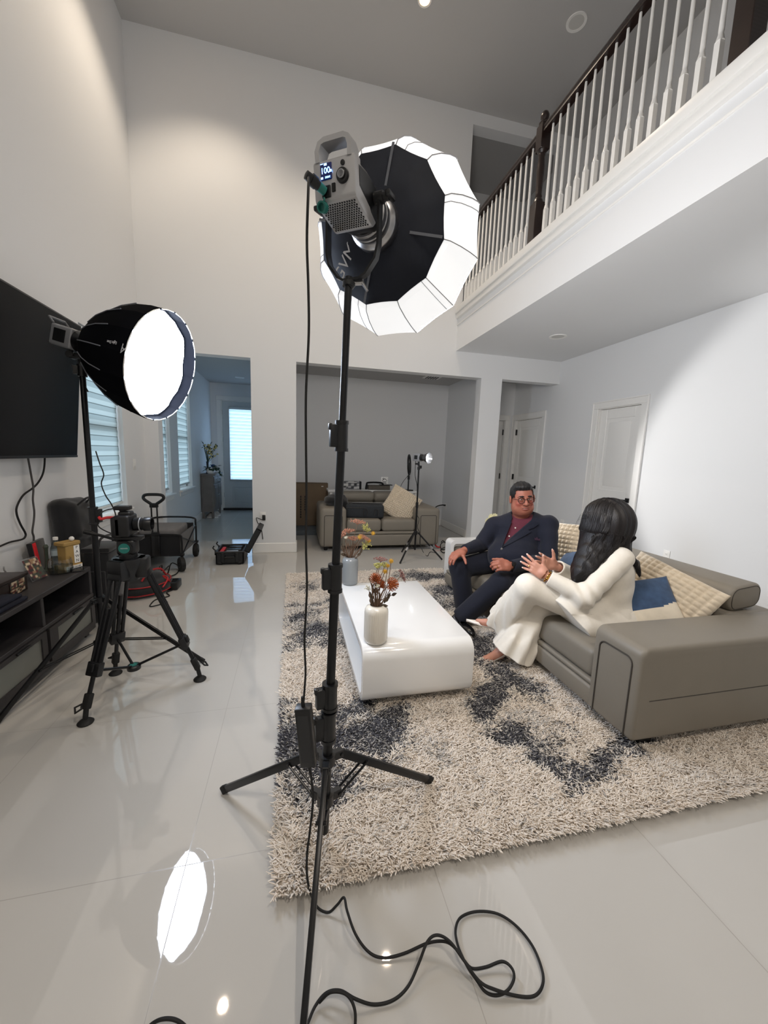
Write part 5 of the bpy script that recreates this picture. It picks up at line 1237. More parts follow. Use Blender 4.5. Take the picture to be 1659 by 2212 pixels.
bouquet('dried bouquet of rust lace flowers and yellow thistles in the grey vase', B2, [
    ('umbel', A2_(772, 1133, .0), .058, None), ('umbel', A2_(754, 1152, .02), .050, None), ('umbel', A2_(746, 1156, -.02), .05, Vector((-.8, 0, .6))), ('umbel', A2_(762, 1168, 0), .05, None), ('umbel', A2_(785, 1165, -.02), .045, None),
    ('sprig', A2_(786, 1146, .0), .06, None), ('sprig', A2_(792, 1150, .03), .05, None), ('sprig', A2_(784, 1186, -.02), .055, None), ('sprig', A2_(790, 1178, .02), .05, None), ('pom', A2_(806, 1152, 0), .019, None), ('pom', A2_(797, 1168, 0), .019, None), ('pom', A2_(778, 1160, -.03), .024, None),
    ('leaf', A2_(738, 1186, 0), .05, None), ('leaf', A2_(778, 1196, -.05), .04, None), ('grass', A2_(746, 1178, 0), .02, None), ('grass', A2_(752, 1170, 0), .02, None), ('grass', A2_(765, 1172, 0), .02, None), ('grass', A2_(740, 1190, -.03), .02, None), ('white', A2_(748, 1164, -.03), .02, None)])

# ---- cushions
def pillow(name, label, c, w, h, d, M3, m, parts=None, corner=.16, bumps=None, group=None):
    """w x h pillow, thickness d, in local frame M3 (x across, y up, z out)"""
    t = thing(name, label, 'cushion', c, group); M = Matrix.Translation(c) @ M3.to_4x4(); n = 56
    vs = []; fs = []
    def P(u, v, sg):
        a, b_ = 2*u-1, 2*v-1; e = (1-abs(a)**2.4)*(1-abs(b_)**2.4); pin = 1-corner*.5*(1-abs(a*b_))*(abs(a)**4+abs(b_)**4)*.55
        z = sg*d/2*max(e, 0)**.55
        if bumps: 
            k = bumps; bz = abs(math.sin(PI*k*u)*math.sin(PI*k*v))**.6; z += sg*.016*bz*min(1, e*6+.35)
        return M @ Vector((a*w/2*pin, b_*h/2*pin, z+.012*math.sin(3*a+2*b_)))
    return t, P, n
def pillow_mesh(P, n, sel=None):
    b = MB()
    for sg in (1, -1):
        off = len(b.v)
        b.v += [tuple(P(i/n, j/n, sg)) for j in range(n+1) for i in range(n+1)]
        for j in range(n):
            for i in range(n):
                if sel is None or sel((i+.5)/n, (j+.5)/n, sg):
                    q = (off+j*(n+1)+i, off+j*(n+1)+i+1, off+(j+1)*(n+1)+i+1, off+(j+1)*(n+1)+i); b.f.append(q if sg > 0 else q[::-1])
    bm = bmesh.new()
    for v in b.v: bm.verts.new(v)
    bm.verts.ensure_lookup_table()
    for f in b.f: bm.faces.new([bm.verts[k] for k in f])
    bmesh.ops.remove_doubles(bm, verts=bm.verts, dist=1e-4)
    bmesh.ops.delete(bm, geom=[v for v in bm.verts if not v.link_faces], context='VERTS')
    return MB().bm(bm)
M_knit = mat('cream_bubble_knit', (214, 200, 178), .95, sheen=.4, nscale=30, namt=.12, bscale=300, bstr=.3, bdist=.001)
M_den = mat('blue_denim_cloth', (62, 86, 120), .9, sheen=.1, nscale=26, namt=.3, bscale=320, bstr=.25, bdist=.0008)
M_lin = mat('ivory_linen_cloth', (224, 214, 196), .9, nscale=30, namt=.08, bscale=320, bstr=.2, bdist=.0008)
def mx3(x, z): return frame((0, 0, 0), x, z).to_3x3()
# big knit cushion behind the woman
t, P, n = pillow('cushion', 'large cream bubble-knit cushion leaning on the near end of the sofa back', Vector((2.30, 1.86, .545)), .60, .46, .14, mx3((.10, -1, -.18), (-.80, -.16, .50)), M_knit, bumps=None)
bx_ = 17
t, P, n = None, None, None
def knit(label, c, w, h, d, M3, k, group=None, name='cushion'):
    t, P, n = pillow(name, label, Vector(c), w, h, d, M3, None, bumps=k, group=group)
    pillow_mesh(P, k*7).build('knit_cover', M_knit, t, None); return t
for o_ in [o for o in COL.objects if o.name.startswith('cushion')]: bpy.data.objects.remove(o_)
knit('large cream bubble-knit cushion leaning on the near end of the sofa back', (2.25, 1.87, .55), .56, .42, .13, mx3((.22, -1, -.30), (-.78, -.22, .52)), 13)
knit('cream bubble-knit cushion behind the seated man', (2.42, 2.98, .60), .46, .44, .14, mx3((.25, -1, .1), (-.9, -.25, .25)), 11)
knit('cream waffle-knit cushion leaning on the right arm of the rear loveseat', (1.62, 5.66, .63), .50, .50, .15, mx3((.80, -.16, -.52), (-.1, -.9, .42)), 17)
def denim(label, c, w, h, d, M3, split=.45):
    t, P, n = pillow('cushion', label, Vector(c), w, h, d, M3, None)
    cut = lambda u, v, sg: (v > split+.03*math.sin(7*u)+ (.12*(u-.5)))
    pillow_mesh(P, 40, lambda u, v, sg: cut(u, v, sg)).build('denim_cover', M_den, t, None)
    pillow_mesh(P, 40, lambda u, v, sg: not cut(u, v, sg)).build('linen_panel', M_lin, t, None); return t
denim('blue denim and ivory cushion at the near end of the sofa behind the woman', (2.05, 1.79, .51), .38, .36, .13, mx3((.46, -.72, .52), (-.55, -.62, .55)), .46)
denim('blue denim cushion lying between the man and the woman', (2.32, 2.66, .475), .40, .40, .13, mx3((.35, -1, .1), (-.55, -.2, .8)), .25)
# ================================================================ PEOPLE
M_skin = attr_mat('skin', 'tint', .48, sss=.06, spec=.4)
M_suit = mat('navy_suit_wool', (13, 18, 37), .9, sheen=.06, nscale=120, namt=.25, bscale=500, bstr=.2, bdist=.0006)
M_suit2 = mat('navy_suit_trouser_wool', (12, 17, 35), .9, sheen=.06, nscale=120, namt=.25, bscale=500, bstr=.2, bdist=.0006)
M_shirt = mat('burgundy_shirt_cotton', (92, 22, 44), .8, sheen=.2, nscale=80, namt=.2)
M_hairm = hair_mat('short_black_hair', (15, 14, 16), .5, (60, 300, 120))
M_hairw = hair_mat('long_black_hair', (19, 15, 16), .4, (260, 260, 9))
M_shoeb = mat('black_shoe_leather', (14, 14, 17), .25, coat=.3, nscale=20, namt=.2)
M_cream = mat('ivory_suit_crepe', (232, 226, 215), .8, sheen=.25, nscale=60, namt=.04, bscale=420, bstr=.15, bdist=.0006)
M_pump = mat('ivory_patent_leather', (232, 222, 212), .2, coat=.5, nscale=20, namt=.02)
M_gold = mat('gold_metal', (212, 164, 84), .22, metal=1, nscale=50, namt=.15)
M_eye = mat('eye_white', (225, 218, 210), .2, nscale=20, namt=.02)
M_iris = mat('dark_brown_iris', (30, 18, 12), .15, nscale=20, namt=.1)
M_tooth = mat('teeth', (226, 218, 205), .25, nscale=20, namt=.03)
M_brow = mat('dark_brow_hair', (24, 18, 17), .8, nscale=80, namt=.2)
A = lambda v: np.array(v, float)
def unit(v): v = A(v); return v/np.linalg.norm(v)
def hand(p, wrist, along, back, thumb_sgn, s=1., curls=((.2, .3, .2),)*4, spread=.10, thumb=(.9, .35, .3), prox=None):
    """palm, four jointed fingers and thumb; along = wrist to knuckles, back = outward normal of the back of the hand"""
    y = unit(along); z = A(back)-y*np.dot(back, y); z = unit(z); x = np.cross(y, z)*thumb_sgn
    w = A(wrist); T = lambda a, b, c: w+s*(a*x+b*y+c*z)
    d = rbx(p, T(.0, .05, 0), (s*.040, s*.044, s*.0125), s*.012, np.stack([x, y, z], 1))
    d = smin(d, cone(p, T(0, -.02, 0), T(0, .02, 0), s*.026, s*.027), .02*s)
    d = smin(d, ell(p, T(.024, .03, -.006), (s*.02, s*.034, s*.016), np.stack([x, y, z], 1)), .012*s)
    tips = []
    for i, (mx_, my, L, r) in enumerate(((.030, .088, .074, .0094), (.0105, .094, .083, .0097), (-.009, .090, .076, .0092), (-.027, .080, .060, .0082))):
        a = spread*(1.35-i*.9); c1, c2, c3 = curls[min(i, len(curls)-1)]
        dx = math.sin(a); q = T(mx_, my, .001); th = 0; pts = [T(mx_*.9, my-.03, 0), q]; rs = [r*1.05, r*1.06]
        for sl, c, rr in ((.46, c1, .98), (.30, c2, .9), (.24, c3, .74)):
            th += c; q = q+s*L*sl*(dx*math.cos(th)*x+math.cos(a)*math.cos(th)*y-math.sin(th)*z); pts.append(q); rs.append(r*rr)
        d = smin(d, chain(p, pts, [k*s for k in rs], .004), .006*s); tips.append((q, pts[-2], r*s))
    ta, tb, tc = thumb
    q0, q1 = T(.022, .018, -.004), T(.046, .045, -.010); dv = unit(ta*x+tb*y-tc*z)
    q2 = q1+s*.034*dv; q3 = q2+s*.028*unit(dv+.25*y)
    d = smin(d, chain(p, [q0, q1, q2, q3], [.015*s, .0125*s, .0105*s, .0085*s], .006), .008*s); tips.append((q3, q2, .009*s))
    hand.tips = tips; hand.T = T; hand.xyz = (x, y, z)
    return d
def head_sdf(p, c, F, s, male=True):
    """head in frame F (columns: x to the person's left, y forward, z up); s = chin-to-crown height"""
    q = (p-A(c)) @ F/s
    d = ell(q, (0, -.06, .12), (.325, .41, .385))                     # skull
    jw = .285 if male else .25
    d = smin(d, ell(q, (0, .10, -.16), (jw, .27, .33)), .12)            # face
    d = smin(d, ell(q, (0, .17, -.36), (.17 if male else .13, .16, .12)), .10)    # chin
    if male:
        for sx in (-1, 1): d = smin(d, ell(q, (sx*.2, .04, -.27), (.13, .22, .19)), .10)      # cheeks and jowls
        d = smin(d, ell(q, (0, .0, -.43), (.24, .24, .12)), .10)
    for sx in (-1, 1):
        d = smax(d, -ell(q, (sx*.125, .375, .035), (.085, .06, .045)), .05)              # eye sockets
        d = smin(d, ell(q, (sx*.12, .335, .095), (.10, .045, .026)), .05)               # brow
        d = smin(d, ell(q, (sx*.165, .27, -.10), (.09, .085, .075)), .05)               # cheekbone
        d = smin(d, ell(q, (sx*(.36 if male else .335), -.02, -.02), (.032, .08, .13)), .02)              # ear
        d = smin(d, ell(q, (sx*.055, .395, -.11), (.04, .045, .036)), .03)
        d = smin(d, ell(q, (sx*.128, .330, .066), (.085, .048, .022)), .02); d = smin(d, ell(q, (sx*.128, .322, .002), (.08, .05, .024)), .02)
    d = smin(d, chain(q, [(0, .36, .06), (0, .42, -.03), (0, .455, -.10)], [.03, .038, .052], .02), .03)   # nose
    qs = q.copy(); qs[:, 2] -= (2.2 if male else 0)*q[:, 0]**2
    d = smin(d, ell(qs, (0, .345, -.238), (.125, .045, .022)), .02); d = smin(d, ell(qs, (0, .34, -.287), (.11, .045, .026)), .02)
    d = smax(d, -ell(qs, (0, .40, -.262), (.14, .058, .014)), .008)
    return d*s
def limb_tint(base, spots=()):
    def t(v):
        c = np.tile(lin(*base), (len(v), 1)); n = .06*np.sin(v[:, 0]*90+v[:, 2]*70)*np.sin(v[:, 1]*80)
        c = c*(1+n[:, None])
        for ctr, rad, col in spots:
            k = np.clip(1.4-np.linalg.norm((v-A(ctr))/A(rad), axis=1), 0, 1)[:, None]; c = c*(1-k)+lin(*col)*k
        return c
    return t
def folds(p, o, d, k, a): return a*np.sin(((p-A(o)) @ unit(d))*k)

# ---------------------------------------------------------------- the man
MAN = thing('person', 'seated man in a navy suit, burgundy shirt and round glasses, hand on his knee', 'person', (1.85, 2.85, 0))
f_ = unit((-.52, -.85, 0)); r_m = np.array([f_[1]*1.0, -f_[0], 0]); up_ = A((0, 0, 1))          # facing, his right, up
TF = np.stack([r_m, f_, up_], 1)
hc = A(at(1128, 1077, y=2.80)); HS = .262
fy = math.radians(-106); hf = unit((math.cos(fy), math.sin(fy), -.06)); hx = unit(np.cross(hf, up_))*-1   # to his left
hz = unit(np.cross(hx, hf))
ro = math.radians(5); hz = np.cross(hf, hx); hx, hz = hx*math.cos(ro)+hz*math.sin(ro), hz*math.cos(ro)-hx*math.sin(ro)
HF = np.stack([hx, hf, hz], 1)
neck = A(at(1127, 1118, y=2.85)); pel = A((1.93, 2.90, .50))
shR, shL = A(at(1068, 1133, y=2.98)), A(at(1186, 1131, y=2.70))
elR, elL = A(at(1040, 1176, y=2.99)), A(at(1186, 1212, y=2.58)); wrR, wrL = A(at(1006, 1187, y=2.90)), A(at(1108, 1222, y=2.52))
hipR, hipL = A((1.86, 3.00, .49)), A((1.90, 2.76, .48))
knR, knL = A(at(993, 1226, y=2.92)), A(at(1082, 1258, y=2.58)); anR, anL = A(at(1003, 1318, y=2.90)), A(at(993, 1338, y=2.72))
chest = A(at(1127, 1152, y=2.86)); belly = A(at(1110, 1203, y=2.80))
hR = dict(wrist=wrR+unit(wrR-elR)*.035, along=unit(A(at(972, 1206, y=2.86))-wrR), back=(-.15, -.25, .95), thumb_sgn=None)
def man_hands(p):
    y = unit(A(at(975, 1203, y=2.84))-wrR)
    d1 = hand(p, wrR+y*.035, y, (-.35, -.25, .9), -1, 1.08, ((.35, .45, .3), (.4, .45, .3), (.45, .45, .3), (.5, .45, .3)), .07, (.75, .25, .6))
    man_hands.t1 = hand.tips; man_hands.T1 = hand.T
    y2 = unit(A(at(1074, 1221, y=2.50))-wrL)
    d2 = hand(p, wrL+y2*.03, y2, (-.05, -.80, .60), 1, 1.08, ((.7, .9, .5), (.75, .9, .5), (.8, .9, .5), (.85, .9, .5)), .05, (.25, .9, .5))
    man_hands.t2 = hand.tips; man_hands.T2 = hand.T
    return np.minimum(d1, d2)
def man_body(p):
    d = head_sdf(p, hc, HF, HS)
    d = smin(d, cone(p, hc+HF @ A((0, -.08, -.2))*HS, neck-up_*.06-f_*.025, .070, .070), .03)
    d = smin(d, chain(p, [neck-up_*.05-f_*.04, chest-f_*.03, belly, pel], [.06, .09, .12, .12], .05), .03)
    for s_, e_, w_ in ((shR, elR, wrR), (shL, elL, wrL)):
        d = smin(d, chain(p, [(s_+chest)/2, s_, e_, w_], [.06, .05, .042, .028], .02), .03)
    for h_, k_, a_ in ((hipR, knR, anR), (hipL, knL, anL)):
        d = smin(d, chain(p, [pel, h_, k_, a_], [.11, .085, .058, .036], .02), .03)
    return smin(d, man_hands(p), .012)
mouth = hc+HF @ A((0, .36, -.262))*HS
implicit('body', man_body, (1.0, 2.2, .05), (2.35, 3.3, 1.26), .0042, M_skin, MAN,
         limb_tint((160, 100, 82), [(mouth, A((.03, .03, .012)), (142, 74, 68)), (hc+HF @ A((.19, .3, -.1))*HS, (.03, .03, .03), (166, 90, 76)), (hc+HF @ A((-.19, .3, -.1))*HS, (.03, .03, .03), (166, 90, 76))]))
def hp_(x, y, z): return Vector(hc+HF @ A((x, y, z))*HS)
for sx in (-1, 1):
    e = MB(); e.ball(hp_(sx*.125, .318, .035), .0118, 14); eb = e.build('eye', M_eye, MAN, None)
    e = MB(); e.ball(hp_(sx*.125-.006, .350, .036), .0052, 10); e.build('iris', M_iris, eb, None)
    b = MB(); b.tube([hp_(sx*.055, .368, .122), hp_(sx*.11, .376, .132), hp_(sx*.18, .332, .118), hp_(sx*.215, .282, .085)], [.004, .0058, .005, .002], 8); b.build('eyebrow', M_brow, MAN)
b = MB(); b.tube(catmull([hp_(-.095, .332, -.2375), hp_(-.055, .350, -.2505), hp_(0, .358, -.257), hp_(.055, .350, -.2505), hp_(.095, .332, -.2375)], 4), [.0010]+[.0026]*15+[.0010], 8); b.build('teeth', M_tooth, MAN)
M_specs = mat('dark_spectacle_frame', (46, 38, 38), .3, metal=.5, nscale=30, namt=.1)
GLS = bpy.data.objects.new('glasses', None); COL.objects.link(GLS); GLS.parent = MAN; GLS.location = (0, 0, 0)
b = MB()
for sx in (-1, 1):
    b = MB(); b.tube([hp_(sx*.142+.098*math.cos(t), .418-.05*abs(sx*.142+.098*math.cos(t))-.0, .02+.092*math.sin(t)) for t in np.linspace(0, 2*PI, 29)[:-1]], .0022, 6, closed=True); b.build('rim', M_specs, GLS)
    b = MB(); b.tube([hp_(sx*.238, .40, .04), hp_(sx*.30, .33, .045), hp_(sx*.345, .0, .035), hp_(sx*.34, -.06, -.02)], .0018, 6); b.build('temple', M_specs, GLS)
    b = MB(); M = frame(hp_(sx*.142, .410, .02), Vector(hx), Vector(hf)); b.lathe([(0, 0), (.098*HS, 0), (.098*HS, .0008), (0, .0008)], M, 28); b.build('lens', M_glass, GLS)
b = MB(); b.tube([hp_(-.045, .412, .03), hp_(0, .43, .045), hp_(.045, .412, .03)], .0018, 6); b.build('bridge', M_specs, GLS)
def man_hair(p):
    q = (p-hc) @ HF/HS
    d = ell(q, (0, -.075, .155), (.352, .425, .385)); d = smin(d, ell(q, (-.02, .17, .40), (.24, .17, .10)), .1)
    d += .006*np.sin(q[:, 0]*60+q[:, 1]*8)
    line = smax(q[:, 1]-.31, -(q[:, 2]-.22), .03)                          # hair line in front
    cut = smax(d, -(q[:, 2]-(.235+.0*q[:, 1])) if False else d, .001)
    front = np.where(np.abs(q[:, 0]) < .24, (.265-q[:, 2])+.0*q[:, 1], (.02-q[:, 2])*1.0)
    lim = np.where(q[:, 1] > .06, np.maximum(.30-q[:, 2]+.12*np.clip(np.abs(q[:, 0])-.2, 0, 1)*-4, -9), np.where(q[:, 1] > -.08, .0-q[:, 2], -.26-q[:, 2]))
    side = np.where((q[:, 1] > .06) & (np.abs(q[:, 0]) > .255) & (q[:, 1] < .2), .02-q[:, 2], lim)
    return smax(d, side, .02)*HS
implicit('hair', man_hair, hc-.22, hc+.24, .004, M_hairm, MAN)
def sdf_jacket(p):
    q = (p-A(chest)) @ TF
    d = ell(q, (0, .0, .0), (.215, .145, .20)); qb = (p-A(belly)) @ TF
    d = smin(d, ell(qb, (0, .01, .0), (.215, .185, .175)), .08)
    d = smin(d, ell((p-pel) @ TF, (0, .0, .0), (.215, .19, .13)), .06)
    d = smin(d, chain(p, [neck-up_*.055-f_*.02, (shR+neck)/2-up_*.035-f_*.01, shR-up_*.012], [.085, .074, .064], .03), .05)
    d = smin(d, chain(p, [neck-up_*.055-f_*.02, (shL+neck)/2-up_*.035-f_*.01, shL-up_*.012], [.085, .074, .064], .03), .05)
    for s_, e_, w_ in ((shR, elR, wrR), (shL, elL, wrL)):
        a = chain(p, [s_, e_, w_+unit(w_-e_)*.012], [.070, .064, .046], .02)
        a += folds(p, e_, w_-s_, 95, .0035)*np.clip(1.5-np.linalg.norm(p-e_, axis=1)/.09, 0, 1)
        d = smin(d, a, .03)
    d += .0022*np.sin(p[:, 2]*46+p[:, 0]*20+3*np.sin(p[:, 1]*14))
    # front skirts of the coat fall open over the thighs
    return d
vbot = A(at(1083, 1192, y=2.60)); 
def vcut(p, grow=0.):
    """V opening of the coat front, from the neck down to the button"""
    q = (p-neck) @ TF; zz = q[:, 2]; top = .05; depth = (neck[2]-vbot[2])
    hw = np.clip((zz+depth)/depth, 0, 1.3)*.078+grow-.004
    vx = (A(vbot)-neck) @ TF; cx = vx[0]*np.clip(-zz/depth, 0, 1)
    return np.maximum(np.maximum(np.abs(q[:, 0]-cx)-hw, -(q[:, 1]-.01)), -(zz+depth))
def man_jacket(p):
    d = sdf_jacket(p)
    d = smax(d, -(vcut(p)), .008)
    d = np.maximum(d, -cone(p, neck-up_*.06, neck+up_*.25+f_*.02, .078, .09))
    d = np.maximum(d, -(p[:, 2]-.415))
    for e_, w_ in ((elR, wrR), (elL, wrL)):
        u = unit(w_-e_); d = np.maximum(d, np.where(np.linalg.norm(p-w_, axis=1) < .12, (p-(w_+u*.012)) @ u, -1))
    # open quarters below the button
    q = (p-A(vbot)) @ TF; gap = np.maximum(np.maximum(np.abs(q[:, 0]-.0)-(.015+np.clip(-q[:, 2]-.03, 0, 1)*.5), q[:, 2]+.03), -(q[:, 1]+.12))
    return smax(d, -gap, .008)
JK = implicit('suit_jacket', man_jacket, (1.15, 2.3, .40), (2.4, 3.3, 1.02), .0052, M_suit, MAN)
def man_shirt(p):
    d = sdf_jacket(p)+.016
    d = np.maximum(d, vcut(p, .03)); d = np.maximum(d, -(p[:, 2]-.43))
    q = (p-neck) @ TF
    col = np.maximum(np.abs(cone(p, neck-up_*.06+f_*.0, neck+up_*.03+f_*.015, .085, .082)+.004)-.0045, np.maximum(q[:, 2]-.015, -(q[:, 2]+.075)))
    col = smax(col, -ell(q, (0, .10, -.005), (.022, .06, .06)), .008)
    core = np.maximum(sdf_jacket(p)+.018, np.maximum(vcut(p, .045), -(q[:, 2]+.24)))
    return np.minimum(d, core)
def man_collar(p):
    q = (p-neck) @ TF; ax0_ = neck-up_*.075-f_*.012; ax1_ = neck+up_*.03-f_*.0
    top = -.012-.035*np.clip(q[:, 1]/.09, -.6, 1)
    d = np.maximum(np.abs(cone(p, ax0_, ax1_, .088, .080))-.0045, np.maximum(q[:, 2]-top, -(q[:, 2]-(top-.05))))
    return smax(d, -np.maximum(np.abs(q[:, 0]-.006)-(.012+.5*np.clip(q[:, 2]+.075, 0, 1)), -q[:, 1]), .006)
implicit('collar', man_collar, neck-.16, neck+.14, .0035, M_shirt, MAN)
implicit('shirt', man_shirt, (1.4, 2.4, .42), (2.3, 3.2, 1.0), .0048, M_shirt, MAN)
def proj_front(x, z, off=.004, f=sdf_jacket):
    """point on the coat front at torso coordinates x (his right), z below the neck"""
    base = neck+TF @ A((x, 0, z)); ts = np.linspace(.5, -.1, 600); P = base[None]+ts[:, None]*f_[None]; d = f(P); i = np.argmax(d < 0); return P[i]+f_*off
bz = -(neck[2]-vbot[2])
for sx in (-1, 1):                                                        # notched lapels lying on the coat
    b = MB(); rows = []
    vx = ((A(vbot)-neck) @ TF)[0]
    for k in range(13):
        t = k/12; z = -.03+(bz+.03)*t; inn = sx*(.078*(1-t))+vx*t
        wdt = .075*math.sin(PI*min(1, .30+.70*t))**.8*(1-.75*t**3) if t > .26 else .052
        if .24 < t < .30: wdt = .030
        rows.append((inn, inn+sx*wdt, z))
    vs = []
    for inn, out, z in rows:
        for s3, o3 in ((inn, .009), ((inn+out)/2, .014), (out, .012)): vs.append(Vector(proj_front(s3, z+.02*abs(s3-inn)*2, o3)))
    fs = [(i*3+k, i*3+k+1, i*3+k+4, i*3+k+3) for i in range(12) for k in range(2)]
    n0 = len(vs); vs += [v-Vector(f_)*.006 for v in vs]; fs += [tuple(n0+k for k in f[::-1]) for f in fs]
    ring3 = [i*3 for i in range(13)]+[i*3+2 for i in range(12, -1, -1)]
    b.add(vs, fs).build('lapel', M_suit, JK, 60)
b = MB(); pb_ = Vector(proj_front(((A(vbot)-neck) @ TF)[0], bz-.012, .002)); b.lathe([(0, 0), (.0095, 0), (.0095, .003), (.007, .004), (0, .0032)], frame(pb_, None, Vector(f_)), 18); b.build('coat_button', M_chr, JK)
for z in (-.075, -.145): 
    b = MB(); b.lathe([(0, 0), (.006, 0), (.006, .002), (0, .002)], frame(Vector(proj_front(((A(vbot)-neck) @ TF)[0]*(-z/-bz), z, -.008)), None, Vector(f_)), 14); b.build('shirt_button', M_tooth, MAN)
pk = Vector(proj_front(-.125, -.155, .004)); Mk = frame(pk, Vector(-r_m), Vector(f_))
b = MB(); b.box((0, -.006, 0), (.075, .006, .004), Mk); b.build('breast_pocket', M_suit, JK)
b = MB(); b.prism([(-.03, -.004), (.03, -.004), (.026, .012), (.012, .006), (.002, .024), (-.010, .010), (-.022, .018)], .004, Mk); b.build('pocket_square', mat('plum_pocket_silk', (58, 30, 54), .5, nscale=60, namt=.4), JK)
b = MB(); mk = Vector(proj_front(-.035, -.115, -.002)); b.rbox((0, 0, .006), (.030, .014, .012), .004, 2, frame(mk, Vector(-r_m)+Vector(up_)*-.15, Vector(f_))); b.tube(catmull([mk+Vector(r_m)*.004, mk+Vector(r_m)*.02+Vector(up_)*.012, mk+Vector(r_m)*.006+Vector(up_)*.03], 5), .003, 6); b.build('lapel_microphone', M_blk, MAN)
def man_trousers(p):
    d = None
    for i, (h_, k_, a_) in enumerate(((hipR, knR, anR), (hipL, knL, anL))):
        u = unit(a_-k_); e = a_+u*.0
        l = chain(p, [pel+(h_-pel)*.4, h_, k_, e], [.125, .112, .083, .080], .02)
        l += folds(p, k_, (k_-h_)+(a_-k_)*-.4, 70, .004)*np.clip(1.5-np.linalg.norm(p-k_, axis=1)/.10, 0, 1)
        l += .003*np.sin((p @ unit(np.cross(u, f_)))*60)*np.clip(((p-k_) @ u)/.2, 0, 1)
        l = np.maximum(l, np.where(((p-k_) @ u > .05) & (np.linalg.norm(p-a_, axis=1) < .3), (p-(a_-u*.015)) @ u, -9))
        d = l if d is None else smin(d, l, .03)
    return smin(d, ell((p-pel) @ TF, (0, -.01, -.02), (.205, .17, .11)), .04)
implicit('trousers', man_trousers, (1.1, 2.35, .1), (2.25, 3.25, .68), .0055, M_suit2, MAN)
M_sock = attr_mat('striped_sock_knit', 'tint', .9)
def sock_tint(a_, u):
    def t(v):
        s_ = ((v-a_) @ u); st = (np.abs(((s_*38) % 1)-.5) < .12)[:, None]; return np.where(st, lin(150, 156, 170), lin(18, 20, 32))
    return t
for k_, a_, toe in ((knR, anR, A((-.55, -.45, 0))), (knL, anL, A((.10, -.95, 0)))):
    u = unit(a_-k_); toe = unit(toe); fl = A((a_[0], a_[1], .045))
    implicit('sock', lambda p: chain(p, [a_-u*.08, a_, fl+up_*.04], [.046, .045, .05], .02), fl-.3, a_+.3, .005, M_sock, MAN, sock_tint(a_, u))
    def shoe(p):
        R3 = np.stack([np.cross(toe, up_), toe, up_], 1); q = (p-fl) @ R3
        d = smin(ell(q, (0, -.01, .02), (.044, .065, .058)), ell(q, (0, .10, .0), (.047, .115, .042)), .03); d = np.maximum(d, -(q[:, 2]+.032)); d = np.maximum(d, -ell(q, (0, -.01, .085), (.034, .05, .05)))
        return d
    so = implicit('shoe', shoe, fl-.25, fl+.25, .0048, M_shoeb, MAN)
man_hands(np.zeros((1, 3)))
b = MB(); y2 = unit(A(at(1074, 1221, y=2.50))-wrL); cw = Vector(wrL+y2*.012); Mw = frame(cw, None, Vector(y2)); b.lathe([(.033, -.009), (.036, -.009), (.036, .009), (.033, .009)], Mw, 24, closed=True); b.rbox(cw+Vector((-.05, -.80, .60)).normalized()*.036, (.03, .02, .03), .005, 2); b.build('wristwatch', M_blk, MAN)
T2 = man_hands.T2; b = MB(); rc_ = Vector(T2(-.009, .103, -.006)); b.lathe([(.0098, -.002), (.0112, -.002), (.0112, .002), (.0098, .002)], frame(rc_, None, Vector(unit(y2*.6-A((-.05, -.8, .6))*.6))), 18, closed=True); b.build('ring', M_gold, MAN)

# ---------------------------------------------------------------- the woman
WOM = thing('person', 'seated woman with long black hair in an ivory trouser suit, seen from behind, hands raised', 'person', (1.85, 1.95, 0))
fw = unit((-.80, .60, 0)); rw = np.array([fw[1], -fw[0], 0]); WF = np.stack([rw, fw, up_], 1)
whc = A(at(1308, 1128, y=1.98)); WS = .235
fy = math.radians(104); wf = unit((math.cos(fy), math.sin(fy), -.03)); wx = unit(np.cross(up_, wf)); wz = np.cross(wx, wf); WHF = np.stack([wx, wf, up_], 1)
wneck = A(at(1325, 1188, y=1.95)); wpel = A(at(1322, 1338, y=1.93)); wchest = A(at(1325, 1235, y=1.95)); wwaist = A(at(1322, 1285, y=1.93))
wsL, wsR = A(at(1342, 1207, y=1.82)), A(at(1305, 1200, y=2.10))
weL, weR = A(at(1262, 1290, y=1.80)), A(at(1280, 1262, y=2.22)); wwL, wwR = A(at(1188, 1249, y=1.93)), A(at(1206, 1226, y=2.10))
whL, whR = A((1.93, 1.88, .43)), A((1.95, 2.08, .43))
wkL, wkR = A(at(1142, 1268, y=2.02)), A(at(1165, 1305, y=2.12)); waL, waR = A(at(1078, 1352, y=2.30)), A(at(1078, 1412, y=2.17))
toeL, toeR = A(at(1020, 1338, y=2.42)), A(at(1022, 1438, y=2.24))
def wom_hands(p):
    yL = unit(A(at(1140, 1217, y=2.02))-wwL); yR = unit(A(at(1150, 1203, y=2.10))-wwR)
    d1 = hand(p, wwL+yL*.03, yL, (-.30, -.92, .10), 1, .93, ((.08, .12, .1), (.08, .15, .1), (.12, .15, .12), (.18, .2, .15)), .17, (.8, .45, -.35))
    wom_hands.tL = hand.tips; wom_hands.TL = hand.T; wom_hands.xL = hand.xyz
    d2 = hand(p, wwR+yR*.03, yR, (.15, .95, .1), -1, .93, ((.05, .1, .1), (.08, .12, .1), (.1, .15, .1), (.12, .15, .12)), .14, (.8, .5, -.1))
    wom_hands.tR = hand.tips
    return np.minimum(d1, d2)
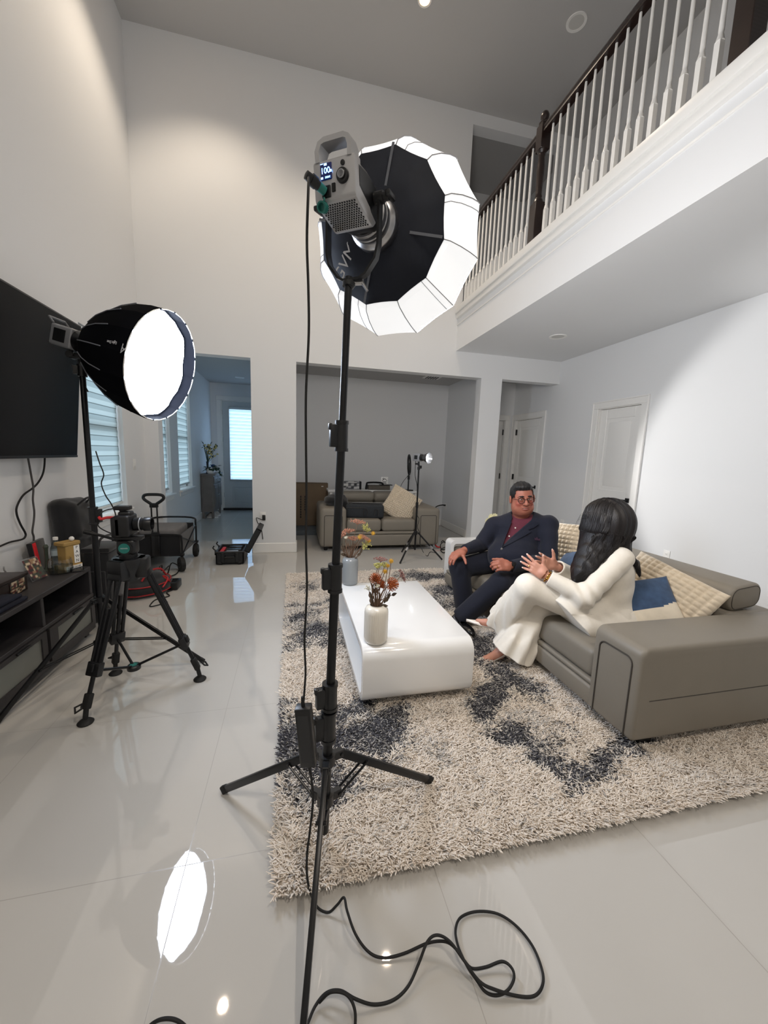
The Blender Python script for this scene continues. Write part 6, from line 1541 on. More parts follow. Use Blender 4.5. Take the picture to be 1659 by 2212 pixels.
def wom_body(p):
    d = head_sdf(p, whc, WHF, WS, False)
    d = smin(d, cone(p, whc-up_*.05-wf*.02, wneck-up_*.04, .052, .055), .03)
    d = smin(d, chain(p, [wneck-up_*.03, wchest, wwaist, wpel], [.055, .085, .085, .10], .05), .05)
    for s_, e_, w_ in ((wsL, weL, wwL), (wsR, weR, wwR)): d = smin(d, chain(p, [(s_+wchest)/2, s_, e_, w_], [.05, .038, .032, .023], .02), .02)
    for h_, k_, a_, t_ in ((whL, wkL, waL, toeL), (whR, wkR, waR, toeR)):
        d = smin(d, chain(p, [wpel, h_, k_, a_], [.09, .07, .048, .033], .02), .03)
        d = smin(d, chain(p, [a_, a_+(t_-a_)*.5, a_+(t_-a_)*.8], [.032, .026, .014], .01), .02)
    return smin(d, wom_hands(p), .01)
implicit('body', wom_body, (1.0, 1.55, .0), (2.4, 2.65, 1.2), .0042, M_skin, WOM, limb_tint((196, 142, 122)))
wom_hands(np.zeros((1, 3))); M_nail = mat('pale_nail_polish', (238, 216, 210), .2, nscale=40, namt=.02)
for tips, bk in ((wom_hands.tL, A((-.30, -.92, .10))), (wom_hands.tR, A((.15, .95, .1)))):
    for q, q0, r in tips:
        u = unit(q-q0); M = frame(Vector(q+u*r*.45+unit(bk)*r*.42), Vector(np.cross(u, bk)), Vector(unit(bk)))
        b = MB(); b.lathe([(0, 0), (.9, 0), (1, .1), (.8, .35), (0, .5)], M @ Matrix.Diagonal((r*.62, r*1.15, r*.5, 1)), 12); b.build('nail', M_nail, WOM)
def wom_hair(p):
    q = (p-whc) @ WHF
    d = ell(q, (0, -.012, .022), (.108, .122, .118))
    # curtain falling behind, thinning to either side of the shoulders
    st = np.sin(q[:, 0]*170+3*np.sin(q[:, 2]*9))*.0028+np.sin(q[:, 0]*61+q[:, 2]*7)*.004
    bk = chain(p, [whc+WHF @ A((0, -.045, .03)), whc+WHF @ A((.01, -.06, -.09)), A(at(1300, 1186, y=1.89))], [.092, .094, .086], .05)
    l1 = chain(p, [whc+WHF @ A((.01, -.04, -.01)), A(at(1303, 1168, y=1.955)), A(at(1285, 1205, y=1.93)), A(at(1262, 1238, y=1.90)), A(at(1242, 1262, y=1.88))], [.104, .098, .080, .050, .012], .10)
    l2 = chain(p, [whc+WHF @ A((-.06, -.04, -.05)), A(at(1345, 1185, y=1.86)), A(at(1372, 1215, y=1.84)), A(at(1383, 1245, y=1.84))], [.055, .034, .016, .006], .02)
    d = smin(smin(d, l1, .13), l2, .035)+st
    return smax(d, -ell(q, (0, .16, -.04), (.075, .12, .12)), .02)
vs, fs = surface(wom_hair, (1.5, 1.6, .5), (2.4, 2.3, 1.25), .0045); vs, fs = largest(vs, fs)
hb_ = MB(); hb_.v = [tuple(v) for v in vs]; hb_.f = [tuple(f) for f in fs.tolist()]
def strand(pts, r): hb_.tube(catmull(pts, 5), [r*min(1, .25+k/8)*(1-.8*k/(5*(len(pts)-1))) for k in range(5*(len(pts)-1)+1)], 4)
def onto(P, off=.0012):
    P = np.array([list(v) for v in P], float)
    for _ in range(10):
        e = .002; d = wom_hair(P); g = np.stack([(wom_hair(P+A(v)*e)-d)/e for v in ((1, 0, 0), (0, 1, 0), (0, 0, 1))], 1); g /= np.maximum(np.linalg.norm(g, axis=1), .2)[:, None]; P = P-g*(d-off)[:, None]*.8
    return P
for k in range(260):
    s_ = random.uniform(-1, 1); j_ = lambda a: random.uniform(-a, a)
    top = [whc+WHF @ A((-.01+j_(.05), .05*s_-.01, .135)), whc+WHF @ A((.06+j_(.02), .085*s_, .105)), whc+WHF @ A((.10, .10*s_, .06)), whc+WHF @ A((.115, .105*s_, -.01)), whc+WHF @ A((.118, .10*s_, -.06))]
    if s_ > -.72: low = [A(at(1306-36*s_+j_(2), 1150, y=1.86)), A(at(1301-36*s_+j_(3), 1168, y=1.86)), A(at(1296-35*s_+j_(3), 1184, y=1.85)), A(at(1290-34*s_+j_(4), 1200, y=1.84)), A(at(1268-22*s_+j_(6), 1232, y=1.83))]; end = A(at(1250-12*s_+j_(12), 1256+j_(8), y=1.85))
    else: low = [A(at(1350+j_(4), 1150, y=1.88)), A(at(1348+j_(4), 1168, y=1.86)), A(at(1345+j_(4), 1182, y=1.83)), A(at(1364+j_(4), 1204, y=1.81))]; end = A(at(1383+j_(4), 1244+j_(8), y=1.82))
    P = onto(top+low); strand([Vector(v) for v in P]+[Vector(end)], random.uniform(.0012, .0024))
for k in range(4): strand([Vector(whc+WHF @ A((.1, .02, .02))), Vector(at(1256-2*k, 1110+4*k, y=1.95)), Vector(at(1250-3*k, 1128+5*k, y=1.94))], .0012)
hb_.build('hair', M_hairw, WOM, None)
def sdf_wjacket(p):
    d = ell((p-wchest) @ WF, (0, 0, .0), (.175, .115, .16))
    d = smin(d, ell((p-wwaist) @ WF, (0, 0, 0), (.155, .115, .13)), .06); d = smin(d, ell((p-wpel) @ WF, (0, -.01, .015), (.20, .165, .12)), .07)
    for s_, e_, w_ in ((wsL, weL, wwL), (wsR, weR, wwR)):
        d = smin(d, chain(p, [wneck-up_*.05, (s_+wneck)/2-up_*.025, s_], [.062, .058, .056], .02), .04)
        a = chain(p, [s_, e_, w_], [.066, .058, .045], .025)
        a += folds(p, e_, (w_-s_), 105, .005)*np.clip(1.6-np.linalg.norm(p-e_, axis=1)/.085, 0, 1)+.002*np.sin(p[:, 2]*60+p[:, 0]*55)
        d = smin(d, a, .025)
    d += folds(p, wwaist, (-.4, -.1, 1), 75, .004)*np.clip(1.4-np.linalg.norm(p-wwaist, axis=1)/.14, 0, 1)
    return d
skirt = [A(at(1270, 1335, y=1.80)), A(at(1240, 1345, y=1.84))]
def wom_jacket(p):
    d = sdf_wjacket(p)
    sk = chain(p, [wpel+up_*.03, A(at(1222, 1322, y=1.90))], [.155, .118], .02)          # peplum spreading on the thigh and seat
    sk2 = chain(p, [wpel+A((.0, -.08, -.0)), A(at(1258, 1356, y=1.80))], [.12, .075], .02)
    d = smin(smin(d, sk, .04), sk2, .04)+.003*np.sin((p @ unit(A((1, .3, .6))))*70)*(p[:, 2] < .5)
    hb__ = A(at(1270, 1372, y=1.76)); d = np.maximum(d, np.where(p[:, 2] < .60, (p-hb__) @ unit(A((-.72, .05, -.62))), -9))
    d = np.maximum(d, -(p[:, 2]-.365)); d = np.maximum(d, -cone(p, wneck-up_*.02, wneck+up_*.2, .056, .07))
    for e_, w_ in ((weL, wwL), (weR, wwR)):
        u = unit(w_-e_); d = np.maximum(d, np.where(np.linalg.norm(p-w_, axis=1) < .1, (p-(w_+u*.004)) @ u, -1))
        d = np.maximum(d, -np.where(np.linalg.norm(p-w_, axis=1) < .1, cone(p, w_-u*.03, w_+u*.1, .034, .036), 1))
    return d
WJ = implicit('suit_jacket', wom_jacket, (1.3, 1.5, .33), (2.45, 2.5, 1.0), .0048, M_cream, WOM)
def wom_trousers(p):
    # wide legs: thighs, then cloth hanging from the knees and flaring to the hems
    hemL = waL-unit(waL-wkL)*.035+A((.01, 0, 0)); hemR = waR+A((.055, -.03, .0))
    l = chain(p, [wpel, whL, wkL], [.15, .125, .082], .03)
    qL = unit(hemL-wkL); shl, tl = seg(p, wkL, hemL); wl = shl-(.078+.030*tl)
    wl += (.010*np.sin((p @ unit(np.cross(qL, up_)))*75+2)+.006*np.sin((p @ unit(A((.3, 1, .2))))*120))*np.clip(tl*1.6, .0, 1)
    wl = np.maximum(wl, (p-hemL) @ qL)
    l = smin(l, wl, .025)
    hang = np.maximum(np.maximum(cone(p, wkL, A(at(1098, 1365, y=2.10)), .07, .055), (p-A(at(1095, 1372, y=2.1))) @ unit(A((-.25, .05, -1)))), -9)
    r = chain(p, [wpel, whR, wkR], [.15, .12, .085], .03)
    qR = unit(hemR-wkR); shr, tr = seg(p, wkR, hemR); wr = shr-(.085+.052*tr)
    wr += (.013*np.sin((p @ unit(np.cross(qR, A((.3, .9, 0)))))*62+1)+.005*np.sin((p @ unit(A((.5, 1, 0))))*110))*np.clip(tr*1.5, .1, 1)
    wr = np.maximum(wr, (p-hemR-A((0, 0, .015))) @ unit(A((-.55, .05, -1))))
    r = smin(r, wr, .03)
    d = smin(l, r, .012)
    d = smin(d, ell((p-wpel) @ WF, (0, 0, -.01), (.195, .16, .11)), .05)
    return np.maximum(d, -(p[:, 2]-.055))
implicit('trousers', wom_trousers, (1.0, 1.6, .02), (2.35, 2.65, .78), .005, M_cream, WOM)
for a_, t_, low in ((waL, toeL, 0), (waR, toeR, 1)):
    u = unit(t_-a_); side = unit(np.cross(u, up_)); nrm = np.cross(side, u)
    L = np.linalg.norm(t_-a_)
    b = MB(); vs = []; fs = []; n1, n2 = 22, 17
    for i in range(n1):
        t_1 = i/(n1-1); y_ = -.055+(L*1.22+.055)*t_1
        w_ = .039*min(1, (t_1/.10)**.5 if t_1 < .10 else 1)*(1 if t_1 < .55 else max(.05, 1-((t_1-.55)/.45)**1.6)); h_ = .040-.022*t_1
        op = 1.75 if t_1 < .08 else (1.6 if t_1 < .60 else min(PI, 1.6+(t_1-.60)/.12*1.6))
        for k in range(n2):
            ph = op*(2*k/(n2-1)-1); vs.append(Vector(a_+u*y_+side*(w_*math.sin(ph))+nrm*(-.012-h_*.5*math.cos(ph)-.012*t_1+.006)))
    for i in range(n1-1):
        for k in range(n2-1): fs.append((i*n2+k, i*n2+k+1, (i+1)*n2+k+1, (i+1)*n2+k))
    m0 = len(vs); inn = [v+Vector(nrm)*.0025 for v in vs]; b.add(vs, fs); b.add(inn, [f[::-1] for f in fs])
    sh = b.build('shoe', M_pump, WOM, 60)
    hb2 = Vector(a_-u*.04-nrm*.03); b = MB(); b.tube([hb2, hb2+Vector(-nrm*.035-u*.005), hb2+Vector((0, 0, -.075)) if not low else Vector((hb2.x, hb2.y, .04))], [.014, .008, .0045], 10); b.build('heel', M_pump, sh)
# watch, bracelet, cuff buttons, ring
yL = unit(A(at(1140, 1217, y=2.02))-wwL)
b = MB(); M = frame(Vector(wwL+yL*.016), None, Vector(yL))
for k in range(18):
    a = 2*PI*k/18; p_ = M @ Vector((.030*math.cos(a), .030*math.sin(a), 0)); b.rbox((0, 0, 0), (.009, .006, .014), .002, 1, frame(p_, Vector(yL).cross(p_-Vector(wwL+yL*.016)), (p_-Vector(wwL+yL*.016))) @ Matrix.Rotation(PI/2, 4, 'Z'))
bk = unit(A((-.30, -.92, .10))); b.lathe([(0, 0), (.016, 0), (.017, .004), (.015, .006), (0, .006)], frame(Vector(wwL+yL*.016+bk*.027), None, Vector(bk)), 24); b.build('gold_watch', M_gold, WOM)
b = MB(); b.tube([frame(Vector(wwL+yL*.036), None, Vector(yL)) @ Vector((.029*math.cos(t), .029*math.sin(t), 0)) for t in np.linspace(0, 2*PI, 25)[:-1]], .0035, 6, closed=True); b.build('bracelet', mat('brown_bracelet', (120, 66, 40), .4, metal=.4, nscale=50, namt=.2), WOM)
TL = wom_hands.TL; b = MB(); b.ball(Vector(TL(-.009, .112, .012)), .0045, 8); b.build('ring', M_gold, WOM)
u = unit(weL-wwL); 
for k in range(3):
    c_ = wwL+u*(.025+.018*k)+unit(A((-.1, -.75, -.65)))*.05; b = MB(); b.lathe([(0, 0), (.008, 0), (.008, .003), (0, .004)], frame(Vector(c_), None, Vector(unit(A((-.1, -.75, -.65))))), 14); b.build('cuff_button', mat('brown_horn_button', (104, 78, 48), .35, nscale=60, namt=.3), WJ)
# ================================================================ SMALLER THINGS ALONG THE WALLS
def boxm(name, lo, hi, m, parent, r=.004): return MB().rbox2(lo, hi, r, 2).build(name, m, parent)
ZT = .51
# ---- on the media console
M_photo = attr_mat('photo_print', 'tint', .3)
def print_mesh(name, M, w, h, parent, seed, nx=14, ny=18, pal=((40, 42, 38), (150, 120, 92), (90, 36, 40), (196, 178, 150), (62, 70, 58))):
    r = np.random.default_rng(seed); vs = []; fs = []; ti = []
    cols = r.integers(0, len(pal), (8, 9))
    for j in range(ny+1):
        for i in range(nx+1): vs.append(M @ Vector((w*(i/nx-.5), h*j/ny, 0))); ti.append(lin(*pal[cols[min(7, int(i/nx*8)), min(8, int(j/ny*9))]]))
    for j in range(ny):
        for i in range(nx): fs.append((j*(nx+1)+i, j*(nx+1)+i+1, (j+1)*(nx+1)+i+1, (j+1)*(nx+1)+i))
    return mesh_obj(name, [tuple(v) for v in vs], fs, M_photo, parent, None, False, np.array(ti))
t = thing('photo_box', 'dark brown keepsake box with small photos on its front at the console left end', 'box', (-1.62, 2.52, ZT))
boxm('box_body', (-1.72, 2.36, ZT), (-1.54, 2.62, ZT+.085), M_dwood, t); boxm('lid', (-1.725, 2.355, ZT+.086), (-1.535, 2.625, ZT+.105), M_dwood, t)
print_mesh('photo_collage', frame((-1.537, 2.53, ZT+.006), (0, 1, 0), (1, 0, .0)), .12, .075, t, 3)
t = thing('photo_stand', 'tilted clear stand holding a colour photo on the console, left of the glass bowl', 'photo', (-1.60, 2.80, ZT))
pm = frame((-1.565, 2.79, ZT+.004), (.25, .97, 0), (.85, -.22, .45)); yv = pm.to_3x3() @ Vector((0, 1, 0))
MB().rbox2((-.058, 0, -.006), (.058, .155, -.001), .001, 1, pm).build('acrylic_panel', M_glass, t); print_mesh('photo_print', pm @ Matrix.Translation((0, .008, .0003)), .10, .135, t, 11)
MB().rbox((0, .004, -.03), (.11, .008, .06), .002, 1, pm).build('base', M_glass, t)
M_water = glass_mat('still_water', (205, 215, 215), .06)
t = thing('glass_bowl', 'round clear glass bowl half full of water on the media console', 'glass bowl', (-1.53, 2.94, ZT))
MB().lathe([(0, 0), (.050, 0), (.064, .008), (.069, .03), (.067, .07), (.062, .098), (.060, .098), (.065, .068), (.067, .03), (.061, .010), (0, .006)], Matrix.Translation((-1.53, 2.935, ZT)), 36).build('bowl', M_glass, t)
MB().lathe([(0, .008), (.060, .011), (.0645, .03), (.064, .052), (0, .052)], Matrix.Translation((-1.53, 2.935, ZT)), 36).build('water', M_water, t)
t = thing('book', 'upright black case with a bright red ribbon leaning on the wall behind the glass bowl', 'case', (-1.70, 3.05, ZT))
Mb_ = frame((-1.69, 3.06, ZT), (-.15, 1, 0), (.98, .15, .12)); MB().rbox2((-.095, 0, -.03), (.095, .20, .0), .005, 2, Mb_).build('case_body', M_blkf, t); MB().rbox2((-.088, .045, -.001), (-.045, .195, .005), .002, 1, Mb_).build('ribbon', mat('neon_red_ribbon', (240, 38, 48), .6, emit=(240, 30, 40), estr=.0, nscale=60, namt=.2), t)
t = thing('figurine', 'slim grey-green figurine standing behind the glass bowl on the console', 'ornament', (-1.64, 2.99, ZT))
MB().lathe([(0, 0), (.022, 0), (.014, .02), (.010, .09), (.012, .15), (.016, .165), (.010, .18), (0, .183)], Matrix.Translation((-1.64, 3.0, ZT)), 18).build('body', mat('grey_green_glaze', (74, 84, 72), .4, nscale=30, namt=.2), t)
t = thing('water_bottle', 'clear plastic water bottle with white cap on the media console', 'bottle', (-1.615, 3.00, ZT))
Mw_ = Matrix.Translation((-1.575, 3.20, ZT)); t.location = (-1.575, 3.20, ZT)
t.location = (-1.60, 3.04, ZT); Mw_ = Matrix.Translation((-1.60, 3.04, ZT))
MB().lathe([(0, .006), (.030, 0), (.033, .01), (.033, .05), (.031, .056), (.033, .062), (.031, .074), (.033, .082), (.031, .092), (.033, .10), (.033, .135), (.031, .15), (.020, .185), (.013, .198), (.013, .207), (0, .207)], Mw_, 28).build('bottle_body', glass_mat('clear_plastic', (228, 234, 236), .12), t)
MB().lathe([(0, .205), (.0148, .205), (.0148, .222), (.013, .224), (0, .224)], Mw_, 24).build('cap', M_trim, t)
MB().lathe([(.0333, .098), (.0336, .10), (.0336, .133), (.0333, .135)], Mw_, 28).build('label_band', mat('pale_bottle_label', (176, 190, 196), .5, nscale=30, namt=.1), t)
M_gld = mat('tan_gold_card', (170, 138, 78), .55, nscale=12, namt=.15)
M_dtxt = mat('dark_print', (26, 24, 26), .7)
t = thing('trophy', 'gold block souvenir lettered PAWN beside the water bottle on the console', 'souvenir', (-1.52, 3.01, ZT))
Mp = frame((-1.515, 3.02, ZT), (.30, .95, 0), (.95, -.30, 0)) @ Matrix.Scale(1.0, 4)
Mp = frame((-1.53, 3.03, ZT), (.45, .90, 0), (.90, -.45, 0)); Mp = Matrix(((Mp[0][0], Mp[0][2], 0, Mp[0][3]), (Mp[1][0], Mp[1][2], 0, Mp[1][3]), (0, 0, 1, ZT), (0, 0, 0, 1)))
# local: x across the front, y out of the front, z up
MB().rbox2((-.06, -.05, 0), (.06, .05, .035), .003, 1, Mp).build('base_block', M_gld, t); MB().rbox2((-.042, -.035, .035), (.055, .04, .17), .003, 1, Mp).build('pillar', M_gld, t); MB().rbox2((-.055, -.045, .17), (.06, .046, .195), .004, 1, Mp).build('cornice', M_gld, t)
MB().ball(Mp @ Vector((.02, .02, .212)), .016, 14).build('ball', M_trim, t)
fr = lambda x, y, z: Matrix.Translation(Mp @ Vector((x, y, z))) @ (Mp.to_3x3() @ Matrix(((1, 0, 0), (0, 0, 1), (0, 1, 0)))).to_4x4()
pl = MB().rbox2((.012, .040, .04), (.052, .0425, .165), .001, 1, Mp).build('sign_strip', M_trim, t)
for k, ch in enumerate('PAWN'): text('letter', ch, .028, M_dtxt, fr(.032, .0428, .150-.031*k), pl, .0008)
pl = MB().rbox2((-.055, .050, .006), (.056, .0525, .029), .001, 1, Mp).build('sign_strip', M_trim, t); text('letters', 'OPEN 24 HR', .0165, M_dtxt, fr(0, .0528, .0175), pl, .0008)
t = thing('backpack', 'black backpack with rounded top leaning on the wall at the console far end', 'backpack', (-1.68, 3.36, ZT-.2))
def bag(p):
    R3 = np.stack([unit((.10, 1, -.06)), unit((1, -.1, .16)), np.cross(unit((.10, 1, -.06)), unit((1, -.1, .16)))], 1); 
    q = (p-A((-1.665, 3.43, .66))) @ R3; d = rbx(q, (0, 0, 0), (.165, .07, .30), .06); d = smin(d, rbx(q, (0, .06, -.12), (.13, .05, .14), .04), .03); return d+.003*np.sin(q[:, 0]*40)*np.sin(q[:, 2]*33)
implicit('bag_body', bag, (-1.95, 3.1, .25), (-1.4, 3.8, 1.1), .009, M_blkf, t)
b = MB(); b.tube(catmull([(-1.62, 3.36, .90), (-1.56, 3.38, .96), (-1.56, 3.46, .96), (-1.62, 3.48, .90)], 6), .008, 8); b.build('grab_handle', M_blkf, t)
boxm('support_block', (-1.77, 3.32, .0), (-1.575, 3.58, .36), M_blkf, t, .02)
t = thing('camera_bag', 'black padded camera bag standing on the floor between the console end and softbox pole', 'bag', (-1.58, 2.98, ZT))
t.location = (-1.46, 3.38, 0)
boxm('bag_body', (-1.555, 3.25, .0), (-1.37, 3.52, .56), M_blkf, t, .03); boxm('flap', (-1.56, 3.245, .56), (-1.365, 3.525, .60), M_blkf, t, .015); boxm('side_pocket', (-1.53, 3.232, .15), (-1.40, 3.255, .42), M_blkf, t, .01)
b = MB(); b.tube(catmull([(-1.45, 3.27, .58), (-1.44, 3.30, .66), (-1.43, 3.46, .66), (-1.44, 3.50, .58)], 6), .009, 8); b.build('carry_handle', M_blkf, t)
t = thing('phone', 'black phone lying face up on the console right of the glass bowl', 'phone', (-1.47, 2.99, ZT)); Mph = Matrix.Translation((-1.465, 3.0, ZT)) @ Matrix.Rotation(.5, 4, 'Z'); MB().rbox2((-.036, -.072, 0), (.036, .072, .009), .004, 2, Mph).build('phone_body', M_blk, t); MB().box2((-.033, -.068, .009), (.033, .068, .0095), Mph).build('screen', M_scr, t)
t = thing('cloth', 'folded dark navy cloth on the near left end of the media console', 'cloth', (-1.5, 2.33, ZT))
MB().rbox2((-1.60, 2.10, ZT), (-1.435, 2.44, ZT+.022), .01, 2).build('folded_cloth', mat('dark_navy_cloth', (20, 24, 42), .9, nscale=30, namt=.3), t); MB().rbox2((-1.585, 2.12, ZT+.0225), (-1.45, 2.42, ZT+.042), .009, 2).build('top_fold', bpy.data.materials['dark_navy_cloth'], t)
t = thing('jar', 'small clear jar with a dark label on the console against the wall, far left', 'jar', (-1.70, 2.70, ZT))
Mj = Matrix.Translation((-1.715, 2.68, ZT)); MB().lathe([(0, 0), (.034, 0), (.036, .01), (.036, .08), (.028, .10), (.028, .118), (.025, .118), (.025, .10), (.033, .08), (.033, .01), (0, .006)], Mj, 28).build('jar_body', M_glass, t); MB().lathe([(.0365, .03), (.037, .032), (.037, .07), (.0365, .072)], Mj, 28).build('label_band', mat('charcoal_label', (52, 52, 56), .6), t)

# ---- folding wagon with a foam pad
W = thing('wagon', 'black folding fabric wagon with upright pull handle parked under the hall windows', 'wagon', (-1.48, 4.95, 0))
wx0, wx1, wy0, wy1 = -1.735, -1.225, 4.62, 5.28
tb = MB()
for lo, hi in (((wx0+.02, wy0+.02, .17), (wx1-.02, wy0+.035, .40)), ((wx0+.02, wy1-.035, .17), (wx1-.02, wy1-.02, .44)), ((wx0+.02, wy0+.02, .17), (wx0+.035, wy1-.02, .42)), ((wx1-.035, wy0+.02, .17), (wx1-.02, wy1-.02, .40)), ((wx0+.02, wy0+.02, .16), (wx1-.02, wy1-.02, .18))): tb.rbox2(lo, hi, .006, 1)
tb.build('fabric_tub', M_blkf, W)
fr_ = MB(); fr_.tube(catmull([(wx0, wy0, .17), (wx0, wy0, .36), (wx0+.05, wy0, .41), (wx1-.05, wy0, .41), (wx1, wy0, .36), (wx1, wy0, .17)], 5), .011, 8); fr_.build('end_frame', M_blkm, W)
fr_ = MB(); fr_.tube(catmull([(wx0, wy1, .17), (wx0, wy1, .42), (wx0+.05, wy1, .50), (wx1-.05, wy1, .50), (wx1, wy1, .42), (wx1, wy1, .17)], 5), .011, 8); fr_.build('end_frame', M_blkm, W)
for x in (wx0, wx1):
    b = MB(); b.tube([(x, wy0, .17), (x, wy1, .40)], .008, 8); b.tube([(x, wy1, .17), (x, wy0, .38)], .008, 8); b.build('scissor_brace', M_blkm, W)
    for y in (wy0, wy1):
        wl = MB(); a_ = .5 if y == wy0 else 0.05; Mwh = Matrix.Translation((x, y-.03, .082)) @ Matrix.Rotation(a_, 4, 'Z') @ Matrix.Rotation(PI/2, 4, 'Y')
        wl.lathe([(.03, -.028), (.07, -.028), (.082, -.018), (.082, .018), (.07, .028), (.03, .028), (.026, .012), (.026, -.012)], Mwh, 28, closed=True); wo = wl.build('wheel', M_rub, W)
        MB().cyl(Mwh @ Vector((0, 0, -.02)), Mwh @ Vector((0, 0, .02)), .028, n=16).build('hub', M_blk, wo)
        fk = MB(); fk.rbox((x, y, .185), (.05, .05, .03), .006, 2); 
        for sg in (-1, 1): fk.tube([Mwh @ Vector((0, 0, sg*.034)), (x+.0, y, .18)], .009, 8)
        fk.build('caster_fork', M_blk, wo)
b = MB(); b.rbox((-1.48, wy0-.012, .30), (.085, .03, .24), .01, 2); b.rbox((-1.48, wy0-.012, .425), (.075, .04, .05), .008, 2); b.build('handle_bracket', M_blk, W)
b = MB()
for sg in (-1, 1): b.tube([(-1.48+sg*.028, wy0-.012, .42), (-1.48+sg*.028, wy0-.012, .765)], .0085, 8)
b.build('handle_tube', M_blkm, W)
b = MB(); b.tube(catmull([(-1.48, wy0-.012, .745), (-1.52, wy0-.012, .77), (-1.575, wy0-.012, .815), (-1.572, wy0-.012, .85), (-1.53, wy0-.012, .863), (-1.43, wy0-.012, .863), (-1.388, wy0-.012, .85), (-1.385, wy0-.012, .815), (-1.44, wy0-.012, .77)], 5, True), .0165, 10, closed=True); b.rbox((-1.48, wy0-.012, .745), (.085, .03, .05), .008, 2); b.build('handle_grip', M_blk, W)
t = thing('foam_pad', 'grey foam pad lying inside the black folding wagon', 'pad', (-1.5, 4.95, .18))
MB().rbox2((wx0+.06, wy0+.06, .181), (wx1-.07, wy1-.08, .455), .03, 3).build('pad_block', mat('grey_foam', (112, 110, 110), .95, nscale=20, namt=.15), t)

# ---- round light bag, charger and cables on the floor by the tripod
t = thing('light_bag', 'round black carrying bag with thin red piping on the floor behind the tripod', 'bag', (-.98, 3.62, 0))
M_redp = mat('red_piping', (170, 32, 36), .6, nscale=60, namt=.2)
c0 = at(308, 1276, z=0); c0.z = 0; t.location = c0
def rbag(p): 
    q = p-A(c0); d = ell(q, (0, 0, .06), (.26, .27, .10)); d = smin(d, ell(q, (-.05, .05, .13), (.2, .2, .06)), .05); return np.maximum(d+.004*np.sin(p[:, 0]*38)*np.sin(p[:, 1]*31), -(p[:, 2]-.002))
implicit('bag_body', rbag, A(c0)-.4, A(c0)+.4, .009, M_blkf, t)
for z, s in ((.035, .985), (.105, .93)): MB().tube([c0+Vector((.26*s*math.cos(a), .27*s*math.sin(a), z)) for a in np.linspace(0, 2*PI, 49)[:-1]], .006, 6, closed=True).build('red_piping', M_redp, t)
b = MB(); b.tube(catmull([c0+Vector((.05, -.15, .14)), c0+Vector((.10, -.10, .22)), c0+Vector((.17, -.02, .22)), c0+Vector((.2, .04, .14))], 6), .009, 8); b.build('carry_strap', M_redp, t)
t = thing('battery_charger', 'small black battery charger block on the floor right of the round bag', 'charger', at(376, 1268, z=0)); p = at(374, 1270, z=0)
MB().rbox((p.x, p.y, .04), (.12, .16, .075), .01, 2, None).build('charger_body', M_blk, t); MB().rbox((p.x, p.y, .0785), (.08, .1, .004), .001, 1).build('top_plate', M_blkm, t)
t = thing('cable_bundle', 'tangled black cables looping on the floor beside the wagon front wheel', 'cable', at(345, 1235, z=0))
pts = [(390, 1225, .01), (372, 1216, .10), (365, 1230, .05), (358, 1250, .03), (352, 1238, .14), (366, 1222, .16), (362, 1240, .05), (350, 1252, .02), (343, 1230, .16), (350, 1222, .17), (345, 1248, .03), (336, 1240, .12), (330, 1250, .03), (338, 1228, .15), (356, 1246, .04), (380, 1240, .01), (388, 1228, .01)]
MB().tube(catmull([at(a, b_, z=z) for a, b_, z in pts], 6), .006, 8).build('cable_sheath', M_rub, t)
t = thing('cable', 'thin black cable running on the tiles in front of the round bag', 'cable', at(340, 1300, z=0))
MB().tube(catmull([at(a, b_, z=.006) for a, b_ in ((372, 1275), (360, 1280), (366, 1287), (352, 1291), (335, 1296), (325, 1306), (326, 1310), (345, 1306), (362, 1300))], 6), .005, 8).build('cable_sheath', M_rub, t)
t = thing('cable', 'red cable looped over the round black bag', 'cable', at(358, 1250, z=.1))
MB().tube(catmull([at(352, 1268, z=.14), at(360, 1256, z=.15), at(362, 1247, z=.15), at(352, 1244, z=.15), at(362, 1252, z=.13), at(368, 1256, z=.08)], 6), .006, 8).build('cable_sheath', M_red, t)

# ---- open hard case
HCs = thing('hard_case', 'open black hard equipment case with lid up on the floor by the wall column', 'case', (-.72, 4.95, 0))
cx0_, cx1_, cy0_, cy1_ = -.905, -.585, 4.79, 5.20
M_hard = mat('black_ribbed_resin', (26, 28, 31), .5, nscale=30, namt=.2)
sh = MB()
for lo, hi in (((cx0_, cy0_, .012), (cx1_, cy0_+.02, .165)), ((cx0_, cy1_-.02, .012), (cx1_, cy1_, .165)), ((cx0_, cy0_, .012), (cx0_+.02, cy1_, .165)), ((cx1_-.02, cy0_, .012), (cx1_, cy1_, .165)), ((cx0_, cy0_, .008), (cx1_, cy1_, .03)), ((cx0_-.008, cy0_-.008, .145), (cx1_+.008, cy0_+.012, .165)), ((cx0_-.008, cy0_, .145), (cx0_+.012, cy1_, .165)), ((cx0_+.06, cy0_-.012, .03), (cx0_+.10, cy0_+.005, .15)), ((cx1_-.10, cy0_-.012, .03), (cx1_-.06, cy0_+.005, .15))): sh.rbox2(lo, hi, .006, 1)
sh.build('case_base', M_hard, HCs)
b = MB(); b.tube([(cx0_+.11, cy0_-.006, .11), (cx0_+.11, cy0_-.03, .10), (cx1_-.11, cy0_-.03, .10), (cx1_-.11, cy0_-.006, .11)], .008, 8); b.build('carry_handle', M_blk, HCs)
for x in (cx0_+.05, cx1_-.05): MB().cyl((x-.015, cy0_+.01, .022), (x+.015, cy0_+.01, .022), .022, n=16).build('wheel', M_rub, HCs)
for y in (cy0_+.09, cy1_-.09): b = MB(); b.rbox((cx0_-.016, y, .135), (.014, .05, .06), .004, 1); b.tube([(cx0_-.02, y, .16), (cx0_-.045, y, .19), (cx0_-.03, y, .215)], .008, 8); b.build('latch', M_blk, HCs)
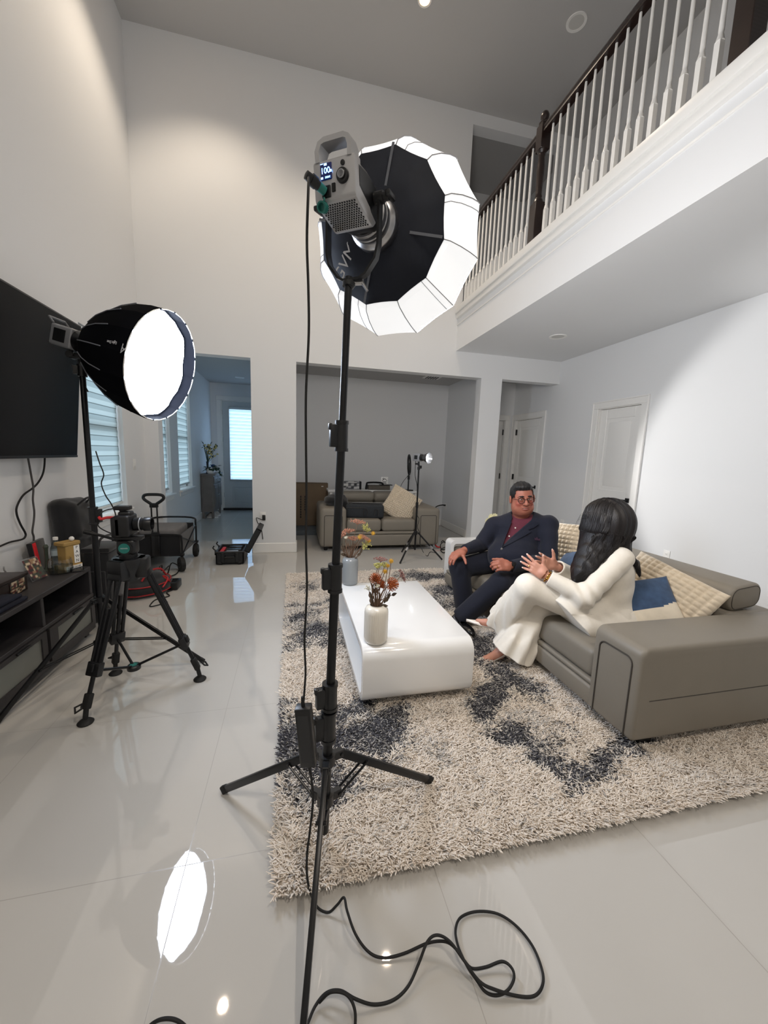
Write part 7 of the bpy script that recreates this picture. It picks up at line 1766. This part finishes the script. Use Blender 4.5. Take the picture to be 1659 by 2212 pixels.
an = math.radians(62); ML_ = Matrix.Translation((cx1_+.004, 0, .165)) @ Matrix.Rotation(-an, 4, 'Y')
ld = MB()
for lo, hi in (((0, cy0_, -.065), (.32, cy1_, -.05)), ((0, cy0_, -.065), (.32, cy0_+.018, .0)), ((0, cy1_-.018, -.065), (.32, cy1_, .0)), ((.302, cy0_, -.065), (.32, cy1_, .0)), ((0, cy0_, -.065), (.018, cy1_, .0))): ld.rbox2(lo, hi, .006, 1, ML_)
ld.build('case_lid', M_hard, HCs); MB().rbox2((.02, cy0_+.02, -.05), (.30, cy1_-.02, -.02), .01, 2, ML_).build('lid_foam', mat('dark_grey_foam', (52, 54, 58), .95, nscale=40, namt=.2), HCs)
MB().rbox2((cx0_+.02, cy0_+.02, .03), (cx1_-.02, cy1_-.02, .12), .004, 1).build('foam_tray', bpy.data.materials['dark_grey_foam'], HCs)
for nm, lab, lo, hi, m in (('clamp', 'red clamp set in the left side of the open hard case', (cx0_+.03, cy0_+.05, .121), (cx0_+.075, cy0_+.32, .15), M_red), ('lens_tube', 'silver tube lying near the front inside the open hard case', (cx0_+.11, cy0_+.05, .121), (cx1_-.07, cy0_+.10, .158), M_silv), ('battery', 'black battery pack in the middle of the open hard case', (cx0_+.11, cy0_+.15, .121), (cx1_-.05, cy0_+.24, .15), M_blk), ('battery', 'black battery pack at the back of the open hard case', (cx0_+.11, cy0_+.27, .121), (cx1_-.05, cy0_+.36, .155), M_blk)):
    t = thing(nm, lab, 'equipment', Vector(lo)); boxm(nm+'_body', lo, hi, m, t, .01)
t = thing('power_plug', 'black adapter plugged into the outlet above the open hard case', 'plug', (-.38, YB-.03, .5))
MB().rbox2((-.405, YB-.045, .455), (-.365, YB-.006, .525), .006, 2).build('adapter_body', M_blk, t); MB().tube(catmull([(-.385, YB-.04, .46), (-.42, YB-.05, .47), (-.48, YB-.05, .49), (-.46, YB-.05, .42), (-.42, YB-.06, .36), (-.40, YB-.05, .2)], 6), .005, 8).build('cord', M_rub, t)

# ---- hall cabinet top
t = thing('orchid', 'tall yellow and green flower spray in a dark slim vase on the hall cabinet', 'flowers', (-1.67, 8.32, .89)); b0_ = Vector((-1.67, 8.32, .89))
MB().lathe([(0, 0), (.035, 0), (.03, .02), (.018, .10), (.022, .2), (.026, .24), (.02, .24), (0, .23)], Matrix.Translation(b0_), 20).build('slim_vase', mat('smoky_glass', (60, 66, 72), .2, nscale=20, namt=.1), t)
M_grn = mat('dark_green_leaf', (34, 62, 40), .6, nscale=30, namt=.3)
bl_ = MB(); lf = MB(); st_ = MB()
for k in range(16):
    e = b0_+Vector((random.uniform(-.06, .20), random.uniform(-.12, .12), random.uniform(.34, .60))); st_.tube([b0_+Vector((0, 0, .2)), (b0_+e)/2+Vector((0, 0, .12)), e], .004, 5)
    for _ in range(3): leaf(lf, e+rv3(.05), rv3(1)+Vector((0, 0, .6)), .07, .016)
    if e.x > b0_.x-.02:
        for _ in range(3): bl_.ball(e+rv3(.035), (.022, .022, .016), 8)
st_.build('stem', M_grn, t); lf.build('leaf', M_grn, t, kind='stuff'); bl_.build('blossom', mat('pale_yellow_petal', (212, 196, 128), .7, nscale=30, namt=.2), t, kind='stuff')
t = thing('potted_plant', 'trailing dark green plant in a round white pot on the hall cabinet', 'plant', (-1.60, 8.22, .89)); b0_ = Vector((-1.60, 8.24, .89))
MB().lathe([(0, 0), (.05, 0), (.075, .03), (.078, .08), (.065, .11), (.06, .11), (.06, .09), (0, .09)], Matrix.Translation(b0_), 24).build('pot', M_lac, t)
lf = MB()
for k in range(70): a = random.uniform(0, 2*PI); rr = random.uniform(.02, .15); leaf(lf, b0_+Vector((rr*math.cos(a)+.03, rr*math.sin(a)*.7, .12+random.uniform(-.02, .07)-rr*.25)), Vector((math.cos(a), math.sin(a), random.uniform(-.4, .5))), .075, .02)
for k in range(26): u_ = k/26; leaf(lf, b0_+Vector((.08+.14*u_, -.02-.03*u_, .12-.16*u_*u_)), rv3(1)+Vector((.6, 0, -.5)), .06, .018)
lf.build('leaf', M_grn, t, kind='stuff')
MB().ball(b0_+Vector((.05, 0, .16)), (.045, .04, .03), 10).build('blue_bloom', mat('blue_petal', (40, 74, 128), .7, nscale=40, namt=.3), t)

# ---- rear room clutter
M_card = mat('brown_cardboard', (122, 104, 84), .9, nscale=6, namt=.12, bscale=60, bstr=.1, bdist=.001, wave='Z')
t = thing('cardboard_box', 'large flat brown cardboard box standing on edge left of the rear loveseat', 'box', (.31, 6.95, 0))
boxm('carton', (.045, 6.88, .085), (.60, 7.06, .845), M_card, t, .006); MB().box2((.06, 6.876, .838), (.59, 6.884, .842)).build('tape_seam', M_pipe, t)
for k, x in enumerate((.125, .20)):
    b = MB()
    for q in range(9-3*k): b.box((x, 6.878, .60-.045*q), (.022, .003, .034))
    b.build('printed_marks', M_dtxt, t, smooth=False, kind='stuff')
MB().box((.50, 6.878, .79), (.035, .003, .012)).build('sticker', M_trim, t)
t = thing('storage_board', 'flat grey storage box on the floor under the cardboard box', 'box', (.28, 6.72, 0))
boxm('box_body', (.04, 6.45, .0), (.56, 7.08, .083), mat('blue_grey_board', (92, 100, 106), .7, nscale=12, namt=.15), t, .01); boxm('lid_edge', (.035, 6.445, .056), (.565, 7.085, .066), bpy.data.materials['blue_grey_board'], t, .003)
t = thing('duffel_bag', 'dark grey equipment bag lying on the rear loveseat seat', 'bag', (1.02, 5.62, .455))
M_dg = mat('charcoal_canvas', (46, 50, 55), .9, nscale=40, namt=.2, bscale=300, bstr=.2, bdist=.0008)
Md = Matrix.Translation((1.03, 5.58, .452)) @ Matrix.Rotation(-.12, 4, 'Z'); MB().rbox2((-.28, -.13, 0), (.28, .15, .20), .035, 3, Md).build('bag_body', M_dg, t); MB().rbox2((-.27, -.135, .145), (.0, -.128, .155), .002, 1, Md).build('zip', M_blk, t)
for x in (.0, .16): b = MB(); b.tube(catmull([Md @ Vector((x-.02, -.137, .04)), Md @ Vector((x-.02, -.15, .12)), Md @ Vector((x+.0, -.15, .14)), Md @ Vector((x+.03, -.15, .12)), Md @ Vector((x+.03, -.137, .04))], 5), .007, 6); b.build('strap', M_blkf, t)
MB().rbox2((-.18, -.02, .2), (.24, .05, .212), .005, 2, Md).build('top_handle', M_blkf, t)
t = thing('black_bag', 'crumpled black bag slumped over the left arm of the rear loveseat', 'bag', (.66, 5.68, .62))
def slump(p):
    d = ell(p, (.60, 5.66, .69), (.16, .18, .085)); d = smin(d, cone(p, (.70, 5.62, .70), (.80, 5.58, .50), .07, .05), .05); return np.maximum(d+.008*np.sin(p[:, 0]*42+p[:, 1]*20)*np.sin(p[:, 2]*50), -ell(p, (.55, 5.77, .34), (.0, .0, .0)+A((.01, .01, .01))))
implicit('bag_body', slump, (.3, 5.3, .35), (1.0, 6.0, .9), .010, M_blkf, t)
t = thing('patterned_bag', 'grey and white patterned bag on the white table behind the rear loveseat', 'bag', (.92, 6.45, .785)); 
print_mesh('bag_panel', frame((.90, 6.40, .787), (1, 0, 0), (0, -1, 0)), .36, .135, t, 21, 22, 8, ((40, 42, 46), (168, 168, 170), (110, 112, 116), (200, 200, 198), (70, 72, 76))); boxm('bag_body', (.72, 6.402, .786), (1.10, 6.52, .92), M_dg, t, .03); boxm('end_band', (1.085, 6.395, .786), (1.12, 6.53, .925), M_blkf, t, .012)
t = thing('folding_tray', 'black metal frame basket on the white table near the house sign', 'basket', (1.35, 6.45, .785)); b = MB(); 
b.tube(catmull([(1.2, 6.42, .79), (1.21, 6.42, .87), (1.24, 6.42, .905), (1.46, 6.42, .905), (1.50, 6.42, .86)], 5), .016, 8); b.build('frame_bar', M_blkm, t); boxm('basket_body', (1.24, 6.40, .786), (1.62, 6.56, .86), mat('taupe_fabric', (96, 90, 82), .9, nscale=30, namt=.15), t, .01); MB().rbox2((1.44, 6.395, .862), (1.66, 6.5, .875), .004, 1).build('black_folder', M_blk, t)
t = thing('house_sign', 'small white square sign with a black house drawing behind the rear loveseat', 'sign', (1.52, 6.5, .785))
sx_, sz_ = 1.545, .93; boxm('sign_panel', (sx_-.062, 6.52, sz_-.06), (sx_+.062, 6.53, sz_+.07), M_trim, t, .002); boxm('sign_post', (sx_-.01, 6.53, .786), (sx_+.01, 6.545, sz_+.02), M_trim, t, .002)
Ms = Matrix(((1, 0, 0, sx_), (0, 0, -1, 6.5195), (0, 1, 0, sz_), (0, 0, 0, 1)))
b = MB(); b.prism([(-.045, .010), (.0, .050), (.047, .008), (.040, .004), (.0, .038), (-.038, .004)], .002, Ms); b.box((-.028, .042, .001), (.012, .022, .002), Ms); b.build('house_drawing', M_dtxt, t)
for z, w in ((-.012, .075), (-.026, .055), (-.042, .07)): MB().box((0, z, .001), (w, .007, .002), Ms).build('drawn_line', M_dtxt, t)
t = thing('wall_cable', 'black cord arching from the rear room wall outlet down behind the sofa arm', 'cable', (2.9, 7.05, .45))
MB().tube(catmull([(2.925, 7.05, .44), (2.86, 7.05, .445), (2.72, 7.0, .42), (2.62, 6.95, .32), (2.58, 6.9, .12), (2.5, 6.7, .008), (2.35, 6.3, .008)], 6), .011, 8).build('cord_sheath', M_rub, t); MB().rbox((2.905, 7.05, .44), (.045, .03, .03), .005, 2).build('plug', M_blk, t)
t = thing('cable_bundle', 'loops of black cable with a red clip on the tiles beside the rear loveseat', 'cable', at(955, 1185, z=0))
MB().tube(catmull([at(953, 1172, z=.05), at(957, 1168, z=.08), at(964, 1176, z=.02), at(962, 1186, z=.01), at(953, 1186, z=.02), at(952, 1176, z=.09), at(960, 1171, z=.09), at(968, 1180, z=.02), at(960, 1194, z=.01), at(952, 1188, z=.01), at(962, 1182, z=.02), at(972, 1186, z=.01)], 6), .007, 8).build('cable_sheath', M_rub, t); MB().tube(catmull([at(940, 1176, z=.05), at(944, 1181, z=.03), at(952, 1182, z=.02)], 5), .010, 8).build('red_clip', M_red, t)
# flowers on a tall floor vase behind the seated man
fv = at(1063, 1122, y=4.05); t = thing('floor_vase', 'white floor vase standing behind the white loop arm of the sofa, behind the seated man', 'vase', (2.12, 4.15, 0))
MB().lathe([(0, 0), (.08, 0), (.10, .04), (.11, .2), (.08, .36), (.05, .41), (.06, .43), (.05, .43), (0, .40)], Matrix.Translation((2.18, 4.12, 0)), 28).build('vessel', M_lac, t); t.location = (2.18, 4.12, 0)
for ch in t.children: ch.location = (-.0, 0, 0); ch.data.transform(Matrix.Translation((-.06, .03, 0)))
t = thing('bouquet', 'white and yellow flowers peeking out behind the seated man right shoulder', 'flowers', (2.18, 4.12, .41)); fb = Vector((2.12, 4.15, .39))
M_pet = mat('ivory_petal', (246, 240, 196), .7, nscale=30, namt=.08)
for dx, dz in ((.0, .0), (-.035, -.055), (.03, .035), (-.02, .03), (-.05, -.02)):
    c_ = fv+Vector((dx, random.uniform(-.03, .03), dz)); s_ = stem(t, fb, c_, M_grn, .003); b = MB()
    for k in range(9): a = 2*PI*k/9; leaf(b, c_, Vector((math.cos(a), -.55, math.sin(a))), .045, .017, (0, -1, 0))
    b.ball(c_+Vector((0, -.012, 0)), .012, 8); b.build('blossom', M_pet, s_)
# ================================================================ CAMERA, COLOUR
sc = bpy.context.scene
cam = bpy.data.cameras.new('camera'); co = bpy.data.objects.new('camera', cam); COL.objects.link(co)
cam.sensor_fit = 'VERTICAL'; cam.sensor_height = 36; cam.sensor_width = 27; cam.lens = FPX/2212*36; cam.clip_start = .01; cam.clip_end = 60
R_ = CAMR; r_, u_, b_ = R_[:, 0], -R_[:, 1], -R_[:, 2]
co.matrix_world = Matrix(((r_[0], u_[0], b_[0], 0), (r_[1], u_[1], b_[1], 0), (r_[2], u_[2], b_[2], CAMH), (0, 0, 0, 1)))
sc.camera = co
sc.view_settings.view_transform = 'Standard'; sc.view_settings.look = 'None'; sc.view_settings.gamma = 1
sc.view_settings.use_curve_mapping = False; sc.view_settings.exposure = 1.0
sc.cycles.max_bounces = 12; sc.cycles.diffuse_bounces = 7; sc.cycles.glossy_bounces = 4; sc.cycles.transparent_max_bounces = 12
sc.cycles.sample_clamp_indirect = 6
